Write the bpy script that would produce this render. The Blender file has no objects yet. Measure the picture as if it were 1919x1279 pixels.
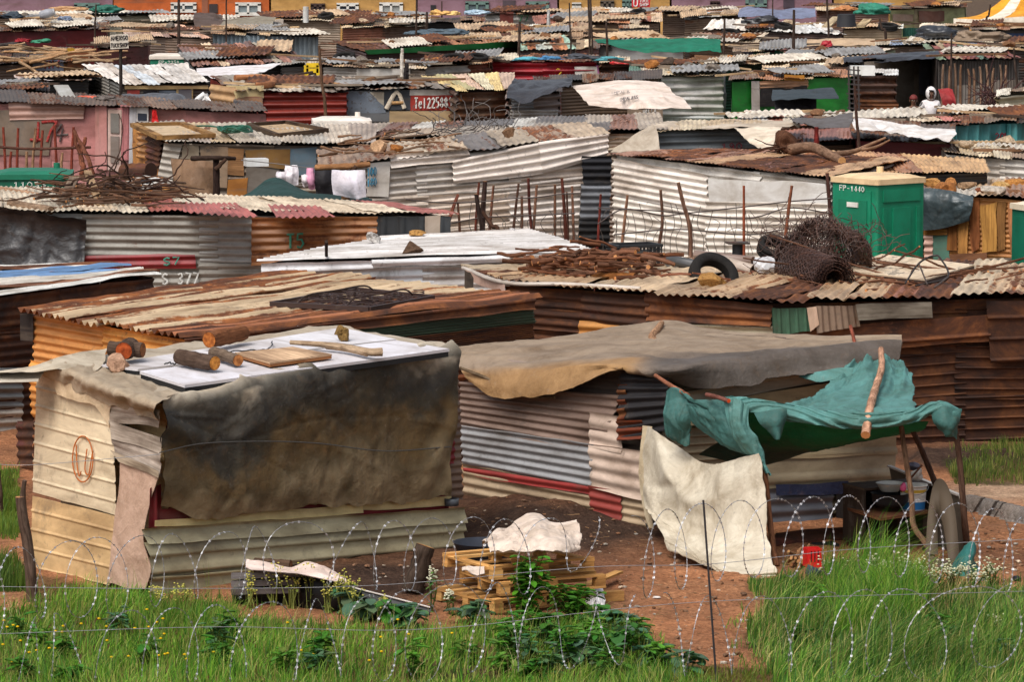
import bpy,bmesh,math,random
import numpy as np
R=random.Random(11)
NR=np.random.default_rng(11)
SC=bpy.context.scene
COL=SC.collection
# ---------------------------------------------------------------- camera geometry
FPX,CAMH=8100.0,7.4
PITCH=math.atan(869.5/FPX)
CP,SP=math.cos(PITCH),math.sin(PITCH)
CAMP=np.array((0.0,0.0,CAMH))
def ray(px,py):
 xc,yc=(px-959.5)/FPX,-(py-639.5)/FPX
 return np.array((xc,CP+yc*SP,-SP+yc*CP))
def P(px,py,d):
 r=ray(px,py);return CAMP+r*(d/r[1])
def G(px,py,z=0.0):
 r=ray(px,py);return CAMP+r*((z-CAMH)/r[2])
def ground_depth(py):return G(960,py)[1]
def depth_at(py,z):return G(960,py,z)[1]
def unit(v):return v/(np.linalg.norm(v)+1e-12)
def vec(*a):return np.array(a,float)
class Plane:
 def __init__(s,a,b,c):
  s.a=np.array(a,float);n=unit(np.cross(np.array(b)-a,np.array(c)-a))
  if np.dot(n,CAMP-s.a)<0:n=-n
  s.n=n
 def hit(s,px,py,off=0.0):
  r=ray(px,py);p0=s.a+s.n*off
  return CAMP+r*(np.dot(p0-CAMP,s.n)/np.dot(r,s.n))
  # ---------------------------------------------------------------- colour and noise
def lin(c):
 c=c/255.0
 return c/12.92 if c<=0.04045 else((c+0.055)/1.055)**2.4
def K(r,g,b,a=0.0):return(lin(r),lin(g),lin(b),a)
def jit(c,s=0.12,ra=0.08):
 k=1+R.uniform(-s,s);h=R.uniform(-s,s)*0.35
 return(max(0,c[0]*k*(1+h)),max(0,c[1]*k),max(0,c[2]*k*(1-h)),min(1,max(0,c[3]+R.uniform(-ra,ra))))
_TAB=NR.random((64,64,64))*2-1
def vnoise(p,freq=1.0,seed=0.0):
 q=np.asarray(p,float)*freq+seed*7.31+1000.0
 i=np.floor(q).astype(int);f=q-i;f=f*f*(3-2*f);i=i%64;j=(i+1)%64
 x0,y0,z0=i[...,0],i[...,1],i[...,2];x1,y1,z1=j[...,0],j[...,1],j[...,2]
 fx,fy,fz=f[...,0],f[...,1],f[...,2]
 def L(a,b,t):return a+(b-a)*t
 return L(L(L(_TAB[x0,y0,z0],_TAB[x1,y0,z0],fx),L(_TAB[x0,y1,z0],_TAB[x1,y1,z0],fx),fy),L(L(_TAB[x0,y0,z1],_TAB[x1,y0,z1],fx),L(_TAB[x0,y1,z1],_TAB[x1,y1,z1],fx),fy),fz)
def fbm(p,freq=1.0,o=3,seed=0.0):
 s=0;a=1.0
 for k in range(o):
  s=s+a*vnoise(p,freq*2**k,seed+k*3.7);a*=0.5
 return s
 # ---------------------------------------------------------------- mesh builder
class MB:
 def __init__(s):s.V=[];s.Q=[];s.T=[];s.U=[];s.C=[];s.n=0
 def add(s,V,quads=None,tris=None,uv=None,col=(0.5,0.5,0.5,0)):
  V=np.asarray(V,float).reshape(-1,3);m=len(V)
  s.V.append(V)
  if quads is not None and len(quads):s.Q.append(np.asarray(quads,int).reshape(-1,4)+s.n)
  if tris is not None and len(tris):s.T.append(np.asarray(tris,int).reshape(-1,3)+s.n)
  s.U.append(np.zeros((m,2))if uv is None else np.asarray(uv,float).reshape(-1,2))
  c=np.asarray(col,float)
  s.C.append(np.tile(c,(m,1))if c.ndim==1 else c.reshape(-1,4))
  s.n+=m
  return s
 def grid(s,A,uv=None,col=(0.5,0.5,0.5,0),wrap=False):
  nu,nv=A.shape[:2]
  I=np.arange(nu*nv).reshape(nu,nv)
  a,b=I[:-1,:-1],I[1:,:-1];c,d=I[1:,1:],I[:-1,1:]
  q=np.stack([a,b,c,d],-1).reshape(-1,4)
  if wrap:
   q2=np.stack([I[:-1,-1],I[1:,-1],I[1:,0],I[:-1,0]],-1)
   q=np.vstack([q,q2])
  return s.add(A.reshape(-1,3),q,None,uv,col)
 def box(s,c,ex,ey,ez,col,uvs=1.0):
  """c centre, ex/ey/ez half-axis vectors"""
  c,ex,ey,ez=map(lambda t:np.array(t,float),(c,ex,ey,ez))
  fs=[(ex,ey,ez),(-ex,ey,-ez),(ey,ez,ex),(-ey,ez,-ex),(ez,ex,ey),(-ez,ex,-ey)]
  o=R.uniform(0,20)
  for n,(a,b,k)in enumerate(fs):
   lu,lv=np.linalg.norm(a)*2,np.linalg.norm(b)*2
   V=[c+k-a-b,c+k+a-b,c+k+a+b,c+k-a+b]
   uv=[(0,0),(lu,0),(lu,lv),(0,lv)]
   if lv>lu:uv=[(0,0),(0,lu),(lv,lu),(lv,0)]
   s.add(V,[(0,1,2,3)],None,np.array(uv)*uvs+o+n*1.3,col)
  return s
 def bar(s,p0,p1,w,t,col,up=(0,0,1)):
  p0,p1=np.array(p0,float),np.array(p1,float);ax=(p1-p0)/2
  d=unit(ax);side=np.cross(d,up)
  if np.linalg.norm(side)<1e-3:side=np.cross(d,(1,0,0))
  side=unit(side);u=unit(np.cross(side,d))
  return s.box((p0+p1)/2,ax,side*w/2,u*t/2,col)
 def tube(s,pts,rad,col,n=7,caps=True,capcol=None):
  pts=np.asarray(pts,float);m=len(pts)
  rad=np.broadcast_to(np.asarray(rad,float),(m,))
  T=np.gradient(pts,axis=0);T/=np.linalg.norm(T,axis=1)[:,None]+1e-12
  ref=np.array((0.13,0.31,0.94));ref=ref if abs(np.dot(T[0],ref))<.9 else np.array((1.,0,0))
  A=[];x=unit(np.cross(T[0],ref))
  ang=np.arange(n)*2*math.pi/n
  L=np.concatenate([[0],np.cumsum(np.linalg.norm(np.diff(pts,axis=0),axis=1))])
  for i in range(m):
   x=unit(x-T[i]*np.dot(x,T[i]));y=np.cross(T[i],x)
   A.append(pts[i]+rad[i]*(np.cos(ang)[:,None]*x+np.sin(ang)[:,None]*y))
  A=np.array(A)
  uv=np.stack([np.repeat(L,n),np.tile(ang/6.28*rad.mean()*6.28,m)],-1)+R.uniform(0,9)
  cc=np.asarray(col,float)
  if cc.ndim==2:cc=np.repeat(cc,n,axis=0)
  s.grid(A,uv,cc,wrap=True)
  if caps:
   cc=(cc if cc.ndim==1 else cc[0])if capcol is None else capcol
   for k in(0,-1):
    ring=A[k];V=np.vstack([ring,pts[k]])
    tr=[(i,(i+1)%n,n)for i in range(n)]
    s.add(V,None,tr,np.random.rand(0,2)if False else np.zeros((n+1,2))+3.3,cc)
  return s
 def build(s,name,mat,parent=None,origin=None,smooth=True):
  me=bpy.data.meshes.new(name)
  V=np.vstack(s.V)
  o=np.zeros(3)
  if parent is not None:o=np.array(parent['_o'])
  elif origin is not None:o=np.array(origin,float)
  else:
   lo,hi=V.min(0),V.max(0);o=np.array(((lo[0]+hi[0])/2,(lo[1]+hi[1])/2,lo[2]))
  V=V-o
  Q=np.vstack(s.Q)if s.Q else np.zeros((0,4),int)
  T=np.vstack(s.T)if s.T else np.zeros((0,3),int)
  nl=len(Q)*4+len(T)*3;nf=len(Q)+len(T)
  me.vertices.add(len(V));me.vertices.foreach_set('co',V.astype(np.float32).ravel())
  me.loops.add(nl);li=np.concatenate([Q.ravel(),T.ravel()]).astype(np.int32)
  me.loops.foreach_set('vertex_index',li)
  me.polygons.add(nf)
  ls=np.concatenate([np.arange(len(Q))*4,len(Q)*4+np.arange(len(T))*3]).astype(np.int32)
  me.polygons.foreach_set('loop_start',ls)
  me.polygons.foreach_set('use_smooth',np.full(nf,bool(smooth)))
  uvl=me.uv_layers.new(name='UVMap');uvl.data.foreach_set('uv',np.vstack(s.U)[li].astype(np.float32).ravel())
  ca=me.attributes.new('tint','FLOAT_COLOR','POINT')
  ca.data.foreach_set('color',np.vstack(s.C).astype(np.float32).ravel())
  me.update(calc_edges=True)
  me.materials.append(mat)
  ob=bpy.data.objects.new(name,me);COL.objects.link(ob)
  ob['_o']=[float(t)for t in o]
  if parent is not None:ob.parent=parent
  else:ob.location=o
  return ob
def tag(o,label,cat,group=None,kind=None):
 if label:o['label']=label
 if cat:o['category']=cat
 if group:o['group']=group
 if kind:o['kind']=kind
 return o
def thing(name,label,cat,loc,group=None):
 o=bpy.data.objects.new(name,None);COL.objects.link(o);o.empty_display_size=0.2
 o.location=[float(t)for t in loc];o['_o']=[float(t)for t in loc]
 return tag(o,label,cat,group)
def setting(o):o['kind']='structure';return o
# ---------------------------------------------------------------- procedural materials
class NT:
 def __init__(s,name):
  s.m=bpy.data.materials.new(name);s.m.use_nodes=True;s.t=s.m.node_tree;s.t.nodes.clear()
  s.out=s.t.nodes.new('ShaderNodeOutputMaterial');s.b=s.n('ShaderNodeBsdfPrincipled')
  s.t.links.new(s.b.outputs[0],s.out.inputs[0])
 def n(s,typ,**kw):
  nd=s.t.nodes.new(typ)
  for k,v in kw.items():setattr(nd,k,v)
  return nd
 def set(s,sock,v):
  if isinstance(v,bpy.types.NodeSocket):s.t.links.new(v,sock)
  else:sock.default_value=v
 def noise(s,vec_,scale,detail=4,rough=0.6,dist=0.0):
  nd=s.n('ShaderNodeTexNoise');s.set(nd.inputs['Vector'],vec_)
  nd.inputs['Scale'].default_value=scale;nd.inputs['Detail'].default_value=detail
  nd.inputs['Roughness'].default_value=rough;nd.inputs['Distortion'].default_value=dist
  return nd.outputs['Fac']
 def math(s,op,a,b=0.0,c=0.0,clamp=False):
  nd=s.n('ShaderNodeMath',operation=op,use_clamp=clamp)
  s.set(nd.inputs[0],a);s.set(nd.inputs[1],b);s.set(nd.inputs[2],c);return nd.outputs[0]
 def remap(s,v,a,b,c=0.0,d=1.0):
  nd=s.n('ShaderNodeMapRange');s.set(nd.inputs[0],v)
  for i,t in enumerate((a,b,c,d)):s.set(nd.inputs[i+1],t)
  return nd.outputs[0]
 def mix(s,f,a,b,typ='MIX'):
  nd=s.n('ShaderNodeMix',data_type='RGBA',blend_type=typ);s.set(nd.inputs[0],f)
  s.set(nd.inputs[6],a);s.set(nd.inputs[7],b);return nd.outputs[2]
 def vmul(s,v,k):
  nd=s.n('ShaderNodeVectorMath',operation='MULTIPLY');s.set(nd.inputs[0],v);nd.inputs[1].default_value=k
  return nd.outputs[0]
 def tint(s):
  nd=s.n('ShaderNodeAttribute');nd.attribute_name='tint';return nd.outputs['Color'],nd.outputs['Alpha']
 def uv(s):return s.n('ShaderNodeTexCoord').outputs['UV']
 def obj(s):return s.n('ShaderNodeTexCoord').outputs['Object']
 def rnd(s):return s.n('ShaderNodeObjectInfo').outputs['Random']
 def bump(s,h,st,dist=0.02):
  nd=s.n('ShaderNodeBump');nd.inputs['Strength'].default_value=st;nd.inputs['Distance'].default_value=dist
  s.set(nd.inputs['Height'],h);s.t.links.new(nd.outputs[0],s.b.inputs['Normal'])
 def fin(s,col,rough,metal=0.0,spec=0.4):
  s.set(s.b.inputs['Base Color'],col);s.set(s.b.inputs['Roughness'],rough)
  s.set(s.b.inputs['Metallic'],metal);s.set(s.b.inputs['Specular IOR Level'],spec);return s.m
def RGB(r,g,b):return(r,g,b,1)
def uv3(t,sc):
 return t.vmul(t.uv(),(sc[0],sc[1],1))
def mk_tin():
 t=NT('sheet_metal');c,a=t.tint()
 long_=t.noise(uv3(t,(0.32,5.0)),1.0,7,0.66,0.4)
 blot=t.noise(uv3(t,(1.3,1.3)),1.0,7,0.68,0.3)
 fine=t.noise(uv3(t,(9,9)),1.0,5,0.7)
 m=t.math('ADD',t.math('MULTIPLY',long_,0.50),t.math('MULTIPLY',blot,0.34))
 m=t.math('ADD',m,t.math('MULTIPLY',fine,0.15))
 thr=t.remap(a,0,1,0.70,0.32)
 mask=t.remap(t.math('SUBTRACT',m,thr),-0.015,0.035)
 mask=t.math('MULTIPLY',mask,t.remap(a,0.02,0.2))
 r1=t.noise(uv3(t,(1.3,2.4)),1.0,8,0.72,0.5)
 cr=t.n('ShaderNodeValToRGB');e=cr.color_ramp.elements
 e[0].position=0.32;e[0].color=RGB(0.032,0.014,0.009);e[1].position=0.76;e[1].color=RGB(0.44,0.17,0.045)
 x=e.new(0.48);x.color=RGB(0.115,0.037,0.013);x=e.new(0.60);x.color=RGB(0.25,0.082,0.021)
 t.set(cr.inputs[0],r1)
 dirt=t.noise(uv3(t,(0.8,2.2)),1.0,6,0.65,0.3)
 base=t.mix(1.0,c,t.mix(t.remap(dirt,0.32,0.62),RGB(0.46,0.41,0.36),RGB(1.08,1.07,1.05)),'MULTIPLY')
 grime=t.noise(uv3(t,(2.6,2.0)),1.0,8,0.75,0.8)
 base=t.mix(t.remap(grime,0.56,0.70,0,0.5),base,RGB(0.11,0.085,0.065))
 base=t.mix(t.remap(fine,0.60,0.72,0,0.6),base,RGB(0.08,0.06,0.045))
 bw=t.n('ShaderNodeRGBToBW');t.set(bw.inputs[0],c);rk=t.remap(bw.outputs[0],0.01,0.30,0.36,1.25)
 cmb=t.n('ShaderNodeCombineColor');[t.set(cmb.inputs[i],rk)for i in range(3)]
 col=t.mix(mask,base,t.mix(1.0,cr.outputs[0],cmb.outputs[0],'MULTIPLY'))
 t.bump(t.math('ADD',blot,t.math('MULTIPLY',fine,0.3)),0.35,0.02)
 return t.fin(col,t.remap(mask,0,1,0.5,0.85),0.0,0.45)
def mk_wood():
 t=NT('weathered_wood');c,a=t.tint()
 g=t.noise(uv3(t,(1.6,34)),1.0,5,0.65,0.4)
 s=t.noise(uv3(t,(1.2,3.0)),1.0,5,0.6,0.3)
 k=t.mix(t.remap(g,0.3,0.7),RGB(0.52,0.47,0.42),RGB(1.12,1.1,1.06))
 k2=t.mix(t.remap(s,0.36,0.6),RGB(0.42,0.37,0.33),RGB(1.06,1.04,1.0))
 col=t.mix(1.0,t.mix(1.0,c,k,'MULTIPLY'),k2,'MULTIPLY')
 t.bump(g,0.35,0.008);return t.fin(col,0.8,0,0.25)
def mk_board():
 t=NT('painted_board');c,a=t.tint()
 s=t.noise(uv3(t,(1.1,1.6)),1.0,7,0.66,0.5);f=t.noise(uv3(t,(7,7)),1.0,5,0.7)
 drip=t.noise(uv3(t,(0.5,5)),1.0,5,0.6,0.3)
 base=t.mix(1.0,c,t.mix(t.remap(s,0.32,0.6),RGB(0.62,0.56,0.5),RGB(1.04,1.03,1.02)),'MULTIPLY')
 base=t.mix(t.remap(drip,0.55,0.72,0,0.45),base,RGB(0.16,0.12,0.085))
 peel=t.math('MULTIPLY',t.remap(t.math('ADD',t.math('MULTIPLY',s,0.6),t.math('MULTIPLY',f,0.4)),0.54,0.58),a)
 col=t.mix(peel,base,RGB(0.12,0.10,0.085))
 t.bump(t.math('ADD',s,t.math('MULTIPLY',f,0.4)),0.3,0.012);return t.fin(col,0.7,0,0.3)
def mk_cloth(name='tarpaulin_cloth',spec=0.3,rough=0.65):
 t=NT(name);c,a=t.tint()
 s=t.noise(t.obj(),1.7,8,0.72,0.6);w=t.noise(t.obj(),6.0,6,0.65,1.2);f=t.noise(t.obj(),34,3,0.6);rg=t.noise(t.obj(),2.6,3,0.5,0.5);r2=t.noise(t.obj(),7.0,3,0.5,0.4)
 rid=t.math('ADD',t.math('ABSOLUTE',t.math('SUBTRACT',rg,0.5)),t.math('MULTIPLY',t.math('ABSOLUTE',t.math('SUBTRACT',r2,0.5)),0.5))
 base=t.mix(1.0,c,t.mix(t.remap(s,0.33,0.6),RGB(0.62,0.56,0.49),RGB(1.08,1.06,1.04)),'MULTIPLY')
 st=t.math('MULTIPLY',t.remap(w,0.54,0.68),a)
 col=t.mix(t.math('MULTIPLY',st,0.6),base,RGB(0.17,0.09,0.035))
 sc=t.noise(t.obj(),11,7,0.75,0.5);col=t.mix(t.remap(sc,0.57,0.70,0,0.2),col,t.mix(0.55,c,RGB(0.5,0.47,0.42)));col=t.mix(t.remap(sc,0.42,0.30,0,0.28),col,RGB(0.03,0.025,0.02))
 t.bump(t.math('ADD',t.math('ADD',t.math('MULTIPLY',rid,-2.2),t.math('MULTIPLY',w,0.4)),t.math('MULTIPLY',f,0.2)),0.30,0.05);return t.fin(col,rough,0,spec)
def mk_plain():
 t=NT('moulded_plastic');c,a=t.tint()
 s=t.noise(t.obj(),3.0,5,0.6);f=t.noise(t.obj(),26,4,0.7)
 col=t.mix(1.0,c,t.mix(t.remap(s,0.3,0.65),RGB(0.74,0.72,0.68),RGB(1.05,1.05,1.05)),'MULTIPLY')
 col=t.mix(t.remap(f,0.6,0.75,0,0.35),col,RGB(0.12,0.10,0.08))
 t.bump(f,0.1,0.004);return t.fin(col,t.remap(a,0,1,0.42,0.9),0,0.4)
def mk_earthy(name,sc,k0,k1,st,dist):
 t=NT(name);c,a=t.tint()
 s=t.noise(t.obj(),sc,6,0.68,0.5);f=t.noise(t.obj(),sc*6,5,0.7)
 col=t.mix(1.0,c,t.mix(t.remap(s,0.32,0.64),RGB(*k0),RGB(*k1)),'MULTIPLY')
 col=t.mix(1.0,col,t.mix(t.remap(f,0.35,0.65),RGB(0.6,0.58,0.55),RGB(1.1,1.1,1.1)),'MULTIPLY')
 t.bump(t.math('ADD',s,t.math('MULTIPLY',f,0.5)),st,dist);return t.fin(col,0.9,0,0.2)
def mk_bark():
 t=NT('rough_bark');c,a=t.tint()
 g=t.noise(uv3(t,(4,26)),1.0,5,0.7,0.8);s=t.noise(t.obj(),6,4,0.6)
 col=t.mix(1.0,c,t.mix(t.remap(g,0.34,0.62),RGB(0.35,0.31,0.28),RGB(1.15,1.1,1.05)),'MULTIPLY')
 col=t.mix(1.0,col,t.mix(t.remap(s,0.3,0.6),RGB(0.65,0.6,0.56),RGB(1.08,1.08,1.08)),'MULTIPLY')
 t.bump(g,0.7,0.02);return t.fin(col,0.9,0,0.15)
def mk_cut():
 t=NT('sawn_wood_end');c,a=t.tint()
 w=t.n('ShaderNodeTexNoise');t.set(w.inputs['Vector'],t.obj());w.inputs['Scale'].default_value=22;w.inputs['Detail'].default_value=5
 col=t.mix(1.0,c,t.mix(t.remap(w.outputs['Fac'],0.35,0.65),RGB(0.5,0.42,0.36),RGB(1.1,1.08,1.04)),'MULTIPLY')
 return t.fin(col,0.8,0,0.2)
def mk_leaf():
 t=NT('green_blades');c,a=t.tint()
 s=t.noise(t.obj(),2.2,4,0.6)
 col=t.mix(1.0,c,t.mix(t.remap(s,0.3,0.66),RGB(0.68,0.74,0.6),RGB(1.22,1.14,1.0)),'MULTIPLY')
 t.fin(col,0.55,0,0.25)
 tr=t.n('ShaderNodeBsdfTranslucent');t.set(tr.inputs[0],col)
 mx=t.n('ShaderNodeMixShader');mx.inputs[0].default_value=0.3
 t.t.links.new(t.b.outputs[0],mx.inputs[1]);t.t.links.new(tr.outputs[0],mx.inputs[2]);t.t.links.new(mx.outputs[0],t.out.inputs[0])
 return t.m
def mk_wire():
 t=NT('galvanised_wire');c,a=t.tint();return t.fin(c,0.4,t.remap(a,0,1,0.0,0.75),0.5)
def mk_glass():
 t=NT('window_glass');c,a=t.tint();return t.fin(c,0.12,0,0.6)
def mk_paint():
 t=NT('brushed_paint');c,a=t.tint()
 f=t.noise(t.obj(),22,4,0.7)
 return t.fin(t.mix(t.remap(f,0.50,0.64,0,0.55),c,RGB(0.22,0.17,0.13)),0.7,0,0.3)
def mk_blocks():
 t=NT('cement_blocks');c,a=t.tint()
 b=t.n('ShaderNodeTexBrick');t.set(b.inputs['Vector'],t.uv());b.inputs['Scale'].default_value=2.4
 b.inputs['Color1'].default_value=RGB(.95,.9,.85);b.inputs['Color2'].default_value=RGB(.7,.64,.6);b.inputs['Mortar'].default_value=RGB(.35,.32,.3)
 b.inputs['Mortar Size'].default_value=0.03
 s=t.noise(t.uv(),3.0,6,0.7)
 col=t.mix(1.0,t.mix(1.0,c,b.outputs[0],'MULTIPLY'),t.mix(t.remap(s,.3,.65),RGB(.6,.56,.52),RGB(1.1,1.1,1.1)),'MULTIPLY')
 t.bump(b.outputs['Fac'],-0.6,0.01);return t.fin(col,0.9,0,0.2)
TIN,WOOD,BOARD,CLOTH,PLAIN=mk_tin(),mk_wood(),mk_board(),mk_cloth(),mk_plain()
ROCK=mk_earthy('rough_stone',5,(.5,.45,.4),(1.15,1.1,1.05),0.8,0.05)
BARK,CUT,LEAF,WIRE,GLASS,PAINT,BLOCKS=mk_bark(),mk_cut(),mk_leaf(),mk_wire(),mk_glass(),mk_paint(),mk_blocks()
PLASTICTARP=mk_cloth('black_plastic_film',0.6,0.38)
RUBBER=mk_earthy('old_rubber',14,(.7,.7,.7),(1.15,1.13,1.1),0.4,0.01)
# ---------------------------------------------------------------- sheets, walls, roofs
def pitch_for(d,want):
 return max(want,2.1/(FPX/d*0.5336))
def profile(w,p,style):
 if style=='corr':return np.sin(2*math.pi*w/p)
 if style=='ibr':
  f=np.abs(((w/p)%1.0)-0.5)*2
  return np.clip((f-0.62)/0.16,0,1)*2-1
 if style=='rib':
  f=np.abs(((w/p)%1.0)-0.5)*2
  return np.clip((f-0.84)/0.07,0,1)*2-1
 if style=='lap':return((w/p)%1.0)*2-1
 return np.zeros_like(w)
def sheet(mb,a,b,c,d,col,style='corr',run='u',pitch=0.085,amp=0.012,warp=0.02,rag=0.02,far=None,off=0.0,up=None,bow=0.0,valley=0.0):
 """quad a(u0v0) b(u1v0) c(u1v1) d(u0v1); ridges run along `run`"""
 a,b,c,d=[np.array(t,float)for t in(a,b,c,d)]
 if run=='v':a,b,c,d=a,d,c,b
 n=unit(np.cross(b-a,d-a)+np.cross(c-b,a-b)*0)
 ref=(CAMP-a)if up is None else np.array(up,float)
 if np.dot(n,ref)<0:n=-n
 Lu=(np.linalg.norm(b-a)+np.linalg.norm(c-d))/2;Lv=(np.linalg.norm(d-a)+np.linalg.norm(c-b))/2
 if style=='flat':
  nv=max(2,min(30,int(Lv/0.25)+2))
 else:
  seg={'corr':8,'ibr':14,'lap':8,'rib':26}[style]
  if far is not None and far>75:seg={'corr':6,'ibr':10,'lap':6,'rib':18}[style]
  nv=max(3,int(Lv/pitch*seg)+2)
 nu=max(3,min(24,int(Lu/0.22)+2))
 u=np.linspace(0,1,nu)[:,None];v=np.linspace(0,1,nv)[None,:]
 ph=R.uniform(0,pitch)
 A=(a*((1-u)*(1-v))[...,None]+b*(u*(1-v))[...,None]+c*(u*v)[...,None]+d*((1-u)*v)[...,None])
 w=v*Lv+np.zeros_like(u)
 sd=R.uniform(0,50)
 h=profile(w+ph,pitch,style)*amp
 if warp:h=h+warp*fbm(A,0.9,3,sd)+warp*0.5*vnoise(A,3.1,sd)
 if bow:h=h+bow*(4*u*(1-u))
 A=A+n*(h+off)[...,None]
 if rag:
  eu=unit((b-a)+(c-d));ev=unit((d-a)+(c-b))
  vv=np.stack([v[0]*Lv,v[0]*0+sd,v[0]*0],-1);uu=np.stack([u[:,0]*Lu,u[:,0]*0+sd+5,u[:,0]*0],-1)
  A[0]+=eu*(rag*(fbm(vv,2.2,3,sd)))[:,None];A[-1]+=eu*(rag*fbm(vv,2.2,3,sd+9))[:,None]
  A[:,0]+=ev*(rag*0.7*fbm(uu,2.0,3,sd+2))[:,None];A[:,-1]+=ev*(rag*0.7*fbm(uu,2.0,3,sd+4))[:,None]
 o=R.uniform(0,60,),R.uniform(0,60)
 uv=np.stack([u*Lu+0*v+o[0],w+o[1]],-1)
 if valley and style!='flat':
  cc=np.tile(np.array(col,float),(nu*nv,1));cc[:,3]=np.clip(cc[:,3]-valley*.4*profile(w+ph,pitch,style).ravel()+valley*1.5*vnoise(np.stack([w*5.5,w*0+sd,w*0],-1),1.0,sd).ravel(),0,1);col=cc
 mb.grid(A,uv,col)
 return A
def pick(pal):
 t=sum(w for w,_ in pal);x=R.uniform(0,t)
 for w,c in pal:
  x-=w
  if x<=0:return c
 return pal[-1][1]
def PAL(*cs):return[(1,c)for c in cs]
def wall_mesh(tl,tr,z0,pal,style='corr',run='u',rows=None,cols=None,pitch=0.085,amp=0.012,warp=0.02,tilt=0.02,out=None,bl=None,br=None):
 """a wall of overlapping sheets between two top points, down to z0"""
 mb=MB();tl,tr=np.array(tl,float),np.array(tr,float)
 bl=np.array((tl[0],tl[1],z0))if bl is None else np.array(bl,float)
 br=np.array((tr[0],tr[1],z0))if br is None else np.array(br,float)
 L=np.linalg.norm(tr-tl);h=max(tl[2],tr[2])-z0
 rows=rows or max(1,round(h/0.8));cols=cols or max(1,round(L/1.9))
 dist=(tl[1]+tr[1])/2;far=dist;pitch=pitch_for(dist,pitch)
 ref=out if out is not None else CAMP-tl
 def W(u,v):return(tl*(1-u)+tr*u)*(1-v)+(bl*(1-u)+br*u)*v
 for r in range(rows):
  for cidx in range(cols):
   u0,u1=cidx/cols,(cidx+1)/cols;v0,v1=r/rows,(r+1)/rows
   ov=0.02
   e=R.uniform(-tilt,tilt)
   uu0,uu1=max(0,u0-ov*(cidx>0)),min(1,u1+ov*(cidx<cols-1))
   vv1=min(1,v1+0.04)
   a,b,c,d=W(uu0,v0+e*(r>0)),W(uu1,v0-e*(r>0)),W(uu1,vv1-e*(r<rows-1)),W(uu0,vv1+e*(r<rows-1))
   sheet(mb,a,b,c,d,jit(pick(pal),0.14,0.1),style,run,pitch,amp*pitch/0.085 if far>75 else amp,warp,0.02,far,off=0.012*((cidx+r)%2)+0.006*r+R.uniform(0,.004),up=ref)
 return mb
def roof_mesh(fl,fr,br,bl,pal,style='corr',n=None,pitch=0.085,amp=0.013,over=0.12,warp=0.03,run='v',rows=1,valley=0.08):
 """overlapping roof sheets; ridges run from front to back (run='v') or across (run='u')"""
 mb=MB();fl,fr,br,bl=[np.array(t,float)for t in(fl,fr,br,bl)]
 if run=='u':fl,fr,br,bl=fl,bl,br,fr
 L=(np.linalg.norm(fr-fl)+np.linalg.norm(br-bl))/2
 n=n or max(2,round(L/0.75));dist=(fl[1]+fr[1])/2;pitch2=pitch_for(dist,pitch)
 def W(u,v):return(fl*(1-u)+fr*u)*(1-v)+(bl*(1-u)+br*u)*v
 D=(np.linalg.norm(bl-fl)+np.linalg.norm(br-fr))/2
 for k in range(n):
  for r in range(rows):
   u0,u1=(k-0.03)/n,(k+1.05)/n
   v0=r/rows-(0.03 if r else 0)-(over/D)*(r==0)*R.uniform(0.4,1.5)
   v1=(r+1)/rows+(over/D)*(r==rows-1)*R.uniform(0.2,1.2)
   s=R.uniform(-0.012,0.012)
   sheet(mb,W(u0+s,v0),W(u1+s,v0),W(u1-s,v1),W(u0-s,v1),jit(pick(pal),0.13 if dist<90 else 0.26,0.12 if dist<90 else .2),style,'v',pitch2,amp*(pitch2/pitch)**0.4,warp,0.025,dist,off=0.012*(k%2)+0.02*(rows-r)+R.uniform(0,0.01),up=(0,0,1),valley=valley)
 return mb
class Shack:pass
SHACKS=[]
def shack(label,short,roof,walls,roofpal,name='tin_shack',cat='shack',group='tin shacks of the settlement',rstyle='corr',rrun='v',rpitch=0.085,ramp=0.013,rn=None,rrows=1,inset=0.10,wstyle='corr',wrun='u',over=0.12,rwarp=0.03,wpitch=0.085,wamp=0.012,rows=None,cols=None,wwarp=0.02,valley=0.08):
 """roof: FL, FR, BR, BL as (px, py, depth) or world points; walls: palettes for front, left, right"""
 s=Shack();s.label=label;s.short=short
 q=[P(*t)if not isinstance(t,np.ndarray)else t for t in roof]
 s.roof=q;c=sum(q)/4
 s.root=thing(name,label,cat,(c[0],c[1],0),group)
 cen=np.array((c[0],c[1],0))
 w=[]
 for t in q:
  dv=cen-np.array((t[0],t[1],0));t2=t+dv/np.linalg.norm(dv)*inset;w.append(t2-np.array((0,0,0.03)))
 s.w=w
 fl,fr,br,bl=w
 if isinstance(walls,list):walls=dict(front=walls)
 dk=walls.get('back',walls.get('front'))
 s.planes={}
 for key,(a,b)in dict(front=(fl,fr),left=(bl,fl),right=(fr,br),back=(br,bl)).items():
  pal=walls.get(key,dk)
  mid=(a+b)/2;out=mid-c;out[2]=0
  s.planes[key]=Plane(a,b,a-np.array((0,0,1.0)))
  if key in('front','left','right'):
   vis=np.dot(out,CAMP-mid)>0
  else:vis=False
  st=walls.get('style_'+key,wstyle)
  m=wall_mesh(a,b,-0.03,pal,st if vis else 'flat',walls.get('run_'+key,wrun),rows,cols,wpitch,wamp,wwarp,out=out)
  m.build({'front':'front_wall','back':'back_wall'}.get(key,'side_wall'),walls.get('mat_'+key,TIN),s.root)
 if roofpal:
  s.roofob=roof_mesh(*q,roofpal,rstyle,rn,rpitch,ramp,over,rwarp,rrun,rrows,valley).build('roof',TIN,s.root)
 s.rp=Plane(q[0],q[1],(q[2]+q[3])/2)
 SHACKS.append(s)
 return s
def on_roof(s,px,py,off=0.02):return s.rp.hit(px,py,off)
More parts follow.
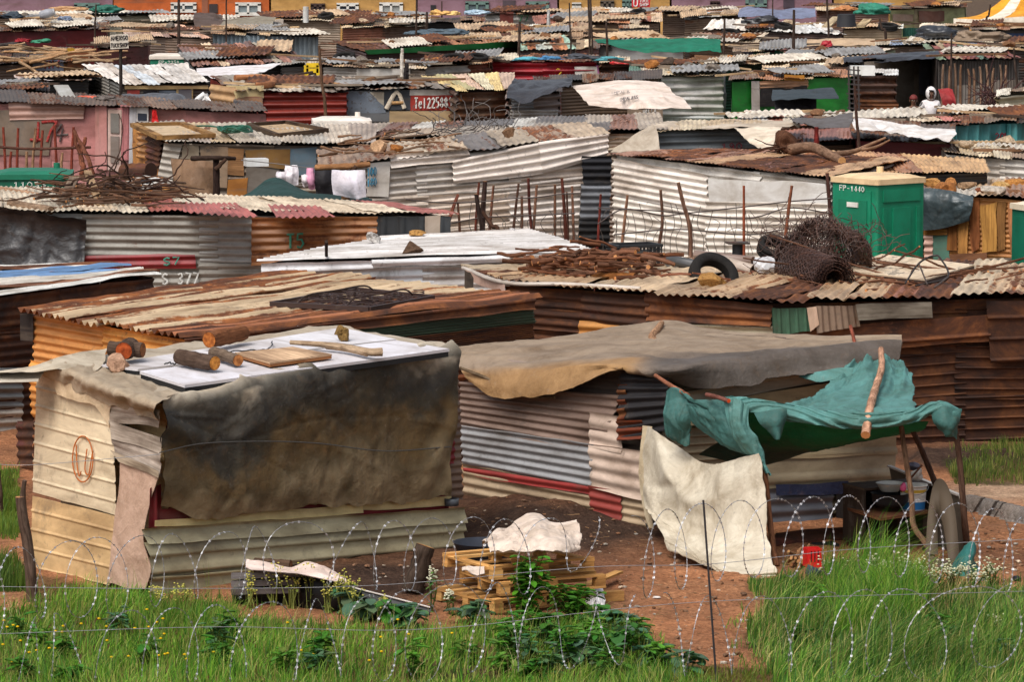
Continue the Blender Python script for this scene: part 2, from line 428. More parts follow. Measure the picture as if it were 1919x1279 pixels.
def panel(s,plane,quad,col,style='flat',run='u',off=0.03,mat=None,name='wall_panel',pitch=0.085,amp=0.012,warp=0.015,rag=0.02,label=None):
 """a panel nailed on a wall: its corners are pixels of the photograph, thrown on the wall's plane. quad: TL TR BR BL"""
 pl=s.planes[plane]if isinstance(plane,str)else plane
 q=[pl.hit(x,y,off)for x,y in quad]
 d=q[0][1]
 mb=MB();sheet(mb,q[0],q[1],q[2],q[3],col,style,run,pitch_for(d,pitch),amp*max(1,pitch_for(d,pitch)/pitch),warp,rag,d)
 o=mb.build(name,mat or(TIN if style in('corr','ibr','rib')else BOARD),s.root)
 if label:o['label']=label
 return o
def slab(s,q,col,t=0.03,mat=None,name='board',up=(0,0,1)):
 """a solid board with four given world corners and thickness t"""
 mb=MB();q=[np.array(x,float)for x in q];n=unit(np.cross(q[1]-q[0],q[3]-q[0]))
 if np.dot(n,up)<0:n=-n
 lo=[x-n*t for x in q]
 V=q+lo;f=[(0,1,2,3),(7,6,5,4)]+[(i,(i+1)%4+0,(i+1)%4+4,i+4)for i in range(4)]
 L=np.linalg.norm(q[1]-q[0]);Wd=np.linalg.norm(q[3]-q[0]);o=R.uniform(0,30)
 for fc in f:
  mb.add([V[i]for i in fc],[(0,1,2,3)],None,np.array([(0,0),(L,0),(L,Wd),(0,Wd)])+o,col)
 return mb
 # ---------------------------------------------------------------- strokes and lettering
GL={'A':[[(0,0),(.3,1),(.6,0)],[(.12,.4),(.48,.4)]],'M':[[(0,0),(.03,1),(.3,.4),(.57,1),(.6,0)]],'E':[[(.55,1),(0,1),(0,0),(.55,0)],[(0,.52),(.45,.52)]],'R':[[(0,0),(0,1),(.5,.95),(.55,.65),(.05,.5),(.6,0)]],'G':[[(.55,.9),(.2,1),(0,.6),(.1,.05),(.5,.05),(.55,.45),(.3,.45)]],'O':[[(.3,1),(.02,.7),(.02,.3),(.3,0),(.58,.3),(.58,.7),(.3,1)]],'T':[[(0,1),(.6,1)],[(.3,1),(.3,0)]],'U':[[(0,1),(.03,.2),(.3,0),(.57,.2),(.6,1)]],'C':[[(.55,.85),(.3,1),(.02,.7),(.02,.3),(.3,0),(.57,.15)]],'K':[[(0,0),(0,1)],[(.55,1),(.02,.5),(.6,0)]],'S':[[(.55,.88),(.3,1),(.05,.8),(.12,.58),(.5,.42),(.57,.2),(.3,0),(.03,.12)]],'H':[[(0,0),(0,1)],[(.57,0),(.57,1)],[(0,.5),(.57,.5)]],'P':[[(0,0),(0,1),(.5,.95),(.55,.65),(.05,.5)]],'F':[[(.55,1),(0,1),(0,0)],[(0,.52),(.45,.52)]],'L':[[(0,1),(0,0),(.5,0)]],'I':[[(.3,1),(.3,0)]],'N':[[(0,0),(0,1),(.57,0),(.57,1)]],'D':[[(0,0),(0,1),(.4,.9),(.57,.5),(.4,.1),(0,0)]],'J':[[(.5,1),(.5,.2),(.25,0),(0,.2)]],'V':[[(0,1),(.3,0),(.6,1)]],'e':[[(.05,.35),(.5,.38),(.4,.65),(.15,.62),(.03,.3),(.2,0),(.52,.1)]],'l':[[(.25,1),(.25,0)]],'a':[[(.5,.6),(.15,.6),(.03,.3),(.15,0),(.45,.1)],[(.5,.65),(.5,0)]],'0':[[(.3,1),(.05,.7),(.05,.3),(.3,0),(.55,.3),(.55,.7),(.3,1)]],'1':[[(.12,.78),(.32,1),(.32,0)]],'2':[[(.03,.8),(.3,1),(.55,.78),(.45,.5),(.02,0),(.58,0)]],'3':[[(.05,.9),(.4,1),(.52,.75),(.22,.53),(.55,.3),(.4,.02),(.03,.08)]],'4':[[(.42,0),(.42,1),(.02,.32),(.6,.32)]],'5':[[(.52,1),(.1,1),(.06,.58),(.4,.6),(.55,.3),(.35,0),(.03,.08)]],'6':[[(.5,.95),(.15,.7),(.04,.3),(.3,0),(.54,.28),(.3,.52),(.07,.35)]],'7':[[(.02,1),(.57,1),(.22,0)]],'8':[[(.3,.53),(.06,.75),(.3,1),(.52,.76),(.3,.53),(.03,.26),(.3,0),(.57,.26),(.3,.53)]],'9':[[(.53,.7),(.3,.48),(.07,.72),(.3,1),(.53,.75),(.48,0)]],'-':[[(.1,.48),(.5,.48)]],'.':[[(.25,0),(.3,.06)]],' ':[]}
def ribbon(mb,pts,w,n,col):
 """flat brush stroke along world points, lying in the plane with normal n"""
 pts=np.array(pts,float)
 if len(pts)<2:return
 T=np.gradient(pts,axis=0);T/=np.linalg.norm(T,axis=1)[:,None]+1e-9
 S=np.cross(T,n);S/=np.linalg.norm(S,axis=1)[:,None]+1e-9
 ww=np.array([w*R.uniform(.8,1.15)for _ in pts])[:,None]/2
 t=n*0.004
 A=np.stack([pts-S*ww-t,pts-S*ww+t,pts+S*ww+t,pts+S*ww-t],1)
 mb.grid(A,None,col,wrap=True)
def px_strokes(plane,polys,wpx,col,off=0.02):
 mb=MB()
 for poly in polys:
  pts=[plane.hit(x,y,off)for x,y in poly]
  d=pts[0][1];ribbon(mb,smooth_poly(pts,3)if len(pts)>2 else pts,wpx*d/FPX,plane.n,col)
 return mb
def px_text(plane,txt,x0,y0,x1,y1,h,wpx,col,off=0.02,wob=0.0):
 """letters along the pixel line (x0,y0)-(x1,y1) (baseline), h = letter height in pixels"""
 n=len(txt);polys=[]
 for k,ch in enumerate(txt):
  t=(k+0.12)/n;cw=(x1-x0)/n
  bx,by=x0+(x1-x0)*t,y0+(y1-y0)*t+R.uniform(-wob,wob)
  sl=(y1-y0)/(x1-x0)
  for st in GL.get(ch,[]):
   polys.append([(bx+x/0.6*cw*0.76,by-y*h+x/.6*cw*.76*sl)for x,y in st])
 mb=MB()
 for poly in polys:
  pts=[plane.hit(x,y,off)for x,y in poly]
  ribbon(mb,np.array(pts),wpx*pts[0][1]/FPX,plane.n,col)
 return mb
 # ---------------------------------------------------------------- soft and round shapes
def smooth_poly(pts,k=4):
 p=np.array(pts,float);out=[]
 for i in range(len(p)-1):
  a,b=p[i],p[i+1];pa=p[i-1]if i else a*2-b;pb=p[i+2]if i+2<len(p)else b*2-a
  for t in np.arange(k)/k:
   out.append(0.5*((2*a)+(b-pa)*t+(2*pa-5*a+4*b-pb)*t*t+(3*a-pa-3*b+pb)*t**3))
 out.append(p[-1]);return np.array(out)
def resample(pts,n):
 p=np.array(pts,float);L=np.concatenate([[0],np.cumsum(np.linalg.norm(np.diff(p,axis=0),axis=1))])
 t=np.linspace(0,L[-1],n);return np.stack([np.interp(t,L,p[:,k])for k in range(p.shape[1])],-1)
def loft(rows,nu,nv,curve=True):
 rr=np.array([resample(smooth_poly(r,6)if(curve and len(r)>2)else r,nu)for r in rows])
 A=[]
 for i in range(nu):
  A.append(resample(smooth_poly(rr[:,i],6)if len(rows)>2 else rr[:,i],nv))
 return np.array(A)
def normals(A):
 du=np.gradient(A,axis=0);dv=np.gradient(A,axis=1);n=np.cross(du,dv)
 return n/(np.linalg.norm(n,axis=2)[...,None]+1e-9)
def crumple(A,amp=0.03,fu=1.0,fv=1.0,seed=None,ridge=0.6,face=None):
 """folds: ridged noise, stretched; fu / fv = folds per metre along u and v"""
 seed=R.uniform(0,40)if seed is None else seed
 nu,nv=A.shape[:2]
 Lu=np.linalg.norm(np.diff(A[:,nv//2],axis=0),axis=1).sum();Lv=np.linalg.norm(np.diff(A[nu//2],axis=0),axis=1).sum()
 u=np.linspace(0,Lu,nu)[:,None]+np.zeros((1,nv));v=np.linspace(0,Lv,nv)[None,:]+np.zeros((nu,1))
 wq=np.stack([u*0.9,v*0.9,u*0],-1)
 du=0.35*vnoise(wq,1.0,seed+3);dv=0.35*vnoise(wq,1.0,seed+8)
 q=np.stack([(u+du)*fu,(v+dv)*fv,0*u+seed],-1)
 n1=vnoise(q,1.0,seed);n2=vnoise(q,2.3,seed+5);n3=vnoise(q,5.1,seed+6)
 h=ridge*((1-2*np.abs(n1))*0.7+(1-2*np.abs(n2))*0.32)+(1-ridge)*(n1+0.4*n2)+0.12*n3
 n=normals(A)
 if face is not None and np.dot(n.reshape(-1,3).mean(0),face)<0:n=-n
 h=amp*h
 for k in range(int(min(40,5+Lu*Lv*4))):
  a=R.uniform(0,math.pi);ca,sa=math.cos(a),math.sin(a);x,y=u-R.uniform(0,Lu),v-R.uniform(0,Lv);al,ac=x*ca+y*sa,-x*sa+y*ca
  ac=ac+.06*np.sin(al*R.uniform(2,6));h=h+R.choice((-1,1,1))*R.uniform(.25,.8)*min(amp,.035)*np.exp(-np.abs(ac)/R.uniform(.02,.07))*np.exp(-(al/R.uniform(.12,.55))**2)
 return A+n*h[...,None]
def ragged(A,amp=0.03,edges='tblr'):
 """tears along the borders of a cloth grid (v0 = top, v-1 = bottom)"""
 sd=R.uniform(0,40);nu,nv=A.shape[:2]
 if 'b' in edges:
  k=fbm(A[:,-1]*1.0,4.0,3,sd)*amp;A[:,-1]+=unit_rows(A[:,-1]-A[:,-2])*k[:,None]
 if 't' in edges:
  k=fbm(A[:,0]*1.0,4.0,3,sd+3)*amp;A[:,0]+=unit_rows(A[:,0]-A[:,1])*k[:,None]
 if 'l' in edges:
  k=fbm(A[0]*1.0,4.0,3,sd+5)*amp;A[0]+=unit_rows(A[0]-A[1])*k[:,None]
 if 'r' in edges:
  k=fbm(A[-1]*1.0,4.0,3,sd+7)*amp;A[-1]+=unit_rows(A[-1]-A[-2])*k[:,None]
 return A
def unit_rows(x):return x/(np.linalg.norm(x,axis=-1)[...,None]+1e-9)
def cloth_mb(A,col,mb=None,thick=0.006):
 """a cloth with two sides a few millimetres apart"""
 mb=mb or MB();nu,nv=A.shape[:2]
 n=normals(A)
 uv=np.stack(np.meshgrid(np.arange(nu)*0.1,np.arange(nv)*0.1,indexing='ij'),-1)
 c=np.asarray(col,float)
 cc=np.tile(c,(nu*nv,1))if c.ndim==1 else c.reshape(-1,4)
 mb.grid(A,uv,cc);mb.grid(A-n*thick,uv,cc)
 return mb
def blend(cols,t):
 """colours blended by t (0..len-1)"""
 cols=np.array(cols,float);t=np.clip(t,0,len(cols)-1.001);i=t.astype(int);f=(t-i)[...,None]
 return cols[i]*(1-f)+cols[i+1]*f
_ICO={}
def ico(sub):
 if sub not in _ICO:
  bm=bmesh.new();bmesh.ops.create_icosphere(bm,subdivisions=sub,radius=1.0)
  _ICO[sub]=(np.array([v.co[:]for v in bm.verts]),[[v.index for v in f.verts]for f in bm.faces]);bm.free()
 return _ICO[sub]
def rock_mb(c,r,col,sub=2,rough=0.35,mb=None,flat=0.75,sx=1.0,ang=0.0,cut=True):
 V,T=ico(sub);sd=R.uniform(0,90)
 k=1+rough*fbm(V,1.1,3,sd)+rough*0.4*np.sign(vnoise(V,2.0,sd))*0.3
 W=V*k[:,None]
 if cut:
  for _ in range(9):
   n_=unit(vec(R.gauss(0,1),R.gauss(0,1),R.gauss(0,1)));dd=W@n_-R.uniform(.55,.85);W=W-np.outer(np.clip(dd,0,9),n_)
 W=W*np.array((sx,1.0,flat))*r
 ca,sa=math.cos(ang),math.sin(ang);W=np.stack([W[:,0]*ca-W[:,1]*sa,W[:,0]*sa+W[:,1]*ca,W[:,2]],-1)
 W[:,2]-=W[:,2].min()
 mb=mb or MB();mb.add(W+np.array(c),None,T,V[:,:2],col);return mb
def wobble(p0,p1,n=8,amp=0.03):
 p0,p1=np.array(p0,float),np.array(p1,float);t=np.linspace(0,1,n)[:,None]
 sd=R.uniform(0,90);L=np.linalg.norm(p1-p0)
 q=p0+(p1-p0)*t
 w=np.stack([fbm(np.stack([t[:,0]*2.2+k*9,t[:,0]*0+sd,t[:,0]*0],-1),1.0,2,sd+k)for k in range(3)],-1)
 return q+w*amp*np.sin(np.pi*np.clip(t,0.06,0.94))**0.5
def stick_mb(p0,p1,r0,r1,col,amp=0.03,n=8,seg=6,mb=None,capcol=None):
 mb=mb or MB();q=wobble(p0,p1,n,amp)
 rr=np.linspace(r0,r1,n)*(1+0.12*np.array([R.uniform(-1,1)for _ in range(n)]))
 mb.tube(q,rr,col,seg,True,capcol);return mb
def log_thing(name,label,cat,p0,p1,r,bark,end,group=None,seg=14,taper=0.92):
 """a sawn log: bark and two cut ends"""
 p0,p1=np.array(p0,float),np.array(p1,float);c=(p0+p1)/2
 t=thing(name,label,cat,(c[0],c[1],min(p0[2],p1[2])-r),group)
 n=12;q=wobble(p0,p1,n,r*0.12);rr=np.linspace(r,r*taper,n)*(1+0.09*np.array([R.uniform(-1,1)for _ in range(n)]))
 MB().tube(q,rr,bark,seg,False).build('bark',BARK,t)
 for k,j in((0,1),(-1,-2)):
  d=unit(q[k]-q[j]);mb=MB()
  x=unit(np.cross(d,(0.2,0.3,0.9)));y=np.cross(d,x)
  ring=[q[k]+d*0.003+rr[k]*0.97*(math.cos(a)*x+math.sin(a)*y)for a in np.arange(seg)*2*math.pi/seg]
  ring2=[q[k]+d*0.006+rr[k]*0.5*(math.cos(a)*x+math.sin(a)*y)for a in np.arange(seg)*2*math.pi/seg]
  V=ring+ring2+[q[k]+d*0.007]
  mb.add(V,[(i,(i+1)%seg,seg+(i+1)%seg,seg+i)for i in range(seg)],[(seg+i,seg+(i+1)%seg,2*seg)for i in range(seg)],None,[tuple(np.array(end)*0.8)]*seg+[end]*seg+[tuple(np.array(end)*0.75)])
  mb.build('cut_end',CUT,t)
 return t
def tyre_thing(label,c,axis,rad=0.3,w=0.19,group='old tyres on the roofs',name='tyre_casing',seg=32):
 axis=unit(np.array(axis,float));t=thing(name,label,'tyre',(c[0],c[1],c[2]-rad*.3),group)
 x=unit(np.cross(axis,(0.05,0.1,1.0)if abs(axis[2])<.9 else(1,0,0)));y=np.cross(axis,x)
 prof=[(.60,-.36),(.64,-.5),(.78,-.56),(.92,-.5),(.985,-.4),(1,-.2),(.985,-.19),(.985,-.13),(1,-.12),(1,.12),(.985,.13),(.985,.19),(1,.2),(.985,.4),(.92,.5),(.78,.56),(.64,.5),(.60,.36)]
 A=np.array([[np.array(c)+x*math.cos(a)*rad*p+y*math.sin(a)*rad*p+axis*q*w for p,q in prof]for a in np.linspace(0,2*math.pi,seg+1)])
 MB().grid(A,None,K(40,38,37)).build('tread',RUBBER,t)
 B=np.array([[np.array(c)+x*math.cos(a)*rad*p+y*math.sin(a)*rad*p+axis*q*w for p,q in((.60,.36),(.57,0),(.60,-.36))]for a in np.linspace(0,2*math.pi,seg+1)])
 MB().grid(B,None,K(22,21,21)).build('inner_lining',RUBBER,t)
 return t
 # ================================================================ camera, light, sky, ground
cam=bpy.data.cameras.new('camera');camo=bpy.data.objects.new('camera',cam);COL.objects.link(camo)
cam.sensor_width=36.0;cam.lens=FPX/1919*36.0;cam.clip_end=3000;cam.clip_start=1
camo.location=(0,0,CAMH);camo.rotation_euler=(math.pi/2-PITCH,0,0);SC.camera=camo
W_=bpy.data.worlds.new('World');SC.world=W_;W_.use_nodes=True
SUN_EL,SUN_AZ=math.radians(54),math.radians(-150)
wt=W_.node_tree;bg=wt.nodes['Background'];sky=wt.nodes.new('ShaderNodeTexSky')
sky.sky_type='NISHITA';sky.sun_disc=False;sky.sun_elevation=SUN_EL;sky.sun_rotation=SUN_AZ;sky.air_density=1.0;sky.dust_density=4.0;sky.ozone_density=1.0
bwn=wt.nodes.new('ShaderNodeRGBToBW');mxn=wt.nodes.new('ShaderNodeMix');mxn.data_type='RGBA';mxn.inputs[0].default_value=0.6
wt.links.new(sky.outputs[0],bwn.inputs[0]);wt.links.new(sky.outputs[0],mxn.inputs[6]);wt.links.new(bwn.outputs[0],mxn.inputs[7]);wt.links.new(mxn.outputs[2],bg.inputs[0]);bg.inputs[1].default_value=0.125
sun=bpy.data.lights.new('sun','SUN');suno=bpy.data.objects.new('sun',sun);COL.objects.link(suno)
sun.energy=1.55;sun.angle=math.radians(34);sun.color=(1.0,0.97,0.93)
from mathutils import Vector
sd_=Vector((math.sin(SUN_AZ)*math.cos(SUN_EL),math.cos(SUN_AZ)*math.cos(SUN_EL),math.sin(SUN_EL)))
suno.rotation_euler=sd_.to_track_quat('Z','Y').to_euler();suno.location=(0,0,60)
SC.view_settings.view_transform='Standard';SC.view_settings.look='None';SC.view_settings.exposure=0.5;SC.view_settings.gamma=1.0
SC.render.engine='CYCLES'
SC.cycles.max_bounces=6;SC.cycles.diffuse_bounces=2;SC.cycles.glossy_bounces=2;SC.cycles.transparent_max_bounces=6;SC.cycles.caustics_reflective=False
def to_px(V):
 V=np.asarray(V,float);x,y,z=V[...,0],V[...,1],V[...,2]-CAMH
 f=y*CP-z*SP;u=y*SP+z*CP
 return 959.5+x/f*FPX,639.5-u/f*FPX
def in_poly(px,py,poly):
 r=np.zeros(np.shape(px),bool);n=len(poly);j=n-1
 for i in range(n):
  xi,yi=poly[i];xj,yj=poly[j]
  c=((yi>py)!=(yj>py))&(px<(xj-xi)*(py-yi)/(yj-yi+1e-9)+xi);r^=c;j=i
 return r
def ground_height(x,y):
 p=np.stack([x,y,x*0],-1)
 near=np.clip((62-y)/4,0,1)*np.clip((y-30)/4,0,1)
 h=near*(0.035*fbm(p,0.8,3,2)+0.022*fbm(p,4.5,3,4))
 px,py=to_px(np.stack([x,y,x*0],-1))
 m=np.exp(-(((px-1010)/130)**2+((py-(960+(px-870)*0.13))/34)**2))
 m2=np.exp(-(((px-700)/150)**2+((py-1085)/30)**2))
 b=np.exp(-((py-862)/16)**2)*np.clip((px-1690)/40,0,1)
 return h-0.03*near+m*(0.26+0.10*fbm(p,3,3,9))+m2*(0.10+0.07*fbm(p,4,3,6))+0.18*b*near
GRASS={'front':[(-40,1152),(120,1135),(300,1128),(420,1128),(450,1160),(640,1172),(800,1186),(960,1168),(1120,1166),(1210,1205),(1250,1250),(1345,1300),(1345,1345),(-40,1345)],'right':[(1398,1195),(1440,1125),(1500,1098),(1620,1088),(1800,1098),(1970,1112),(1970,1345),(1480,1345),(1440,1260)],'strip':[(1200,1262),(1300,1246),(1470,1258),(1560,1300),(1560,1345),(1200,1345)],'corner':[(70,1078),(190,1100),(290,1118),(300,1140),(60,1135)],'edge':[(-30,880),(34,880),(45,985),(30,1010),(-30,1000)],'edge2':[(-30,1040),(30,1050),(60,1110),(-30,1110)],'back':[(1760,862),(1840,856),(1990,850),(1990,912),(1890,912),(1790,905)],'mid':[(1395,1090),(1480,1080),(1500,1100),(1420,1120)],}
def soil_tint(V):
 px,py=to_px(V);n=fbm(V,1.3,4,12);n2=fbm(V,0.35,3,3);n3=fbm(V,6.0,3,5)
 c=np.tile(np.array(K(166,120,88)),(len(V),1))
 def mixin(col,m):
  m=np.clip(m,0,1)[:,None];return c*(1-m)+np.array(col)*m
 c=mixin(K(198,138,98),0.6+n*0.9)
 c=mixin(K(124,84,62),(n2*1.5)*0.6+n3*0.25)
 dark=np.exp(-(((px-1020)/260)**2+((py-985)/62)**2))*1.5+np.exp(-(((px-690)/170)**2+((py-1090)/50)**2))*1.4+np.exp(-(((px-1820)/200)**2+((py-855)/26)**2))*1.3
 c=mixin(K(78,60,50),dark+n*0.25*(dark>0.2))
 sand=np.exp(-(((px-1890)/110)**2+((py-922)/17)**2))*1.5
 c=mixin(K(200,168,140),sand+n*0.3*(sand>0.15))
 far=np.clip((V[:,1]-62)/10,0,1);c=mixin(K(104,88,74),far)
 g=np.zeros(len(V))
 for k,poly in GRASS.items():
  g=np.maximum(g,in_poly(px,py,poly)*1.0)
 c=mixin(K(62,62,34),g*(0.75+n*0.3))
 c[:,3]=0
 return c
xs=np.concatenate([[-900,-400,-150,-60,-30,-15],np.arange(-9,9.01,0.11),[15,30,60,150,400,900]])
ys=np.concatenate([[-60,0,20,30],np.arange(36,62,0.13),np.arange(62,110,4),[110,130,150,180,220,300,500,900,1600]])
gx,gy=np.meshgrid(xs,ys,indexing='ij')
GA=np.stack([gx,gy,ground_height(gx,gy)],-1)
def mk_soil():
 t=NT('reddish_soil');c,a=t.tint();o=t.obj()
 s=t.noise(o,3.5,7,0.7,0.4);f=t.noise(o,24,5,0.75)
 v=t.n('ShaderNodeTexVoronoi');t.set(v.inputs['Vector'],o);v.inputs['Scale'].default_value=16
 col=t.mix(1.0,c,t.mix(t.remap(s,.33,.64),RGB(.66,.6,.56),RGB(1.15,1.13,1.1)),'MULTIPLY')
 col=t.mix(1.0,col,t.mix(t.remap(f,.36,.62),RGB(.52,.49,.46),RGB(1.15,1.15,1.15)),'MULTIPLY')
 t.bump(t.math('ADD',t.math('ADD',s,t.math('MULTIPLY',f,.6)),t.math('MULTIPLY',v.outputs['Distance'],.4)),0.9,0.06)
 return t.fin(col,0.95,0,0.15)
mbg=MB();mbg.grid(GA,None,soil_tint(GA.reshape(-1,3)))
setting(mbg.build('ground',mk_soil(),origin=(0,0,0)))
def gz(p):
 return float(ground_height(np.array([p[0]]),np.array([p[1]]))[0])
def GP(px,py):
 p=G(px,py)
 for _ in range(3):p=G(px,py,gz(p))
 return p
 # ================================================================ palettes
RUSTY=PAL(K(150,96,62,.75),K(120,74,52,.9),K(160,120,84,.6))
DKRUST=PAL(K(92,50,38,.95),K(104,62,46,.85),K(80,46,36,1.0))
ORRUST=PAL(K(222,154,76,.42),K(214,150,84,.4),K(196,124,62,.5))
GREYT=PAL(K(140,138,132,.18),K(122,120,114,.25),K(152,150,146,.12))
PALE=PAL(K(214,206,196,.10),K(226,220,210,.06),K(205,196,184,.14))
DARK=PAL(K(46,42,40,.25),K(58,52,48,.35),K(40,38,38,.2))
BROWNT=PAL(K(126,104,88,.4),K(112,94,82,.45),K(140,118,98,.35))
CREAMW=PAL(K(222,204,172,.1),K(214,192,158,.15))
TANR=PAL(K(206,188,160,.3),K(190,168,140,.4),K(214,200,178,.2))
WHITER=PAL(K(240,238,234,.02),K(234,232,228,.04))
# ================================================================ front-left shack: tarpaulin front, cream side wall
A=shack('cream-sided tin shack with a stained dark tarpaulin over its front','white roof boards of the tarpaulin-fronted shack',[(298,760,44.45),(850,655,48.15),(640,613,50.0),(72,694,46.35)],dict(front=PAL(K(122,30,34,.25),K(134,38,36,.3)),left=PAL(K(214,178,128,.16),K(222,190,142,.12)),right=BROWNT,style_left='ibr',style_front='ibr'),None,inset=0.24,wpitch=0.2,wamp=0.010,rows=2,cols=1)
A.planes['front']=Plane(P(300,762,44.5),P(276,1120,44.38),P(872,1014,48.15));A.planes['left']=Plane(P(300,762,44.5),P(276,1120,44.38),P(60,1062,46.4))
OLIVE=K(140,132,108,.08)
def planks(s,plane,quads,cols,**kw):
 for q,c in zip(quads,cols):panel(s,plane,q,c,**kw)
planks(A,'front',[[(268,990),(874,951),(874,980),(276,1022)],[(272,1018),(874,976),(872,1002),(280,1052)],[(276,1048),(872,998),(870,1030),(282,1084)],[(282,1082),(520,1062),(500,1108),(284,1126)]],[K(182,174,142,.05),K(170,162,132,.07),K(188,178,144,.05),K(180,170,134,.07)],style='lap',mat=TIN,pitch=0.2,amp=0.034,off=0.07,name='wall_plank',warp=0.006)
panel(A,'front',[(280,918),(302,908),(306,985),(278,988)],K(116,24,32,.08),'ibr','v',0.05,name='red_sheet',pitch=.12)
panel(A,'front',[(300,955),(842,915),(840,955),(300,988)],K(112,22,30,.1),'flat','u',0.045,name='red_sheet')
panel(A,'front',[(290,976),(680,946),(682,962),(290,990)],K(226,206,150,.12),'flat','u',0.075,name='yellow_strip')
panel(A,'front',[(676,944),(846,930),(848,947),(680,958)],K(222,200,148,.12),'flat','u',0.08,name='yellow_strip')
panel(A,'front',[(560,1062),(872,1030),(870,1052),(560,1100)],K(112,26,32,.2),'ibr','u',0.04,name='red_sheet',pitch=.18)
panel(A,'front',[(838,672),(860,668),(868,938),(842,940)],K(120,98,84,.35),'corr','u',0.05,name='wall_panel')
panel(A,'front',[(836,760),(852,756),(852,870),(836,872)],K(128,26,34,.1),'corr','u',0.085,name='red_sheet')
panel(A,'left',[(68,700),(212,738),(216,966),(60,924)],K(222,204,172,.08),'rib','u',0.05,name='cream_panel',pitch=0.2,amp=0.007,warp=0.006)
panel(A,'left',[(60,928),(224,970),(206,1098),(60,1063)],K(208,174,126,.14),'rib','u',0.04,name='cream_panel',pitch=0.2,amp=0.007,warp=0.006)
panel(A,'left',[(206,750),(301,768),(299,800),(206,792)],K(196,186,176,.1),'lap','u',0.075,mat=WOOD,name='grey_clapboard',pitch=.2,amp=.008)
panel(A,'left',[(206,788),(301,822),(299,850),(207,822)],K(186,176,166,.1),'flat','u',0.09,mat=WOOD,name='grey_clapboard')
panel(A,'left',[(207,818),(300,846),(298,892),(214,850)],K(204,194,186,.1),'lap','u',0.075,mat=WOOD,name='grey_clapboard',pitch=.2,amp=.01)
panel(A,'left',[(207,844),(298,884),(296,896),(222,866)],K(180,166,148,.1),'flat','u',0.10,mat=WOOD,name='grey_clapboard')
q=[[(226,862),(262,878),(299,896)],[(222,930),(252,942),(280,950)],[(212,1000),(244,1010),(270,1012)],[(206,1060),(246,1066),(284,1062)],[(202,1092),(240,1104),(272,1106)]]
pl=A.planes['left']
B_=loft([[pl.hit(x,y,.055)for x,y in r]for r in q],14,30);B_=crumple(B_,0.014,2.5,1.6,face=pl.n);ragged(B_,.02)
cloth_mb(B_,K(188,158,138,.25)).build('pinkish_cover',CLOTH,A.root)
px_strokes(pl,[[(155+19*math.cos(a),861+43*math.sin(a))for a in np.linspace(-1.2,5.0,22)],[(143,834),(144,868),(148,893),(152,884)],[(163,842),(159,880),(166,890),(171,862),(174,846)]],2.6,K(190,100,30),0.075).build('painted_mark',PAINT,A.root)
q=[[(98,694),(150,706),(206,738),(214,748)],[(100,712),(140,738),(192,752),(206,772)],[(108,738),(138,752),(180,762),(204,800)]]
B_=loft([[pl.hit(x,y,.09)for x,y in r]for r in q],22,14);B_=crumple(B_,0.02,2,2,face=pl.n);ragged(B_,.03,'b')
cloth_mb(B_,K(206,184,152,.2)).build('loose_flap',CLOTH,A.root)
def roofpt(s,px,py,off):return s.rp.hit(px,py,off)
rows=[[roofpt(A,*t,.03)for t in[(150,676),(300,652),(480,628),(640,612)]],[roofpt(A,*t,.03)for t in[(180,690),(330,672),(560,645),(740,632)]],[roofpt(A,*t,.03)for t in[(240,715),(400,692),(640,662),(842,648)]],[roofpt(A,*t,.03)for t in[(298,752),(460,716),(660,682),(846,653)]]]
B_=crumple(loft(rows,60,26),0.035,1.4,2.2,face=vec(0,0,1));cloth_mb(B_,K(176,164,146,.3)).build('roof_cloth',CLOTH,A.root)
L_=A.planes['left']
rows=[[roofpt(A,*t,.05)for t in[(130,668),(200,690),(262,716),(330,742)]],[roofpt(A,*t,.12)for t in[(92,682),(150,702),(215,734),(296,760)]],[L_.hit(x,y,.13)for x,y in[(84,688),(140,716),(205,746),(290,772)]],[L_.hit(x,y,.10)for x,y in[(78,698),(140,728),(208,758),(300,790)]]]
B_=crumple(loft(rows,60,22),0.045,3.4,1.5,face=vec(-.3,-.5,1));ragged(B_,.04,'b')
cloth_mb(B_,K(168,152,130,.45)).build('edge_cloth',CLOTH,A.root)
rows=[[P(0-20,700,46.6),P(60,690,46.4),P(120,668,46.6),P(200,655,47.4)],[P(-20,706,46.2),P(60,692,46.1),P(130,690,46.0),P(190,690,46.2)],[P(-20,700,46.0),P(60,700,45.95),P(110,694,45.9),P(150,706,45.9)]]
B_=crumple(loft(rows,40,14),0.02,2,2,face=vec(0,0,1));ragged(B_,.03)
cloth_mb(B_,K(190,178,158,.2)).build('edge_cloth',CLOTH,A.root)
mb=MB();sheet(mb,P(-25,696,46.4),P(92,686,46.5),P(70,712,45.9),P(-25,716,45.9),K(186,178,164,.12),'corr','u',.09,.013,up=(0,0,1));mb.build('eave_sheet',TIN,A.root)
F_=A.planes['front']
rows=[[roofpt(A,*t,.07)for t in[(306,748),(420,722),(560,694),(700,670),(842,648)]],[F_.hit(x,y,.12)for x,y in[(300,764),(420,736),(560,706),(700,682),(847,656)]],[F_.hit(x,y,.15)for x,y in[(302,800),(420,770),(560,742),(700,720),(852,690)]],[F_.hit(x,y,.13)for x,y in[(300,860),(430,850),(560,836),(700,815),(848,790)]],[F_.hit(x,y,.17)for x,y in[(298,915),(430,925),(560,910),(700,895),(842,865)]],[F_.hit(x,y,.12)for x,y in[(299,944),(350,964),(430,968),(560,950),(700,945),(836,924)]]]
B_=loft(rows,110,70);nu,nv=B_.shape[:2]
B_=crumple(B_,0.07,1.3,0.35,seed=3.0,face=F_.n,ridge=.8);B_=crumple(B_,0.013,2.6,1.6,seed=9.0,face=F_.n,ridge=.9)
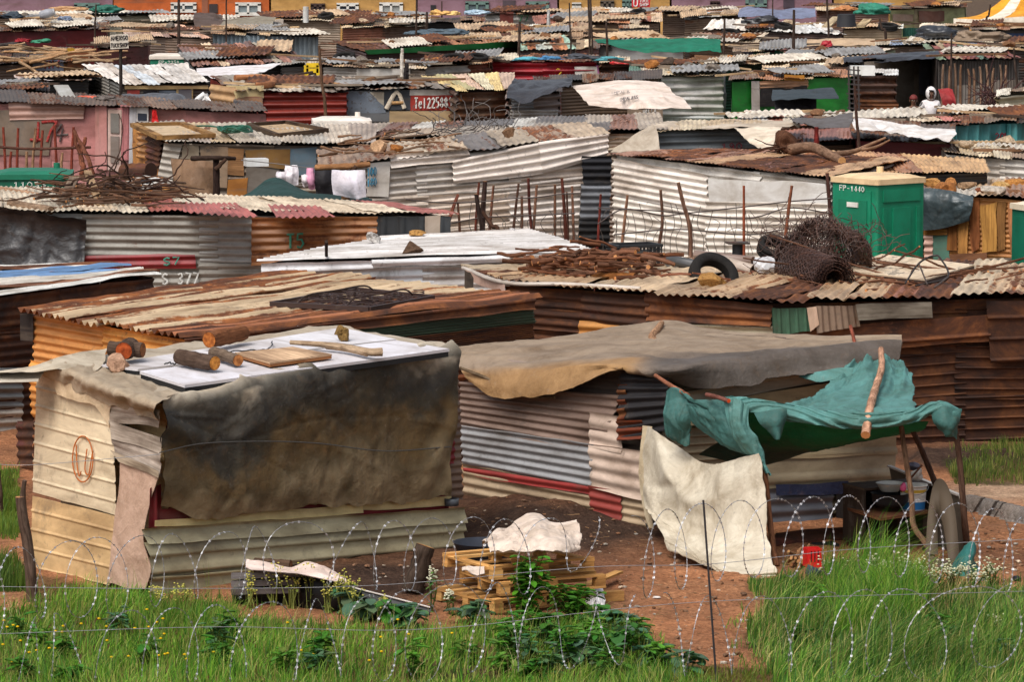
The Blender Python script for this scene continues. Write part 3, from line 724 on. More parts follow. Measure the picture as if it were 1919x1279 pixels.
uu,vv=np.meshgrid(np.linspace(0,1,nu),np.linspace(0,1,nv),indexing='ij')
fold=1.7*sum(.016*np.exp(-np.abs(uu-k-.02*np.sin(vv*5+k*9))/.006)for k in(.27,.52,.76))-.014*np.exp(-np.abs(vv-.47-.02*np.sin(uu*9))/.01)+sum(a*np.exp(-np.abs((vv-v0)-m*(uu-u0))/.012)*np.exp(-((uu-u0-.09)/.1)**2)for u0,v0,m,a in((0,.16,3.2,.03),(0,.16,1.5,-.03),(0,.17,.7,.03),(.35,.2,2.2,.022),(.62,.18,-2.0,.022),(.1,.5,-1.2,.02),(.3,.6,1.4,-.02),(.55,.62,.9,.02),(.78,.4,-1.6,.02),(.84,.2,2.8,.03)))+0.045*np.sin((uu*9-vv*6)*3.1)*np.exp(-((uu/.16)**2+((vv-.25)/.25)**2))+0.03*np.sin((uu+vv*.3)*50)*np.exp(-(((uu-.97)/.08)**2))
B_+=normals(B_)*fold[...,None]*np.sign(np.dot(normals(B_)[50,30],F_.n));ragged(B_,.05,'blr')
nz=fbm(B_,1.1,4,5)
cols=blend([K(196,184,164,.1),K(84,80,72,.2),K(58,56,52,.3),K(66,60,48,.5),K(100,80,50,.9),K(96,82,58,.8),K(136,118,90,.6)],np.where(vv<.16,vv/.16*1.0,1+(vv-.16)/.84*5+nz*1.3+.7*fbm(B_,3.2,4,2)+.3*fbm(B_,11,2,8)))  # pale top band paints skylight on the folded rim; lower tones are stains
cloth_mb(B_,cols.reshape(-1,4)).build('tarpaulin',CLOTH,A.root)
mb=MB();mb.tube(smooth_poly([F_.hit(x,y,.24)for x,y in[(299,849),(380,832),(500,828),(600,832),(720,846),(845,838)]],6),.007,K(90,88,84,.5),5);mb.build('tie_wire',WIRE,A.root)
def lay(s,name,label,cat,px4,off,t,col,mat,group=None,edge=None):
 q4=[s.rp.hit(x,y,off+t)for x,y in px4];c=sum(q4)/4
 o=thing(name,label,cat,(c[0],c[1],c[2]-t),group)
 slab(s,q4,col,t*.35,mat).build('top_sheet',mat,o)
 lo=[p-s.rp.n*t*.36 for p in q4];ce=sum(lo)/4
 slab(s,[p+(ce-p)*0.006 for p in lo],edge or K(26,28,32,.3),t*.64,mat).build('core',PLAIN,o)
 return o
lay(A,'white_board','dark-edged white board at the back of the shack roof with a twisted wire on it','board',[(190,684),(258,692),(742,636),(640,614)],.05,.07,K(214,212,216,.12),BOARD,'white boards on the tarpaulin shack roof')
lay(A,'white_board','dark-edged white board at the front of the shack roof under two sawn logs','board',[(262,696),(346,722),(842,654),(742,638)],.05,.09,K(216,214,220,.12),BOARD,'white boards on the tarpaulin shack roof')
lay(A,'wooden_board','bare tan wooden board lying on the white roof boards','board',[(440,661),(506,680),(622,664),(548,650)],.16,.05,K(222,190,158),WOOD,None,K(150,96,52))
ENDW,ENDR,BK1,BK2=K(206,140,66),K(178,84,40),K(92,76,66),K(124,108,94)
def roof_log(s,name,label,x0,y0,x1,y1,r,bark,end,off=.16,group='sawn logs on the white roof boards',cat='log'):
 a,b=s.rp.hit(x0,y0,off),s.rp.hit(x1,y1,off);up=vec(0,0,r)
 return log_thing(name,label,cat,a+up,b+up,r,bark,end,group)
roof_log(A,'sawn_log','thick dark-barked log with a pale round cut end on the front white board',336,684,402,697,.088,BK1,ENDW)
roof_log(A,'sawn_log','slim grey-barked log with one orange cut end beside the tan board',400,672,446,687,.065,BK2,K(196,132,78))
roof_log(A,'sawn_log','shaggy brown log at the back of the white boards below the rust roof',392,654,456,640,.095,K(132,88,60),K(184,110,52))
roof_log(A,'sawn_log','short stump with a reddish cut face beside the pink stone',246,668,232,677,.105,BK1,ENDR)
roof_log(A,'sawn_log','dark half-hidden stump just behind the reddish-faced stump',268,672,206,668,.085,BK1,K(150,96,56),.17)
def stone(label,s,px,py,r,col,group=None,flat=.7,sx=1.2,off=0.0,name='stone',cat='stone',sub=2,rough=.35):
 p=s.rp.hit(px,py,off)if s is not None else GP(px,py)
 return tag(rock_mb(p,r,col,sub,rough,None,flat,sx,R.uniform(0,3)).build(name,ROCK,origin=p,smooth=False),label,cat,group)
stone('pinkish broken stone holding the roof cloth of the tarpaulin-fronted shack',A,222,700,.11,K(196,160,136),off=.05,flat=.9,sub=3)
bp=[A.rp.hit(x,y,.22)for x,y in[(544,642),(590,645),(640,650),(690,660),(716,660)]]
mb=MB();mb.tube(smooth_poly(bp,5),np.linspace(.025,.05,21),K(186,164,138),8);mb.tube(smooth_poly([A.rp.hit(x,y,.20)for x,y in[(612,650),(650,655),(688,664)]],5),.03,K(170,146,120),7)
tag(mb.build('forked_branch',BARK),'pale forked branch lying on the white roof boards','branch')
stone('fuzzy yellow-brown fibre clump behind the forked branch',A,640,640,.10,K(146,118,70),off=.12,flat=.9,name='fibre_clump',cat='fibre clump',sub=3,rough=.5)
bp=[A.rp.hit(x,y,.155)for x,y in[(308,683),(318,680),(326,683),(338,678),(360,674),(384,668),(395,670),(430,660),(470,657),(496,656),(508,650),(510,640)]]
mb=MB();mb.tube(smooth_poly(bp,5)+.006*np.sin(np.arange(56)*1.6)[:,None],.008,K(36,34,34),5);tag(mb.build('twisted_wire',WIRE),'thin black twisted wire trailing over the white roof boards','wire')
# ================================================================ brown-tarp shack in the middle
B=shack('patched grey tin shack under a brown roof tarpaulin with a green awning','brown tarpaulin roof',[(860,662,51.5),(1240,700,48.8),(1688,646,50.4),(1285,612,53.2)],dict(front=PAL(K(128,112,102,.3),K(116,102,94,.35)),left=DARK,right=PAL(K(150,138,116,.12),K(138,126,108,.2)),style_right='ibr'),None,inset=0.2,rows=3,wwarp=.03,wpitch=.095,wamp=.014)
B.planes['front']=Plane(P(862,700,51.4),P(868,935,51.35),P(1240,1000,48.75));B.planes['right']=Plane(P(1240,720,48.8),P(1240,1000,48.75),P(1685,962,50.4))
panel(B,'front',[(862,716),(1165,742),(1122,850),(864,800)],K(140,118,106,.30),'corr','u',.06,pitch=.095,amp=.016,label='brown-grey corrugated upper sheet')
panel(B,'front',[(864,797),(1112,832),(1108,914),(866,868)],K(150,150,152,.08),'corr','u',.085,pitch=.09,amp=.016,label='bare galvanised sheet')
panel(B,'front',[(868,866),(1210,936),(1212,1000),(870,938)],K(178,156,128,.30),'corr','u',.05,pitch=.105,amp=.016)
panel(B,'front',[(868,876),(1110,912),(1112,930),(868,890)],K(160,58,54,.12),'corr','u',.075,pitch=.105,amp=.012,name='red_strip')
panel(B,'front',[(1105,912),(1164,925),(1162,990),(1110,978)],K(150,66,58,.22),'corr','u',.078,pitch=.105,amp=.012,name='red_strip')
panel(B,'front',[(1106,770),(1168,780),(1166,852),(1104,838)],K(206,184,168,.12),'corr','u',.07,pitch=.15,amp=.012,label='pale peeling sheet',warp=.02)
panel(B,'front',[(1104,830),(1212,846),(1208,940),(1106,914)],K(210,188,172,.10),'corr','u',.078,pitch=.15,amp=.013,label='pale peeling sheet',warp=.02)
panel(B,'front',[(1160,700),(1254,706),(1252,806),(1158,826)],K(44,42,44,.12),'corr','u',.10,pitch=.105,amp=.02,label='black corrugated sheet with rust patches',warp=.02)
panel(B,'front',[(1156,722),(1172,722),(1172,792),(1156,796)],K(120,58,34,.6),'corr','u',.118,pitch=.105,amp=.02,name='rust_patch')
panel(B,'front',[(1158,790),(1206,788),(1204,822),(1158,826)],K(130,62,34,.6),'corr','u',.118,pitch=.105,amp=.02,name='rust_patch')
planks(B,'right',[[(1262,738),(1560,690),(1600,705),(1262,768)],[(1262,766),(1660,700),(1680,780),(1262,800)],[(1400,800),(1680,790),(1680,852),(1400,862)],[(1430,858),(1682,846),(1680,905),(1430,918)]],[K(158,148,132,.1),K(168,150,116,.12),K(166,148,116,.15),K(158,144,118,.18)],style='ibr',pitch=.3,amp=.014,off=.05,name='wall_plank',warp=.012)
panel(B,'right',[(1432,918),(1560,912),(1562,1000),(1434,1010)],K(92,94,102,.15),'corr','u',.05,pitch=.14,amp=.016,label='grey corrugated lower sheet')  # grey set darker, the awning's shade is put into the colour
panel(B,'right',[(1446,992),(1580,985),(1580,1030),(1446,1040)],K(120,66,44,.6),'corr','u',.07,pitch=.14,amp=.016)
panel(B,'right',[(1568,908),(1690,900),(1690,1010),(1570,1020)],K(38,34,32,.3),'ibr','v',.04,pitch=.2)  # dark colour stands for the shade low on the wall under the awning
panel(B,'right',[(1455,912),(1590,902),(1600,925),(1455,930)],K(34,40,66,.3),'flat','u',.10,mat=CLOTH,name='blue_cloth',warp=.04)
rows=[[P(852,652,52.2),P(1000,636,53),P(1240,607,53.4),P(1330,622,53.1),P(1500,632,52),P(1690,634,51.2)],[P(856,660,51.6),P(1000,655,51.6),P(1220,645,51.3),P(1400,652,51),P(1560,646,50.8),P(1690,638,50.8)],[P(860,676,51.35),P(980,690,50.55),P(1130,686,49.4),P(1260,690,48.6),P(1450,672,49.3),P(1690,644,50.25)],[P(862,688,51.25),P(970,700,50.4),P(1130,692,49.3),P(1256,705,48.5),P(1450,690,49.15),P(1684,664,50.1)],[P(880,716,51.0),P(940,747,50.5),P(1060,734,49.6),P(1165,698,48.9),P(1330,722,48.7),P(1560,690,49.5),P(1674,682,50.05)]]
B_=loft(rows,130,46);nu,nv=B_.shape[:2]
uu,vv=np.meshgrid(np.linspace(0,1,nu),np.linspace(0,1,nv),indexing='ij')
B_=crumple(B_,0.055,.6,1.6,seed=4.0,face=vec(0,-.5,1));B_=crumple(B_,0.014,2.6,2.6,seed=11.0,face=vec(0,-.5,1))
B_+=vec(0,-.5,-.5)*(0.09*np.sin(vv*26+9*uu+2*fbm(B_,.8,2,3))*np.clip((vv-.62)/.2,0,1)*np.clip((uu-.5)/.15,0,1))[...,None]
ragged(B_,.04,'b')
nz=fbm(B_,.9,3,5)
cl=blend([K(150,132,112,.1),K(146,128,108,.15),K(134,118,102,.2)],np.clip(vv*2.4+nz*.4,0,2))*1.0
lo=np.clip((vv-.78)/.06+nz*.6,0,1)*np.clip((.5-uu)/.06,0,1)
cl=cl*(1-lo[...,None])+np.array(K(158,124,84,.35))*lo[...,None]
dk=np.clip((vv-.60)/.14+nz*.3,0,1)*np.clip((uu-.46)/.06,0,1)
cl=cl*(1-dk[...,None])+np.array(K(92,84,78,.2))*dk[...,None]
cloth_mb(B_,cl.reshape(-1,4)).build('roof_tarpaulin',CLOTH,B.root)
mb=MB();mb.tube(smooth_poly([P(862,690,51.05),P(920,712,50.7),P(985,742,50.2),P(1040,745,49.9)],6),.02,K(120,104,84),6);mb.build('tie_stick',BARK,B.root)
mb=MB();mb.tube(smooth_poly([P(1240,606,52.9),P(1232,618,52.4),P(1222,634,51.9),P(1228,650,51.4),P(1222,668,50.9)],5),np.linspace(.035,.075,21),K(176,140,110),9,True,K(204,148,100));tag(mb.build('tied_branch',BARK),'broken branch tied onto the brown tarpaulin roof','branch')
mb=MB();mb.tube(smooth_poly([P(1594,612,51.0),P(1600,636,50.6),P(1607,668,50.2)],5),.022,K(150,84,66),7,True,K(210,150,90));tag(mb.build('upright_stick',BARK),'thin reddish stick standing up behind the green awning','stick')
# ================================================================ green awning and its poles
aw=thing('awning','faded green cloth awning stretched on poles in front of the plank wall','awning',(P(1600,780,47.6)[0],47.6,0))
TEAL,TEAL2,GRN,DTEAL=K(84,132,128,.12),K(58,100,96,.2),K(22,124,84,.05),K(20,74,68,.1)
rows=[[P(1597,664,50.05),P(1640,670,50.0),P(1692,682,50.0)],[P(1570,700,49.4),P(1628,702,49.2),P(1706,704,49.3)],[P(1530,740,48.5),P(1600,740,48.3),P(1716,735,48.4)],[P(1470,766,47.5),P(1590,768,47.3),P(1712,752,47.5)],[P(1420,770,47.0),P(1580,782,46.7),P(1720,770,46.8)],[P(1425,780,46.95),P(1580,795,46.7),P(1726,786,46.75)]]
B_=loft(rows,110,64);B_=crumple(B_,.045,4,.3,seed=2,face=vec(0,-1,.6),ridge=.9);B_=crumple(B_,.026,9,.7,seed=6,face=vec(0,-1,.6),ridge=.9);uu,vv=np.meshgrid(np.linspace(0,1,110),np.linspace(0,1,64),indexing='ij');B_+=vec(0,-.8,.6)*(.045*(1-1.6*np.abs(np.sin(uu*15+1.5*np.sin(vv*4+uu*5))))*np.clip(1.15-vv*1.1,0,1))[...,None];ragged(B_,.05,'lr');cloth_mb(B_,TEAL).build('awning_cloth',CLOTH,aw)
rows=[[P(1370,744,47.1),P(1440,752,46.9),P(1580,778,46.6),P(1700,772,46.6),P(1740,757,46.6),P(1772,755,46.6),P(1796,768,46.6)],[P(1372,758,46.95),P(1440,766,46.75),P(1580,790,46.45),P(1700,782,46.45),P(1745,772,46.45),P(1772,772,46.4),P(1796,782,46.45)],[P(1376,772,46.9),P(1430,776,46.75),P(1580,802,46.5),P(1700,794,46.5),P(1745,778,46.5),P(1766,800,46.45),P(1793,800,46.5)]]
B_=loft(rows,150,24);B_=crumple(B_,.034,1.8,8.0,seed=3,face=vec(0,-1,.3));uu,vv=np.meshgrid(np.linspace(0,1,150),np.linspace(0,1,24),indexing='ij');B_+=vec(0,-1,.2)*(.03*(1-1.7*np.abs(np.sin(vv*8+5*np.sin(uu*7)+uu*6))))[...,None];cloth_mb(B_,TEAL).build('rolled_edge',CLOTH,aw)
rows=[[P(1748,770,46.5),P(1770,762,46.4),P(1796,772,46.5)],[P(1752,790,46.45),P(1772,795,46.3),P(1796,792,46.4)],[P(1762,802,46.5),P(1778,812,46.4),P(1790,822,46.5)]]
B_=crumple(loft(rows,20,20),.04,4,4,face=vec(0,-1,0));cloth_mb(B_,TEAL2).build('knotted_corner',CLOTH,aw)
rows=[[P(1400,768,47.0),P(1560,790,46.9),P(1740,788,46.9)],[P(1392,800,47.3),P(1540,826,47.3),P(1722,806,47.2)],[P(1330,838,47.8),P(1500,846,48.0),P(1640,812,48.3)],[P(1310,850,48.2),P(1440,868,48.3),P(1600,800,48.8)]]
B_=loft(rows,50,30);B_=crumple(B_,.03,2,1,face=vec(0,-1,0))
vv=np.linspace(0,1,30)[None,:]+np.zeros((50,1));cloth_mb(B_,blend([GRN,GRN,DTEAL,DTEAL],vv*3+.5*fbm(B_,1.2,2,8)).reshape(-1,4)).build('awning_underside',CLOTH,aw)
rows=[[P(1252,738,47.9),P(1268,728,47.8),P(1290,742,47.7),P(1300,756,47.6)],[P(1249,780,47.8),P(1270,778,47.65),P(1296,786,47.6)],[P(1250,812,47.8),P(1272,816,47.7),P(1294,800,47.7)],[P(1258,818,47.8),P(1284,838,47.7),P(1290,832,47.7)]]
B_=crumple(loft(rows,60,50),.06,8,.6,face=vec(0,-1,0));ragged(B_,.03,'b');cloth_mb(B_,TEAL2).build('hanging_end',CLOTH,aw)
rows=[[P(1276,730,47.7),P(1302,748,47.4),P(1330,754,47.3),P(1356,746,47.2),P(1372,742,47.1)],[P(1290,760,47.5),P(1330,775,47.2),P(1360,782,47.05),P(1385,770,47.0)],[P(1296,786,47.5),P(1340,808,47.2),P(1372,824,47.0),P(1402,806,46.9)],[P(1300,792,47.5),P(1350,828,47.2),P(1394,848,46.95),P(1426,856,46.8)]]
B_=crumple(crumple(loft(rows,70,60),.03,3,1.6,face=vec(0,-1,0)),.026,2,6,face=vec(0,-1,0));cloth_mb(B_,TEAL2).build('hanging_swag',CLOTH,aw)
rows=[[P(1358,746,47.0),P(1380,748,46.85),P(1404,762,46.8)],[P(1366,790,46.85),P(1386,796,46.7),P(1402,800,46.75)],[P(1384,830,46.85),P(1402,828,46.7),P(1418,826,46.75)],[P(1400,850,46.85),P(1418,852,46.7),P(1430,850,46.75)],[P(1420,858,46.8),P(1427,862,46.7),P(1433,866,46.75)],[P(1436,886,46.7),P(1440,888,46.65),P(1442,894,46.7)]]
B_=crumple(loft(rows,40,60),.04,12,1,face=vec(0,-1,0));cloth_mb(B_,TEAL).build('tied_strip',CLOTH,aw)
rows=[[P(1414,776,46.7),P(1450,770,46.6),P(1474,766,46.6)],[P(1424,792,46.6),P(1454,790,46.5),P(1472,782,46.6)],[P(1446,812,46.6),P(1458,816,46.5),P(1466,806,46.6)],[P(1454,822,46.6),P(1458,824,46.5),P(1462,818,46.6)]]
B_=crumple(loft(rows,18,20),.02,4,2,face=vec(0,-1,0));cloth_mb(B_,TEAL2).build('loose_corner',CLOTH,aw)
rows=[[P(1496,706,49.3),P(1560,690,49.3),P(1600,690,49.3)],[P(1530,716,49.2),P(1570,710,49.15),P(1596,704,49.2)]]
cloth_mb(crumple(loft(rows,20,8),.02,3,3),TEAL).build('loose_corner',CLOTH,aw)
def pole(label,pts,r0,r1,col=K(112,84,66),group=None,name='wooden_pole',cat='pole',cap=None,seg=8):
 q=smooth_poly(pts,6)if len(pts)>2 else wobble(pts[0],pts[1],10,.025)
 return tag(MB().tube(q,np.linspace(r0,r1,len(q))*(1+.06*np.sin(np.arange(len(q))*2.1)),col,seg,True,cap).build(name,BARK),label,cat,group)
AWG='wooden poles under the green awning'
pole('bent pole with a kink near its foot, under the awning cloth',[GP(1757,1066),P(1735,1020,46.35),P(1712,985,46.5),P(1708,930,46.7),P(1696,850,46.9),P(1686,778,47.0)],.034,.028,K(122,96,76),AWG)
pole('dark pole leaning away under the awning cloth beside the kinked pole',[GP(1796,1010),P(1770,950,47.9),P(1742,880,47.6),P(1722,832,47.3),P(1700,788,47.1)],.04,.028,K(82,64,56),AWG)
pole('straight pole at the knotted outer corner of the awning',[GP(1814,1046),P(1806,960,46.7),P(1800,880,46.6),P(1790,800,46.5)],.042,.03,K(96,74,62),AWG)
pole('short pole at the edge of the hanging white sheet',[GP(1455,1062),P(1444,990,46.6),P(1436,910,46.7),P(1428,856,46.8)],.036,.028,K(128,88,64),AWG)
pole('thick pale branch weighing down the green awning cloth',[P(1651,655,49.6),P(1652,690,48.9),P(1640,730,47.9),P(1630,768,46.75),P(1622,816,46.3)],.034,.052,K(200,158,132),None,'bare_branch','branch',K(214,150,96))
pole('thin bare stick poking out above the hanging awning end',[P(1228,704,48.3),P(1252,720,48.0),P(1290,742,47.6)],.022,.026,K(164,110,86),None,'bare_stick','stick')
pole('short stick with a red cut end on the awning edge',[P(1324,740,47.2),P(1345,745,47.0),P(1366,752,46.8)],.024,.024,K(130,84,74),None,'bare_stick','stick',K(214,84,40))
ws=thing('hanging_sheet','dirty white plastic sheet hung as a curtain below the green awning','sheet',(P(1330,950,47.2)[0],47.2,0))
rows=[[P(1219,799,48.5),P(1262,832,48.1),P(1310,864,47.7),P(1350,870,47.3),P(1398,858,46.85),P(1426,852,46.65)],[P(1212,850,48.45),P(1270,885,47.8),P(1320,900,47.4),P(1370,896,46.9),P(1434,884,46.5)],[P(1209,905,48.4),P(1290,940,47.5),P(1370,940,46.8),P(1438,940,46.4)],[P(1218,962,48.2),P(1290,1000,47.3),P(1370,1010,46.6),P(1444,1010,46.2)],[P(1246,1016,47.2),P(1310,1052,46.4),P(1380,1076,45.8),P(1456,1076,45.6)],[P(1258,1036,46.9),P(1310,1062,46.15),P(1385,1088,45.5),P(1458,1086,45.4)]]
B_=loft(rows,90,80);nu,nv=B_.shape[:2];uu,vv=np.meshgrid(np.linspace(0,1,nu),np.linspace(0,1,nv),indexing='ij')
B_=crumple(B_,.07,1.1,.7,seed=7,face=vec(0,-1,0));B_=crumple(B_,.014,3.5,3.0,seed=15,face=vec(0,-1,0))
sw=.13*(1-1.7*np.abs(np.sin(11*(vv-.24*(1-((uu-.5)/.5)**2))+.8*fbm(B_,1.2,2,3))))*np.exp(-((uu-.42)/.42)**2)*np.clip(1.1-vv*1.5,0,1)+.07*np.sin(vv*60)*np.clip((vv-.82)/.1,0,1)
B_+=vec(0.1,-1,0)*sw[...,None];ragged(B_,.04,'blr')
nz=fbm(B_,1.4,4,5)
cl=blend([K(206,198,180,.1),K(194,184,164,.2),K(150,134,110,.5)],np.clip(.3+nz*1.0+np.clip(vv-.75,0,1)*3.5,0,2))
cloth_mb(B_,cl.reshape(-1,4)).build('sheet_cloth',CLOTH,ws)
pl=B.planes['front']
rows=[[P(1204,798,48.75),P(1222,800,48.6)],[P(1198,880,48.7),P(1216,880,48.5)],[P(1204,950,48.6),P(1222,960,48.3)],[P(1216,990,48.4),P(1226,992,48.3)]]
cloth_mb(crumple(loft(rows,8,40),.015,3,2),K(206,190,160,.25)).build('sheet_edge',CLOTH,ws)
# ---------------------------------------------------------------- kitchen corner under the awning
def wp(px,py,d):return P(px,py,d)
tb=thing('low_table','low dark table with a brown board top under the awning','table',GP(1650,1035))
tq=[P(1588,952,47.9),P(1650,972,46.9),P(1742,958,47.5),P(1700,940,48.5)]
slab(None,tq,K(130,86,60),.03).build('table_top',WOOD,tb)
for k,p in enumerate(tq):
 c=sum(tq)/4;e=p+(c-p)*.12;MB().bar((e[0],e[1],gz(e)),(e[0],e[1],e[2]-.03),.05,.05,K(58,44,36),up=(0,1,0)).build('leg',WOOD,tb)
cb=thing('shade_cabinet','dark open cabinet added behind the low table for shade under the awning','cabinet',GP(1665,1030));c_,ex,ey,DK_=P(1668,1022,48.0),vec(.42,.20,0),vec(-.10,.2,0),K(46,40,36,.4)  # added cabinet, its dark boards deepen the shade under the awning
c_[2]=.32;MB().box(c_+ey,ex,unit(ey)*.012,vec(0,0,.31),DK_).build('back_panel',BOARD,cb)
for s_ in(-1,0,1):MB().box(c_+ex*s_,unit(ex)*.014,ey,vec(0,0,.31),K(58,46,38,.4)).build('side_panel',BOARD,cb)
for z in(-.30,.31):MB().box(c_+vec(0,0,z),ex*1.04,ey*1.06,vec(0,0,.013),K(66,50,40,.4)).build('shelf',BOARD,cb)
mb=MB();sheet(mb,P(1452,1000,47.7),P(1586,990,48.3),P(1590,1046,48.2),P(1454,1058,47.6),K(96,44,30,.75),'corr','u',.14,.018);tag(mb.build('rusty_sheet',TIN),'rusty tin sheet leaning low behind the firewood heap','tin sheet')
tag(MB().box(P(1520,1040,47.9),vec(.26,.08,0),vec(-.05,.16,0),vec(0,0,.13),K(34,32,34,.3)).build('shade_box',PLAIN),'low black box added behind the red crate for shade under the awning','box')  # added black box, fills the floor under the awning with dark
def pan(name,label,cat,c,prof,mat=PLAIN,parts=(),group=None,seg=24):
 """turned vessel from (radius, height, colour) rings"""
 t=thing(name,label,cat,c,group);A_=[];CC=[]
 for r,z,cl in prof:
  A_.append([np.array(c)+vec(r*math.cos(a),r*math.sin(a),z)for a in np.linspace(0,2*math.pi,seg+1)]);CC+=[cl]*(seg+1)
 MB().grid(np.array(A_),None,CC).build('vessel',mat,t);return t
c=P(1711,956,47.6);Wt,Bl,Yl=K(226,222,214,.2),K(40,110,168,.2),K(210,170,60,.2)
bk=pan('paint_bucket','white paint bucket with a blue label and yellow band on the low table','bucket',c,[(.0,0,Wt),(.13,0,Wt),(.132,.02,Bl),(.14,.14,Bl),(.141,.15,Wt),(.146,.2,Wt),(.147,.205,Yl),(.149,.235,Yl),(.15,.24,Wt),(.152,.27,Wt),(.162,.272,Wt),(.162,.285,Wt),(.148,.285,Wt),(.14,.1,Wt)])
MB().tube([np.array(c)+vec(.16*math.cos(a),.16*math.sin(a)*.5-.1,.28-.09*abs(math.sin(a)))for a in np.linspace(math.pi,2*math.pi,14)],.004,K(120,120,120,.6),5).build('handle',WIRE,bk)
c=P(1668,948,47.5);Dk=K(34,33,34,.3)
pan('cooking_pot','wide black cooking pot beside the paint bucket','pot',c,[(0,0,Dk),(.16,0,Dk),(.2,.05,Dk),(.21,.14,Dk),(.225,.145,Dk),(.2,.14,Dk),(.18,.04,Dk),(0,.03,Dk)])
c=c+vec(.0,.05,.15)
pan('enamel_basin','tilted white enamel basin with a dark rim in the black pot','basin',c,[(0,0,Wt),(.1,.005,Wt),(.15,.09,Wt),(.165,.095,K(40,44,52,.2)),(.15,.1,Wt),(.1,.02,Wt),(0,.012,Wt)])
tag(rock_mb(P(1692,922,47.3),.045,K(206,84,128,.2),2,.2,None,1.2).build('pink_cup',PLAIN),'small pink plastic cup between basin and bucket','cup')
B_=[]
tag(rock_mb(P(1716,902,47.6),.10,K(206,204,200),3,.5,None,.8,1.2).build('crumpled_bag',CLOTH),'crumpled white plastic bag on top of the paint bucket','bag')
tag(rock_mb(P(1712,884,47.9),.085,K(92,90,104),3,.6,None,.8).build('striped_rag',CLOTH),'bundled grey and black rag above the leaning table','rag')
tag(MB().bar(P(1700,905,47.4),P(1728,872,47.4),.02,.02,K(96,62,48)).build('wooden_spoon',WOOD),'dark wooden handle sticking out of the paint bucket','spoon')
lt=thing('side_table','dark table standing on its edge with a pale rim beside the awning pole','table',GP(1760,1045))
tq=[P(1666,876,49.2),P(1796,930,47.3),P(1818,1052,46.9),P(1690,1000,48.6)]
mb=slab(None,tq,K(86,78,68),.03,up=(-.5,-1,0));mb.build('table_top',BOARD,lt)
MB().bar(tq[0]+vec(0,0,.012),tq[1]+vec(0,0,.012),.05,.02,K(206,202,196)).build('rim',BOARD,lt)
MB().bar(tq[1]+vec(.02,0,0),tq[2]+vec(.02,0,0),.03,.03,K(176,170,160),up=(0,1,0)).build('rim',BOARD,lt)
ar=thing('slotted_board','curved brown board with a long slot leaning under the awning','panel',GP(1775,1072))
outer=smooth_poly([P(1734,1040,46.2),P(1740,960,46.6),P(1752,905,46.9),P(1772,905,46.8),P(1790,960,46.5),P(1800,1072,46.1)],6)
inner=smooth_poly([P(1758,1040,46.15),P(1757,985,46.5),P(1760,975,46.6),P(1764,975,46.6),P(1770,1000,46.45),P(1778,1052,46.1)],6)
A_=np.stack([outer,inner,inner+vec(0,.04,0),outer+vec(0,.04,0)],1);MB().grid(A_,None,K(88,76,62),wrap=True).build('panel_board',BOARD,ar)
slab(None,[P(1735,1040,46.2),P(1778,1052,46.1),P(1800,1074,45.95),P(1744,1068,46.1)],K(82,66,52),.03).build('foot_board',BOARD,ar)
rc=thing('red_crate','small red plastic crate standing in the grass by the white sheet','crate',GP(1522,1075))
c0=P(1522,1062,46.0);ex,ey=vec(.075,.02,0),vec(-.02,.08,0)
for s_ in(-1,1):
 MB().box(c0+ey*s_+vec(0,0,.10),ex,unit(ey)*.006,vec(0,0,.1),K(206,34,34,.1)).build('side_panel',PLAIN,rc)
 MB().box(c0+ex*s_+vec(0,0,.10),ey*.9,unit(ex)*.006,vec(0,0,.1),K(196,30,30,.1)).build('side_panel',PLAIN,rc)
mb=MB()
for k in(-.5,0,.5):mb.box(c0-ey*1.09+ex*k+vec(0,0,.12),ex*.09,ey*.02,vec(0,0,.06),K(90,12,14,.3))
mb.build('slots',PLAIN,rc)
tag(rock_mb(GP(1524,1086),.11,K(54,66,86),3,.5,None,.8).build('blue_rag',CLOTH),'dark blue rag bundled below the red crate','rag')
mb=MB()
for k in range(16):stick_mb(GP(1470+R.uniform(0,50),1055+R.uniform(-8,14))+vec(0,0,R.uniform(.02,.1)),GP(1468+R.uniform(0,55),1056+R.uniform(-8,14))+vec(0,0,R.uniform(.05,.16)),.025,.018,jit(K(164,122,88)),.02,5,5,mb,K(196,150,104))
tag(mb.build('firewood_heap',BARK),'low heap of split firewood at the foot of the white sheet','firewood')
rows=[[P(1808,1024,46),P(1822,1020,45.9),P(1826,1030,46)],[P(1800,1045,45.9),P(1816,1044,45.7),P(1824,1050,45.9)],[P(1788,1064,45.9),P(1812,1066,45.6),P(1832,1066,45.9)],[P(1780,1082,45.7),P(1812,1086,45.5),P(1836,1084,45.7)]]
tag(cloth_mb(crumple(loft(rows,24,30),.04,4,2,face=vec(0,-1,0)),K(44,108,104,.1)).build('net_bag',CLOTH),'slumped dark teal net bag beside the awning corner pole','bag')
tag(rock_mb(GP(1906,1090),.05,K(28,30,38),2,.5).build('black_rag',CLOTH),'small black rag on the bare soil near the grass','rag')
for k in range(10):
 t=k/9;a=GP(1812+118*t,956+28*t);mb=MB()
 tilt=vec(.06,0,.10);mb.box(a+vec(0,0,.07),vec(.045,-.05,0),vec(.03,.03,0),tilt,jit(K(142,136,132),.15))
 tag(mb.build('edging_brick',ROCK,smooth=False),'tilted grey brick in the zigzag edging row behind the awning','brick','tilted bricks of the zigzag edging')
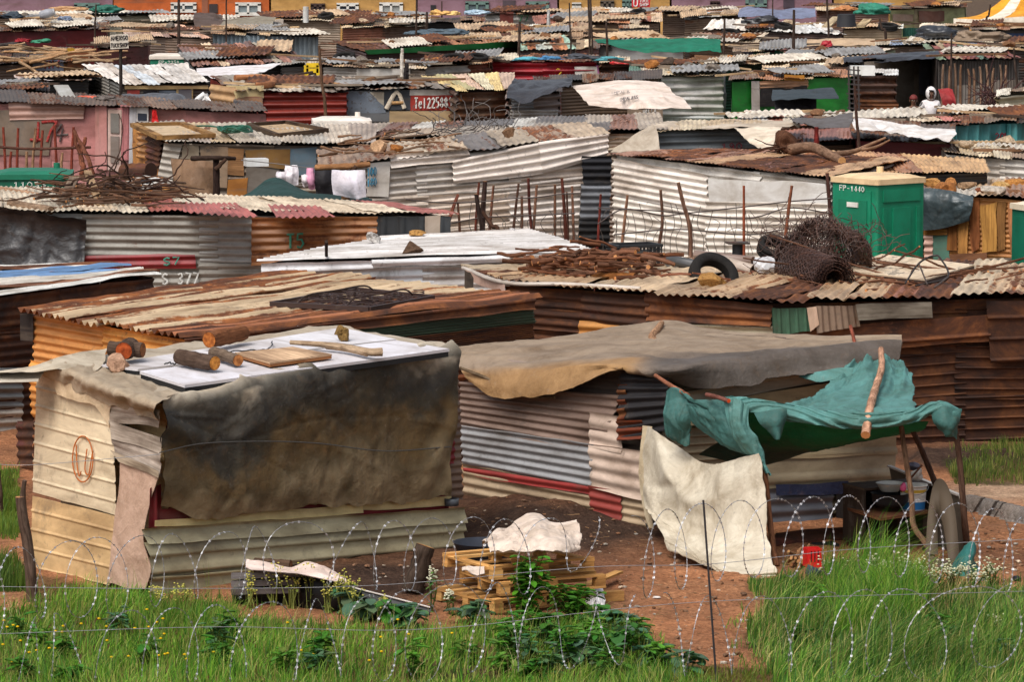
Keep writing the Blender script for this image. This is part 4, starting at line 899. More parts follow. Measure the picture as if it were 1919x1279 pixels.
 # ================================================================ pallets, log and rubbish in front
PINE=K(216,168,104)
def pallet(label,o,ux,uy,L=1.2,Wd=1.0,z=0.0,tint=1.0,skip=()):
 """o: ground corner, ux / uy unit vectors, boards along ux"""
 t=thing('wooden_pallet',label,'pallet',o,'stacked wooden pallets');ux,uy=unit(ux),unit(uy);up=vec(0,0,1)
 col=lambda:jit(tuple(np.array(PINE)*tint),.18)
 for k in range(5):
  if k in skip:continue
  c=o+ux*L/2+uy*(0.05+k*(Wd-.1)/4)+up*(z+.13);MB().box(c,ux*L/2,uy*.047,up*.011,col()).build('deck_board',WOOD,t)
 for k in range(3):
  c=o+ux*(0.05+k*(L-.1)/2)+uy*Wd/2+up*(z+.108);MB().box(c,uy*Wd/2,ux*.05,up*.010,col()).build('cross_board',WOOD,t)
  c=o+ux*L/2+uy*(0.05+k*(Wd-.1)/2)+up*(z+.011);MB().box(c,ux*L/2,uy*.05,up*.011,col()).build('bottom_board',WOOD,t)
  for j in range(3):
   c=o+ux*(0.06+k*(L-.12)/2)+uy*(.05+j*(Wd-.1)/2)+up*(z+.059);MB().box(c,ux*.055,uy*.048,up*.037,col()).build('spacer_block',WOOD,t)
 return t
pb=GP(930,1154);ux=vec(math.cos(.5),math.sin(.5),0);uy=vec(-math.sin(.5),math.cos(.5),0)
rt_=lambda a:(ux*math.cos(a)+uy*math.sin(a),uy*math.cos(a)-ux*math.sin(a))
pallet('lowest wooden pallet of the stack, its far end in the weeds',pb-ux*.02-vec(0,.02,0),*rt_(.12),1.2,1.05,.02,.95)
pallet('middle wooden pallet of the stack, shifted sideways',pb+ux*.06+uy*.03,*rt_(-.06),1.2,1.0,.185,1.0)
pallet('topmost wooden pallet of the stack, under the white cloth',pb+ux*.0+uy*.06,*rt_(.03),1.2,1.05,.35,1.06,(1,2))
pp=GP(1150,1125)
tag(MB().bar(GP(1090,1112)+vec(0,0,.06),GP(1160,1090)+vec(0,0,.10),.1,.025,PINE).build('loose_plank',WOOD),'loose pine plank sticking out of the pallet stack towards the soil','plank')
tag(MB().box(GP(1148,1126)+vec(0,0,.05),vec(.1,.03,0),vec(-.02,.06,0),vec(0,0,.05),PINE).build('pallet_block',WOOD),'loose pine block on the soil beside the white rag','block')
rows=[[P(905,1024,43.9),P(960,998,44.3),P(995,975,44.6),P(1030,985,44.5),P(1082,978,44.3)],[P(908,1026,43.6),P(960,1010,43.8),P(1000,992,43.9),P(1040,1000,43.8),P(1086,998,43.9)],[P(915,1028,43.4),P(960,1022,43.4),P(1000,1020,43.3),P(1050,1016,43.3),P(1085,1016,43.6)],[P(920,1040,43.2),P(980,1040,43.1),P(1040,1040,43.1),P(1080,1035,43.4)]]
tag(cloth_mb(crumple(crumple(loft(rows,90,60),.06,3.4,3.4,face=vec(0,-1,.3),ridge=.9),.028,7,7,face=vec(0,-1,.3)),K(210,194,180,.1)).build('white_cloth',CLOTH),'crumpled white cloth heaped on the topmost pallet','cloth')
rows=[[P(868,1064,43.4),P(905,1058,43.3)],[P(866,1072,43.3),P(905,1072,43.2)]]
tag(cloth_mb(crumple(loft(rows,20,14),.04,5,5),K(214,200,190,.1)).build('white_cloth',CLOTH),'small white rag stuffed between the middle pallet boards','cloth')
rows=[[GP(1096,1128)+vec(0,0,.1),GP(1120,1122)+vec(0,0,.14),GP(1130,1130)+vec(0,0,.1)],[GP(1095,1136)+vec(0,0,.05),GP(1122,1140)+vec(0,0,.08),GP(1136,1146)+vec(0,0,.03)],[GP(1104,1142)+vec(0,0,.02),GP(1126,1152)+vec(0,0,.03),GP(1140,1160)+vec(0,0,.01)]]
tag(cloth_mb(crumple(loft(rows,24,24),.03,5,5,face=vec(0,-.3,1)),K(226,226,230)).build('white_rag',CLOTH),'torn white rag on the ground at the right end of the weeds','rag')
a,b=GP(772,1112),P(798,1024,44.3);log_thing('leaning_log','dark bark log leaning against the pallets with a pale slanted top','log',a+vec(0,0,.02),b,.115,K(74,62,54),K(206,150,90),None,14,.85)
c=GP(905,1042)
pan('wash_tub','dark blue-grey tub half hidden behind the pallets','tub',P(908,1044,46.6),[(0,0,K(52,58,70,.3)),(.28,0,K(52,58,70,.3)),(.34,.16,K(56,62,74,.3)),(.35,.165,K(70,76,88,.3)),(.33,.16,K(40,44,54,.3)),(.26,.02,K(40,44,54,.3)),(0,.02,K(40,44,54,.3))])
tr=thing('black_trough','long black plastic trough with grey slats at its end in the weeds','trough',GP(600,1140))
dT=43.6
prof_top=[P(x,y,d)for x,y,d in[(436,1092,43.9),(540,1076,43.8),(600,1084,43.6),(660,1104,43.4),(730,1122,43.2),(806,1142,43.1)]]
tp=smooth_poly(prof_top,5);bp_=tp.copy();bp_[:,2]=np.array([gz(p)-.02 for p in tp]);bp_[:,1]-=.05
bk_=tp+vec(.02,.3,-.02);bb=bk_.copy();bb[:,2]=bp_[:,2]
MB().grid(np.stack([bk_+vec(0,0,-.01),bb,bp_,tp,tp+vec(0,.03,.012),bp_+vec(0,.05,.05)],1),None,K(24,24,26,.25)).build('trough_shell',PLAIN,tr)
MB().tube(tp[12:]+vec(0,-.006,.015),.010,K(196,186,178,.2),6).build('pale_rim',PLAIN,tr)
for k in range(3):
 MB().bar(P(434,1080+15*k,43.75),P(562,1076+15*k,43.65),.05,.06,jit(K(112,106,108),.1)).build('grey_slat',WOOD,tr)
rows=[[P(462,1052,44.1),P(500,1056,44.0),P(545,1066,43.9),P(580,1056,43.9),P(615,1068,43.7),P(646,1086,43.5)],[P(460,1064,43.8),P(500,1070,43.7),P(550,1074,43.6),P(590,1072,43.5),P(625,1084,43.4),P(650,1094,43.3)],[P(470,1070,43.6),P(510,1074,43.5),P(560,1078,43.4),P(600,1084,43.3),P(630,1092,43.2),P(648,1098,43.2)]]
tag(cloth_mb(crumple(loft(rows,60,22),.02,2,3,face=vec(0,-.5,1)),K(226,206,196,.1)).build('white_cloth',CLOTH),'white cloth draped over the black trough in the weeds','cloth')
a,b=P(478,1060,44.4),P(545,1062,44.3);log_thing('sawn_log','short dark log behind the white cloth on the black trough','log',a,b,.075,K(96,76,62),K(150,104,70))
pan('tin_can','small dark tin on the ledge at the shack corner','tin',F_.hit(846,948,.12),[(0,0,K(70,74,80,.2)),(.08,0,K(70,74,80,.2)),(.085,.08,K(84,88,94,.2)),(.07,.08,K(40,42,46,.2)),(0,.06,K(30,30,34,.2))])
def post(label,x0,y0,x1,y1,r,dd=0,col=K(96,80,70),group='rough wooden fence posts in front',notch=True):
 a=GP(x0,y0);b=P(x1,y1,a[1]+dd);t=thing('fence_post',label,'post',a,group)
 q=wobble(a-vec(0,0,.1),b,14,.04);MB().tube(q,np.linspace(r,r*.85,14),col,12,True,K(190,140,96)).build('shaft',BARK,t)
 if notch:
  stick_mb(b-vec(.0,0,.12),b+vec(.05,-.01,.16),r*.6,r*.35,col,.02,5,7).build('split_top',BARK,t)
 return t
post('stout fence post with a split slanted top on the left',62,1128,38,930,.062)
post('thin weathered fence post at the left edge of the frame',6,972,-3,880,.035,notch=False)
# ================================================================ second and third rows
# --- rust-roofed shed behind the white boards
Cs=shack('large rust-striped tin shed with a green band along its right wall','rust-striped roof behind the white boards',[(45,583,54.7),(345,634,51.7),(1002,562,55.2),(560,512,58.8)],dict(front=ORRUST,right=PAL(K(104,62,40,.85),K(130,76,44,.8)),left=DKRUST),[(2,K(196,172,140,.58)),(1,K(184,146,110,.62)),(1,K(172,108,72,.68))],valley=.40,rpitch=.165,ramp=.03,rstyle='corr',rn=6,over=.10,wamp=.016,wpitch=.10,rows=3,rrows=1)
panel(Cs,'right',[(420,640),(1000,574),(1002,606),(640,646)],K(58,76,56,.14),'ibr','u',.07,pitch=.16,amp=.012,label='dark green sheet',name='green_sheet')
panel(Cs,'right',[(560,652),(1002,604),(1002,636),(800,668)],K(140,84,48,.8),'corr','u',.055,pitch=.12,amp=.016)
panel(Cs,'right',[(345,636),(1004,560),(1004,580),(345,656)],K(150,92,66,.8),'ibr','u',.13,pitch=.12,amp=.012,name='fascia_sheet')
panel(Cs,'front',[(38,588),(60,590),(60,640),(38,640)],K(40,34,32,.3),'flat','u',.05,name='corner_board')
bq=[on_roof(Cs,x,y,.10)for x,y in[(508,570),(668,543),(812,558),(692,580)]]
bt=thing('bed_base','rusty sprung bed base lying on the rust-striped roof','bed base',sum(bq)/4);RB=K(62,44,38)
for k in range(4):MB().bar(bq[k],bq[(k+1)%4],.05,.06,RB).build('side_rail',TIN,bt)
mb=MB()
for k in range(1,15):
 t=k/15;mb.tube(wobble(bq[0]*(1-t)+bq[1]*t,bq[3]*(1-t)+bq[2]*t,6,.05),.008,RB,4,False);mb.tube(wobble(bq[0]*(1-t)+bq[3]*t,bq[1]*(1-t)+bq[2]*t,6,.05),.008,RB,4,False)
for k in range(14):
 p=bq[0]+(bq[1]-bq[0])*R.uniform(.1,.9)+(bq[3]-bq[0])*R.uniform(.1,.8);mb.tube([p+vec(.07*math.cos(a),.07*math.sin(a),.004*a)for a in np.linspace(0,18,40)],.006,RB,4,False)
mb.build('spring_mesh',WIRE,bt)
for t in(.25,.75):
 a=bq[0]*(1-t)+bq[3]*t;b=bq[1]*(1-t)+bq[2]*t;c=(a+b)/2+vec(0,0,.10)
 MB().tube(smooth_poly([a,a*.85+b*.15+vec(0,0,.1),c,a*.15+b*.85+vec(0,0,.1),b],5),.012,RB,5).build('arched_bar',TIN,bt)
 # --- far-left blue and white roof
Is=shack('dark rusty shed with blue and white roof strips at the left edge','blue and white striped roof at the left edge',[(-70,562,57.2),(300,517,60.6),(190,496,63),(-60,500,63)],dict(front=PAL(K(74,50,40,.9),K(60,44,38,.8)),right=DKRUST),PAL(K(206,200,190,.2),K(110,146,190,.2),K(196,176,160,.35),K(230,226,218,.1),K(150,104,78,.6)),rn=9,rrun='u',rpitch=.14,ramp=.015,wpitch=.12,wamp=.016,rows=4)
panel(Is,'front',[(-40,690),(44,690),(44,768),(-40,770)],K(120,122,122,.15),'corr','u',.06,pitch=.12,amp=.018)
panel(Is,'front',[(-40,766),(42,764),(40,818),(-40,824)],K(196,188,176,.12),'corr','u',.05,pitch=.12,amp=.018)
mb=MB();sheet(mb,P(30,790,54.3),P(62,790,53.9),P(62,872,53.9),P(32,872,54.3),K(92,40,34,.7),'corr','u',.12,.016)
mb.build('loose_sheet',TIN,Cs.root)
# --- big rust shed on the right
Ds=shack('long dark rusty shed with firewood, wire and tyres piled on its roof','junk-covered roof of the long rusty shed',[(945,531,58.2),(1440,568,55.8),(1990,552,57.0),(1110,478,64.5)],dict(front=DKRUST,left=BROWNT,right=PAL(K(72,34,26,.93),K(58,28,24,.97),K(84,42,30,.88)),style_right='rib'),None,wpitch=.14,wamp=.018,rows=3,cols=3,inset=.08)
Ds.planes['right']=Plane(P(1440,575,55.75),P(1440,700,55.75),P(1960,560,56.9))
rp_=[(3,K(196,164,128,.42)),(1,K(150,96,74,.7)),(2,K(210,186,154,.34)),(1,K(124,76,62,.8))]
for qd,n_ in(([P(868,503,60.6),P(945,529,58.1),P(1240,516,61.5),P(1110,484,64.5)],5),([P(944,529,58.1),P(1442,566,55.6),P(1700,500,62.0),P(1120,484,64)],7),([P(1438,567,55.65),P(1990,551,56.9),P(1990,492,63.0),P(1560,494,62.6)],8)):
 roof_mesh(*qd,rp_,'corr',n_,.13,.016,.08,.04).build('roof',TIN,Ds.root)
Ds.rp=Plane(P(945,531,58.2),P(1440,568,55.8),P(1500,494,62.8))
pr=Plane(P(870,508,60.3),P(944,534,58.1),P(944,600,58.1))
panel(Ds,pr,[(872,506),(946,534),(944,552),(874,524)],K(196,164,148,.08),'flat','u',.05,name='fascia_board',label='pinkish board')
panel(Ds,pr,[(870,508),(886,514),(886,560),(870,556)],K(92,80,70,.2),'flat','u',.06,mat=WOOD,name='corner_post')
mb=MB();mb.tube(smooth_poly([P(868,502,60.4),P(945,530,57.95),P(1060,533,57.5),P(1200,541,56.9)],5),.028,K(206,196,186,.2),8);mb.build('eave_rail',TIN,Ds.root)
panel(Ds,'front',[(946,536),(1092,545),(1086,625),(946,612)],K(108,58,42,.9),'corr','u',.06,pitch=.12,amp=.02,warp=.03)
panel(Ds,'front',[(1092,548),(1218,556),(1216,618),(1088,602)],K(96,54,46,.85),'corr','u',.075,pitch=.12,amp=.02,warp=.03)
panel(Ds,'front',[(1084,602),(1222,610),(1222,650),(1084,650)],K(214,150,78,.5),'corr','u',.09,pitch=.12,amp=.018,label='orange-yellow rusted sheet')
panel(Ds,'front',[(1208,548),(1446,574),(1446,612),(1212,602)],K(160,100,56,.75),'corr','u',.095,pitch=.12,amp=.018)
panel(Ds,'front',[(1224,604),(1446,612),(1446,645),(1224,648)],K(176,164,138,.35),'corr','u',.07,pitch=.12,amp=.018)
panel(Ds,'right',[(1445,577),(1516,576),(1520,622),(1447,626)],K(74,112,88,.14),'ibr','v',.09,pitch=.12,amp=.01,name='green_sheet')
panel(Ds,'right',[(1512,577),(1530,576),(1536,608),(1518,622)],K(222,190,164,.1),'flat','v',.12,name='pale_sheet')
panel(Ds,'right',[(1528,576),(1606,574),(1612,612),(1530,626)],K(136,114,96,.4),'corr','v',.10,pitch=.09,amp=.014)
panel(Ds,'right',[(1604,570),(1744,566),(1746,596),(1608,600)],K(136,130,120,.3),'flat','u',.12,mat=WOOD,name='grey_board')
panel(Ds,'right',[(1450,622),(1858,590),(1858,640),(1450,670)],K(140,92,60,.72),'rib','u',.055,pitch=.3,amp=.02)
panel(Ds,'right',[(1850,564),(1990,562),(1990,676),(1856,682)],K(56,32,28,.95),'rib','u',.07,pitch=.28,amp=.02)
def roof_tyre(label,s,px,py,d,axis,rad):return tyre_thing(label,P(px,py,d),axis,rad)
roof_tyre('large tyre propped up by a yellow stone on the long rusty shed',Ds,1337,517,59.4,(.25,-.62,.55),.35)
roof_tyre('tyre lying behind the pipes beside the tangled wire mesh',Ds,1450,466,63.6,(.15,-.5,.8),.25)
stone('flat yellow stone propping up the large tyre',None,0,0,.1,K(178,134,74))if False else None
tag(rock_mb(P(1332,541,58.3),.17,K(186,142,84),3,.4,None,.8,1.2).build('stone',ROCK,smooth=False),'rugged yellow stone under the large tyre on the rusty shed','stone')
for i,(a,b,r,c,lb)in enumerate([((1248,486,61.5),(1308,498,60.8),.075,K(70,70,72),'dark plastic pipe stub left of the large tyre'),((1304,478,62.3),(1412,490,61.6),.07,K(132,112,102),'rust-brown pipe lying behind the large tyre'),((1340,487,61.4),(1414,508,60.4),.085,K(176,160,146),'pale wide pipe running from the tyre to the silver bag')]):
 p0,p1=P(*a),P(*b);mb=MB();n=14;ring=lambda p,rr:[p+rr*(math.cos(t)*np.cross(unit(p1-p0),(0,0,1))+math.sin(t)*vec(0,0,1))for t in np.linspace(0,2*math.pi,n+1)]
 mb.grid(np.array([ring(p0,r),ring(p1,r),ring(p1,r*.82),ring(p0,r*.82),ring(p0,r)]),None,c);tag(mb.build('old_pipe',PLAIN),lb,'pipe','old pipes on the rusty shed roof')
tag(rock_mb(P(1436,517,60.3),.17,K(206,208,214),3,.35,None,.9,1.2).build('silver_bag',PLASTICTARP,smooth=False),'crinkled silver bag beside the wire mesh roll','bag')
def sticks(name,label,cat,n,box,dz,lens,rads,col,dd,kind=None,group=None):
 mb=MB()
 for k in range(n):
  x,y=R.uniform(box[0],box[2]),R.uniform(box[1],box[3]);t=(y-box[1])/(box[3]-box[1]+1e-6)
  p=P(x,y,dd[0]+(dd[1]-dd[0])*t)+vec(0,0,R.uniform(0,dz));L=R.uniform(*lens);a=R.gauss(0,.55)+(math.pi if R.random()<.5 else 0)
  q=p+vec(math.cos(a),math.sin(a),R.gauss(0,.12))*L;r=R.uniform(*rads);stick_mb(p,q,r,r*R.uniform(.5,.8),jit(col,.3),L*.06,7,5,mb,jit(K(196,140,92),.2))
 return tag(mb.build(name,BARK),label,cat,group,kind)
sticks('firewood_pile','heap of thin brown firewood sticks on the left end of the rusty shed roof','firewood',150,(985,498,1215,524),.30,(.2,.6),(.018,.045),K(122,84,64),(61.8,58.9),'stuff')
sticks('firewood_pile','scatter of reddish sticks around the large tyre on the rusty shed','firewood',24,(1200,512,1440,542),.05,(.3,.8),(.012,.03),K(140,92,72),(61,58.0),'stuff')
sticks('scrap_pile','scatter of rusty bars and laths right of the wire mesh roll','scrap metal',70,(1600,510,1925,556),.06,(.5,1.9),(.012,.026),K(118,84,66),(61,57.3),'stuff')
a,b=P(1112,524,59.2),P(1192,527,58.9);log_thing('rotten_log','rough orange-brown rotten log in front of the firewood heap','log',a,b,.12,K(140,92,50),K(120,80,50))
mb=MB();mb.tube(smooth_poly([P(1222,490,60.5),P(1212,502,60),P(1204,520,59.2),P(1190,532,58.6)],5),np.linspace(.06,.025,16),K(170,134,110),8,True,K(206,150,100));mb.tube(smooth_poly([P(1206,514,59.3),P(1214,524,59),P(1208,532,58.8)],5),.025,K(170,134,110),6)
tag(mb.build('forked_branch',BARK),'pale forked branch standing up beside the black crate','branch')
ct=thing('plastic_crate','black slatted plastic crate at the back of the rusty shed roof','crate',P(1188,497,61.8));cc=P(1188,497,61.8);BK_=K(40,41,44,.3)
ex,ey,hh=vec(.30,.12,0),vec(-.09,.2,0),.29
def lattice(c,ax,h,nx,nz,col):
 mb=MB();up=vec(0,0,1)
 for k in range(nx+1):p=c+ax*(2*k/nx-1);mb.bar(p,p+up*h,.022,.012,col,up=np.cross(unit(ax),up))
 for k in range(nz+1):z=up*h*k/nz;mb.bar(c-ax+z,c+ax+z,.026,.014,col)
 return mb
for s_ in(-1,1):
 lattice(cc+ey*s_,ex,hh,12,5,BK_).build('slatted_side',PLAIN,ct);lattice(cc+ex*s_,ey,hh,7,5,BK_).build('slatted_side',PLAIN,ct)
MB().box(cc+vec(0,0,.01),ex,ey,vec(0,0,.01),BK_).build('crate_floor',PLAIN,ct)
MB().box(cc-ey*1.06+vec(0,0,.15),ex*.30,unit(ey)*.006,vec(0,0,.07),K(66,66,66,.4)).build('lettering_plate',PLAIN,ct)
for s_ in(-1,1):MB().bar(cc+ey*s_-ex*1.04+vec(0,0,hh),cc+ey*s_+ex*1.04+vec(0,0,hh),.05,.04,BK_).build('rim',PLAIN,ct);MB().bar(cc+ex*s_-ey*1.04+vec(0,0,hh),cc+ex*s_+ey*1.04+vec(0,0,hh),.05,.04,BK_).build('rim',PLAIN,ct)
WR=K(78,54,45,0)
rt=thing('wire_mesh_roll','rusty chicken-wire roll with a loose tangle standing on the long rusty shed','wire mesh',P(1520,545,58.6))
a,b=P(1565,524,58.3),P(1492,502,60.2);ax=unit(b-a);e1=unit(np.cross(ax,(0,0,1)));e2=np.cross(e1,ax);mb=MB()
Lr=np.linalg.norm(b-a)
for layer in range(5):
 rr=.30-.045*layer
 for sg in(-1,1):
  for k in range(26):
   t=np.linspace(0,1,26);ang=k*2*math.pi/26+sg*t*3.1
   w=rr*(1+.07*vnoise(np.stack([np.cos(ang)*2,np.sin(ang)*2,t*3],-1),1,layer))
   ang=ang+.045*np.sign(np.sin(t*60))
   mb.tube(a+np.outer(t*Lr,ax)+np.outer(w*np.cos(ang),e1)+np.outer(w*np.sin(ang),e2),.008,jit(WR,.3),3,False)
mb.build('mesh_roll',WIRE,rt)
mb=MB()
for k in range(44):
 t=np.linspace(0,1,44);y0=k/44
 for sg in(-1,1):
  u=1452+t*182;v=516-122*np.sin(np.pi*(.10+.8*t))*y0**.8+20*vnoise(np.stack([t*4,t*0+y0*3,t*0],-1),1,4)+5*sg*np.sign(np.sin(t*85+k))+18*t*(1-y0)
  d=60.4+1.2*vnoise(np.stack([t*3,t*0+y0*2,t*0+sg],-1),1,8)
  mb.tube(np.array([P(*q)for q in zip(u,v,d)]),.0075,jit(WR,.3),3,False)
mb.build('loose_mesh',WIRE,rt)
mb=MB()
for k in range(150):
 p=P(R.uniform(1450,1640),R.uniform(420,520),R.uniform(59.5,61.5));pts=[p]
 dr=unit(vec(R.gauss(0,1),R.gauss(0,.6),R.gauss(0,.8)))
 for j in range(12):dr=unit(dr+vec(R.gauss(0,.5),R.gauss(0,.4),R.gauss(0,.5)));pts.append(pts[-1]+dr*.07)
 mb.tube(pts,.006,jit(WR,.3),3,False)
mb.build('tangled_ends',WIRE,rt)
t_=[P(1572,506,60.2),P(1652,476,62.2),P(1826,496,60.8),P(1734,524,58.4)]
dt=thing('old_door','pale old door with a dark edge lying right of the wire mesh roll','door',sum(t_)/4);slab(None,t_,K(226,206,178,.75),.02).build('door_leaf',BOARD,dt);slab(None,[p-vec(0,0,.021)for p in t_],K(70,52,44,.3),.05).build('door_edge',BOARD,dt)
mb=MB();fr_=[P(1696,532,58.0),P(1722,494,58.6),P(1748,480,58.8),P(1762,484,58.7),P(1776,520,58.2),P(1716,536,57.8)];mb.tube(smooth_poly(fr_,5),.014,K(52,46,42,.2),6);mb.tube([P(1722,494,58.6),P(1738,534,57.8)],.012,K(70,56,46),6);mb.tube([P(1776,520,58.2),P(1750,540,57.6)],.012,K(70,56,46),6)
tag(mb.build('metal_frame',WIRE),'bent thin metal frame standing by the old door','frame')
st=thing('roof_chimney','small black flat-topped stove chimney in front of the white wall','chimney',P(1382,482,63.5));c0=P(1382,484,63.5)
MB().tube([c0,c0+vec(0,0,.2)],.08,K(34,34,36,.4),10).build('flue',PLAIN,st);MB().box(c0+vec(0,0,.225),vec(.16,.02,0),vec(-.02,.14,0),vec(0,0,.012),K(66,58,52,.5)).build('cap',TIN,st);MB().box(c0+vec(0,0,.01),vec(.15,.02,0),vec(-.02,.12,0),vec(0,0,.02),K(66,56,50,.5)).build('base_plate',TIN,st)
# --- white ribbed roof
Es=shack('low shed with a clean white ribbed roof and white corrugated front','white ribbed roof',[(487,492,61.3),(1114,474,62.2),(990,430,66.5),(715,446,66.3)],dict(front=PAL(K(214,214,216,.03),K(224,224,226,.02)),left=WHITER),None,wpitch=.125,wamp=.018,rows=3,cols=2,wwarp=.012)
mb=MB()
for k in range(4):e_=lambda t,v:(Es.roof[0]*(1-v)+Es.roof[1]*v)*(1-t)+(Es.roof[3]*(1-v)+Es.roof[2]*v)*t;sheet(mb,e_(k/4-.02,-.004),e_(k/4-.02,1.004),e_(k/4+.27,1),e_(k/4+.27,0),jit(K(206,204,204,.05),.06,.03),'rib','u',.24,.014,.012,.008,off=.05-.012*k,up=(0,0,1))
mb.build('roof',TIN,Es.root)
panel(Es,'front',[(490,493),(700,489),(700,502),(490,512)],K(226,226,230,.02),'corr','u',.16,pitch=.12,amp=.016,name='flashing',warp=.04)
panel(Es,'front',[(695,486),(955,478),(955,492),(695,502)],K(232,232,236,.02),'corr','u',.17,pitch=.12,amp=.016,name='flashing',warp=.04)
panel(Es,'front',[(950,476),(1114,468),(1114,484),(950,492)],K(226,226,230,.02),'corr','u',.15,pitch=.12,amp=.016,name='flashing',warp=.04)
stone('dark brown clod lying near the front edge of the white ribbed roof',Es,774,482,.15,K(104,82,66),flat=.75,sx=1.2,sub=3)
stone('flat yellow stone at the back of the white ribbed roof',Es,780,444,.15,K(206,158,92),flat=.4,sx=1.7,sub=3)
stone('crumpled white and blue bag on the left of the white ribbed roof',Es,699,458,.13,K(206,206,206),name='plastic_bag',cat='bag',sub=3,rough=.5,flat=.8)
tag(MB().bar(on_roof(Es,818,476,.03),on_roof(Es,916,472,.03),.06,.05,K(150,112,84)).build('wooden_batten',WOOD),'wooden batten lying along the front of the white ribbed roof','batten')
stone('small pale wire clump at the back edge of the white ribbed roof',Es,960,438,.07,K(206,206,210),name='wire_clump',cat='wire',rough=.6)
pole('thin dark pole in front of the white corrugated front',[GP(614,640)+vec(0,0,0),P(612,452,60.4)],.03,.024,K(62,52,46),None,'thin_pole')
# --- H: branches on its roof
Hs=shack('long low grey tin shack with a heap of branches on its roof','branch-covered tin roof',[(-60,396,67.4),(845,404,66.6),(735,383,70.6),(-60,351,72.6)],dict(front=GREYT),[(3,K(216,200,176,.22)),(1,K(176,104,92,.25)),(1,K(196,178,150,.4))],rn=13,rpitch=.09,ramp=.011,over=.12,wpitch=.12,wamp=.02,rows=3,cols=4,wwarp=.03)
panel(Hs,'front',[(470,408),(706,406),(706,490),(472,498)],K(176,120,74,.55),'corr','u',.07,pitch=.12,amp=.018,warp=.03,label='orange rusted corrugated sheet')
panel(Hs,'front',[(706,406),(845,406),(845,470),(706,480)],K(52,56,60,.2),'ibr','v',.06,pitch=.3,amp=.012)
panel(Hs,'front',[(796,406),(826,404),(826,445),(796,448)],K(176,162,148,.2),'flat','v',.09)
panel(Hs,'front',[(158,480),(366,476),(368,503),(158,506)],K(138,40,44,.15),'corr','u',.08,pitch=.12,amp=.02,warp=.03,name='red_strip')
px_text(Hs.planes['front'],'S7',304,498,338,496,14,3.5,K(52,130,112),.125).build('painted_number',PAINT,Hs.root)
px_text(Hs.planes['front'],'T5',535,466,572,464,26,4.5,K(52,128,104),.115).build('painted_number',PAINT,Hs.root)
px_text(Hs.planes['front'],'S 377',302,534,374,532,20,4,K(196,196,190),.06).build('painted_number',PAINT,Hs.root)
for q_ in([(348,402),(482,407),(440,382),(336,379)],[(520,407),(628,408),(600,386),(500,384)]):
 q_=[on_roof(Hs,x,y,.07)for x,y in q_];mb=MB();sheet(mb,*q_,K(176,98,90,.18),'corr','v',.11,.016,.02,.03,up=(0,0,1));mb.build('red_sheet',TIN,Hs.root)
pl=Hs.planes['front']
rows=[[pl.hit(x,y,.35)for x,y in[(-50,380),(20,388),(90,402),(162,412)]],[pl.hit(x,y,.2)for x,y in[(-50,400),(20,405),(90,416),(162,424)]],[pl.hit(x,y,.16)for x,y in[(-50,450),(30,450),(100,452),(160,455)]],[pl.hit(x,y,.2)for x,y in[(-50,500),(30,498),(100,502),(158,498)]]]
B_=crumple(crumple(loft(rows,60,40),.09,1.5,.8,face=pl.n),.03,4,2.5,face=pl.n);cloth_mb(B_,K(46,45,47,.1)).build('plastic_sheet',PLASTICTARP,Hs.root)
sticks('brushwood_pile','tangled heap of bare branches on the branch-covered tin roof','branches',110,(110,354,310,392),.22,(.3,1.1),(.012,.032),K(112,86,70),(72,67.2),'stuff')
mb=MB()
for k in range(40):
 p=P(R.uniform(130,300),R.uniform(345,392),R.uniform(68.5,71))+vec(0,0,.1);pts=[p];dr=unit(vec(R.gauss(0,1),R.gauss(0,.6),R.gauss(0,.3)))
 for j in range(14):dr=unit(dr+vec(R.gauss(0,.45),R.gauss(0,.3),R.gauss(0,.25)));pts.append(pts[-1]+dr*.10)
 mb.tube(pts,np.linspace(.02,.007,15),jit(K(78,60,52),.3),4,False)
tag(mb.build('brushwood_pile',BARK),'dark curly twigs on top of the branch heap','branches',None,'stuff')
a,b=P(20,388,68.2),P(96,402,67.3);log_thing('long_log','grey weathered log at the left front of the branch-covered roof','log',a+vec(0,0,.06),b+vec(0,0,.06),.07,K(150,128,108),K(120,96,76))
pole('long bare trunk slanting across the left of the branch-covered roof',[P(-30,352,72.3),P(40,362,71),P(120,374,70)],.07,.04,K(176,144,118),None,'bare_log','log')
def plank_thing(label,a,b,w,t,col,group=None,name='plank',cat='plank'):
 return tag(MB().bar(a,b,w,t,col).build(name,WOOD),label,cat,group)
plank_thing('grey plank lying steeply on the left of the branch heap',P(108,396,67.8),P(140,356,70.4)+vec(0,0,.2),.16,.04,K(138,120,104))
plank_thing('pale plank lying steeply on the middle of the branch heap',P(188,392,68.0)+vec(0,0,.05),P(164,344,71.0)+vec(0,0,.2),.12,.04,K(178,150,118))
qd=[P(230,360,70.8),P(268,346,72.2),P(324,356,71.2),P(278,370,69.8)]
t_=thing('white_hatch','white panel with a dark square hole on the branch-covered roof','panel',sum(qd)/4);slab(None,[p+vec(0,0,.16)for p in qd],K(226,222,214,.1),.04).build('panel_frame',BOARD,t_);ce=sum(qd)/4
slab(None,[p*.45+ce*.55+vec(0,0,.17)for p in qd],K(40,36,36,.2),.02).build('hole',BOARD,t_)
a,b=P(232,322,75),P(282,322,74.6)
dr=thing('rusty_drum','dark rusty drum on its side behind the branch heap','drum',a-vec(0,0,.15));mb=MB();mb.tube(np.array([a+(b-a)*t for t in np.linspace(0,1,13)]),[.14,.15,.145,.145,.155,.145,.145,.155,.145,.145,.145,.15,.14],K(96,48,44,.7),18);mb.build('drum_shell',TIN,dr);MB().tube([b,b+unit(b-a)*.01],.16,K(70,36,34,.7),18).build('rim',TIN,dr)
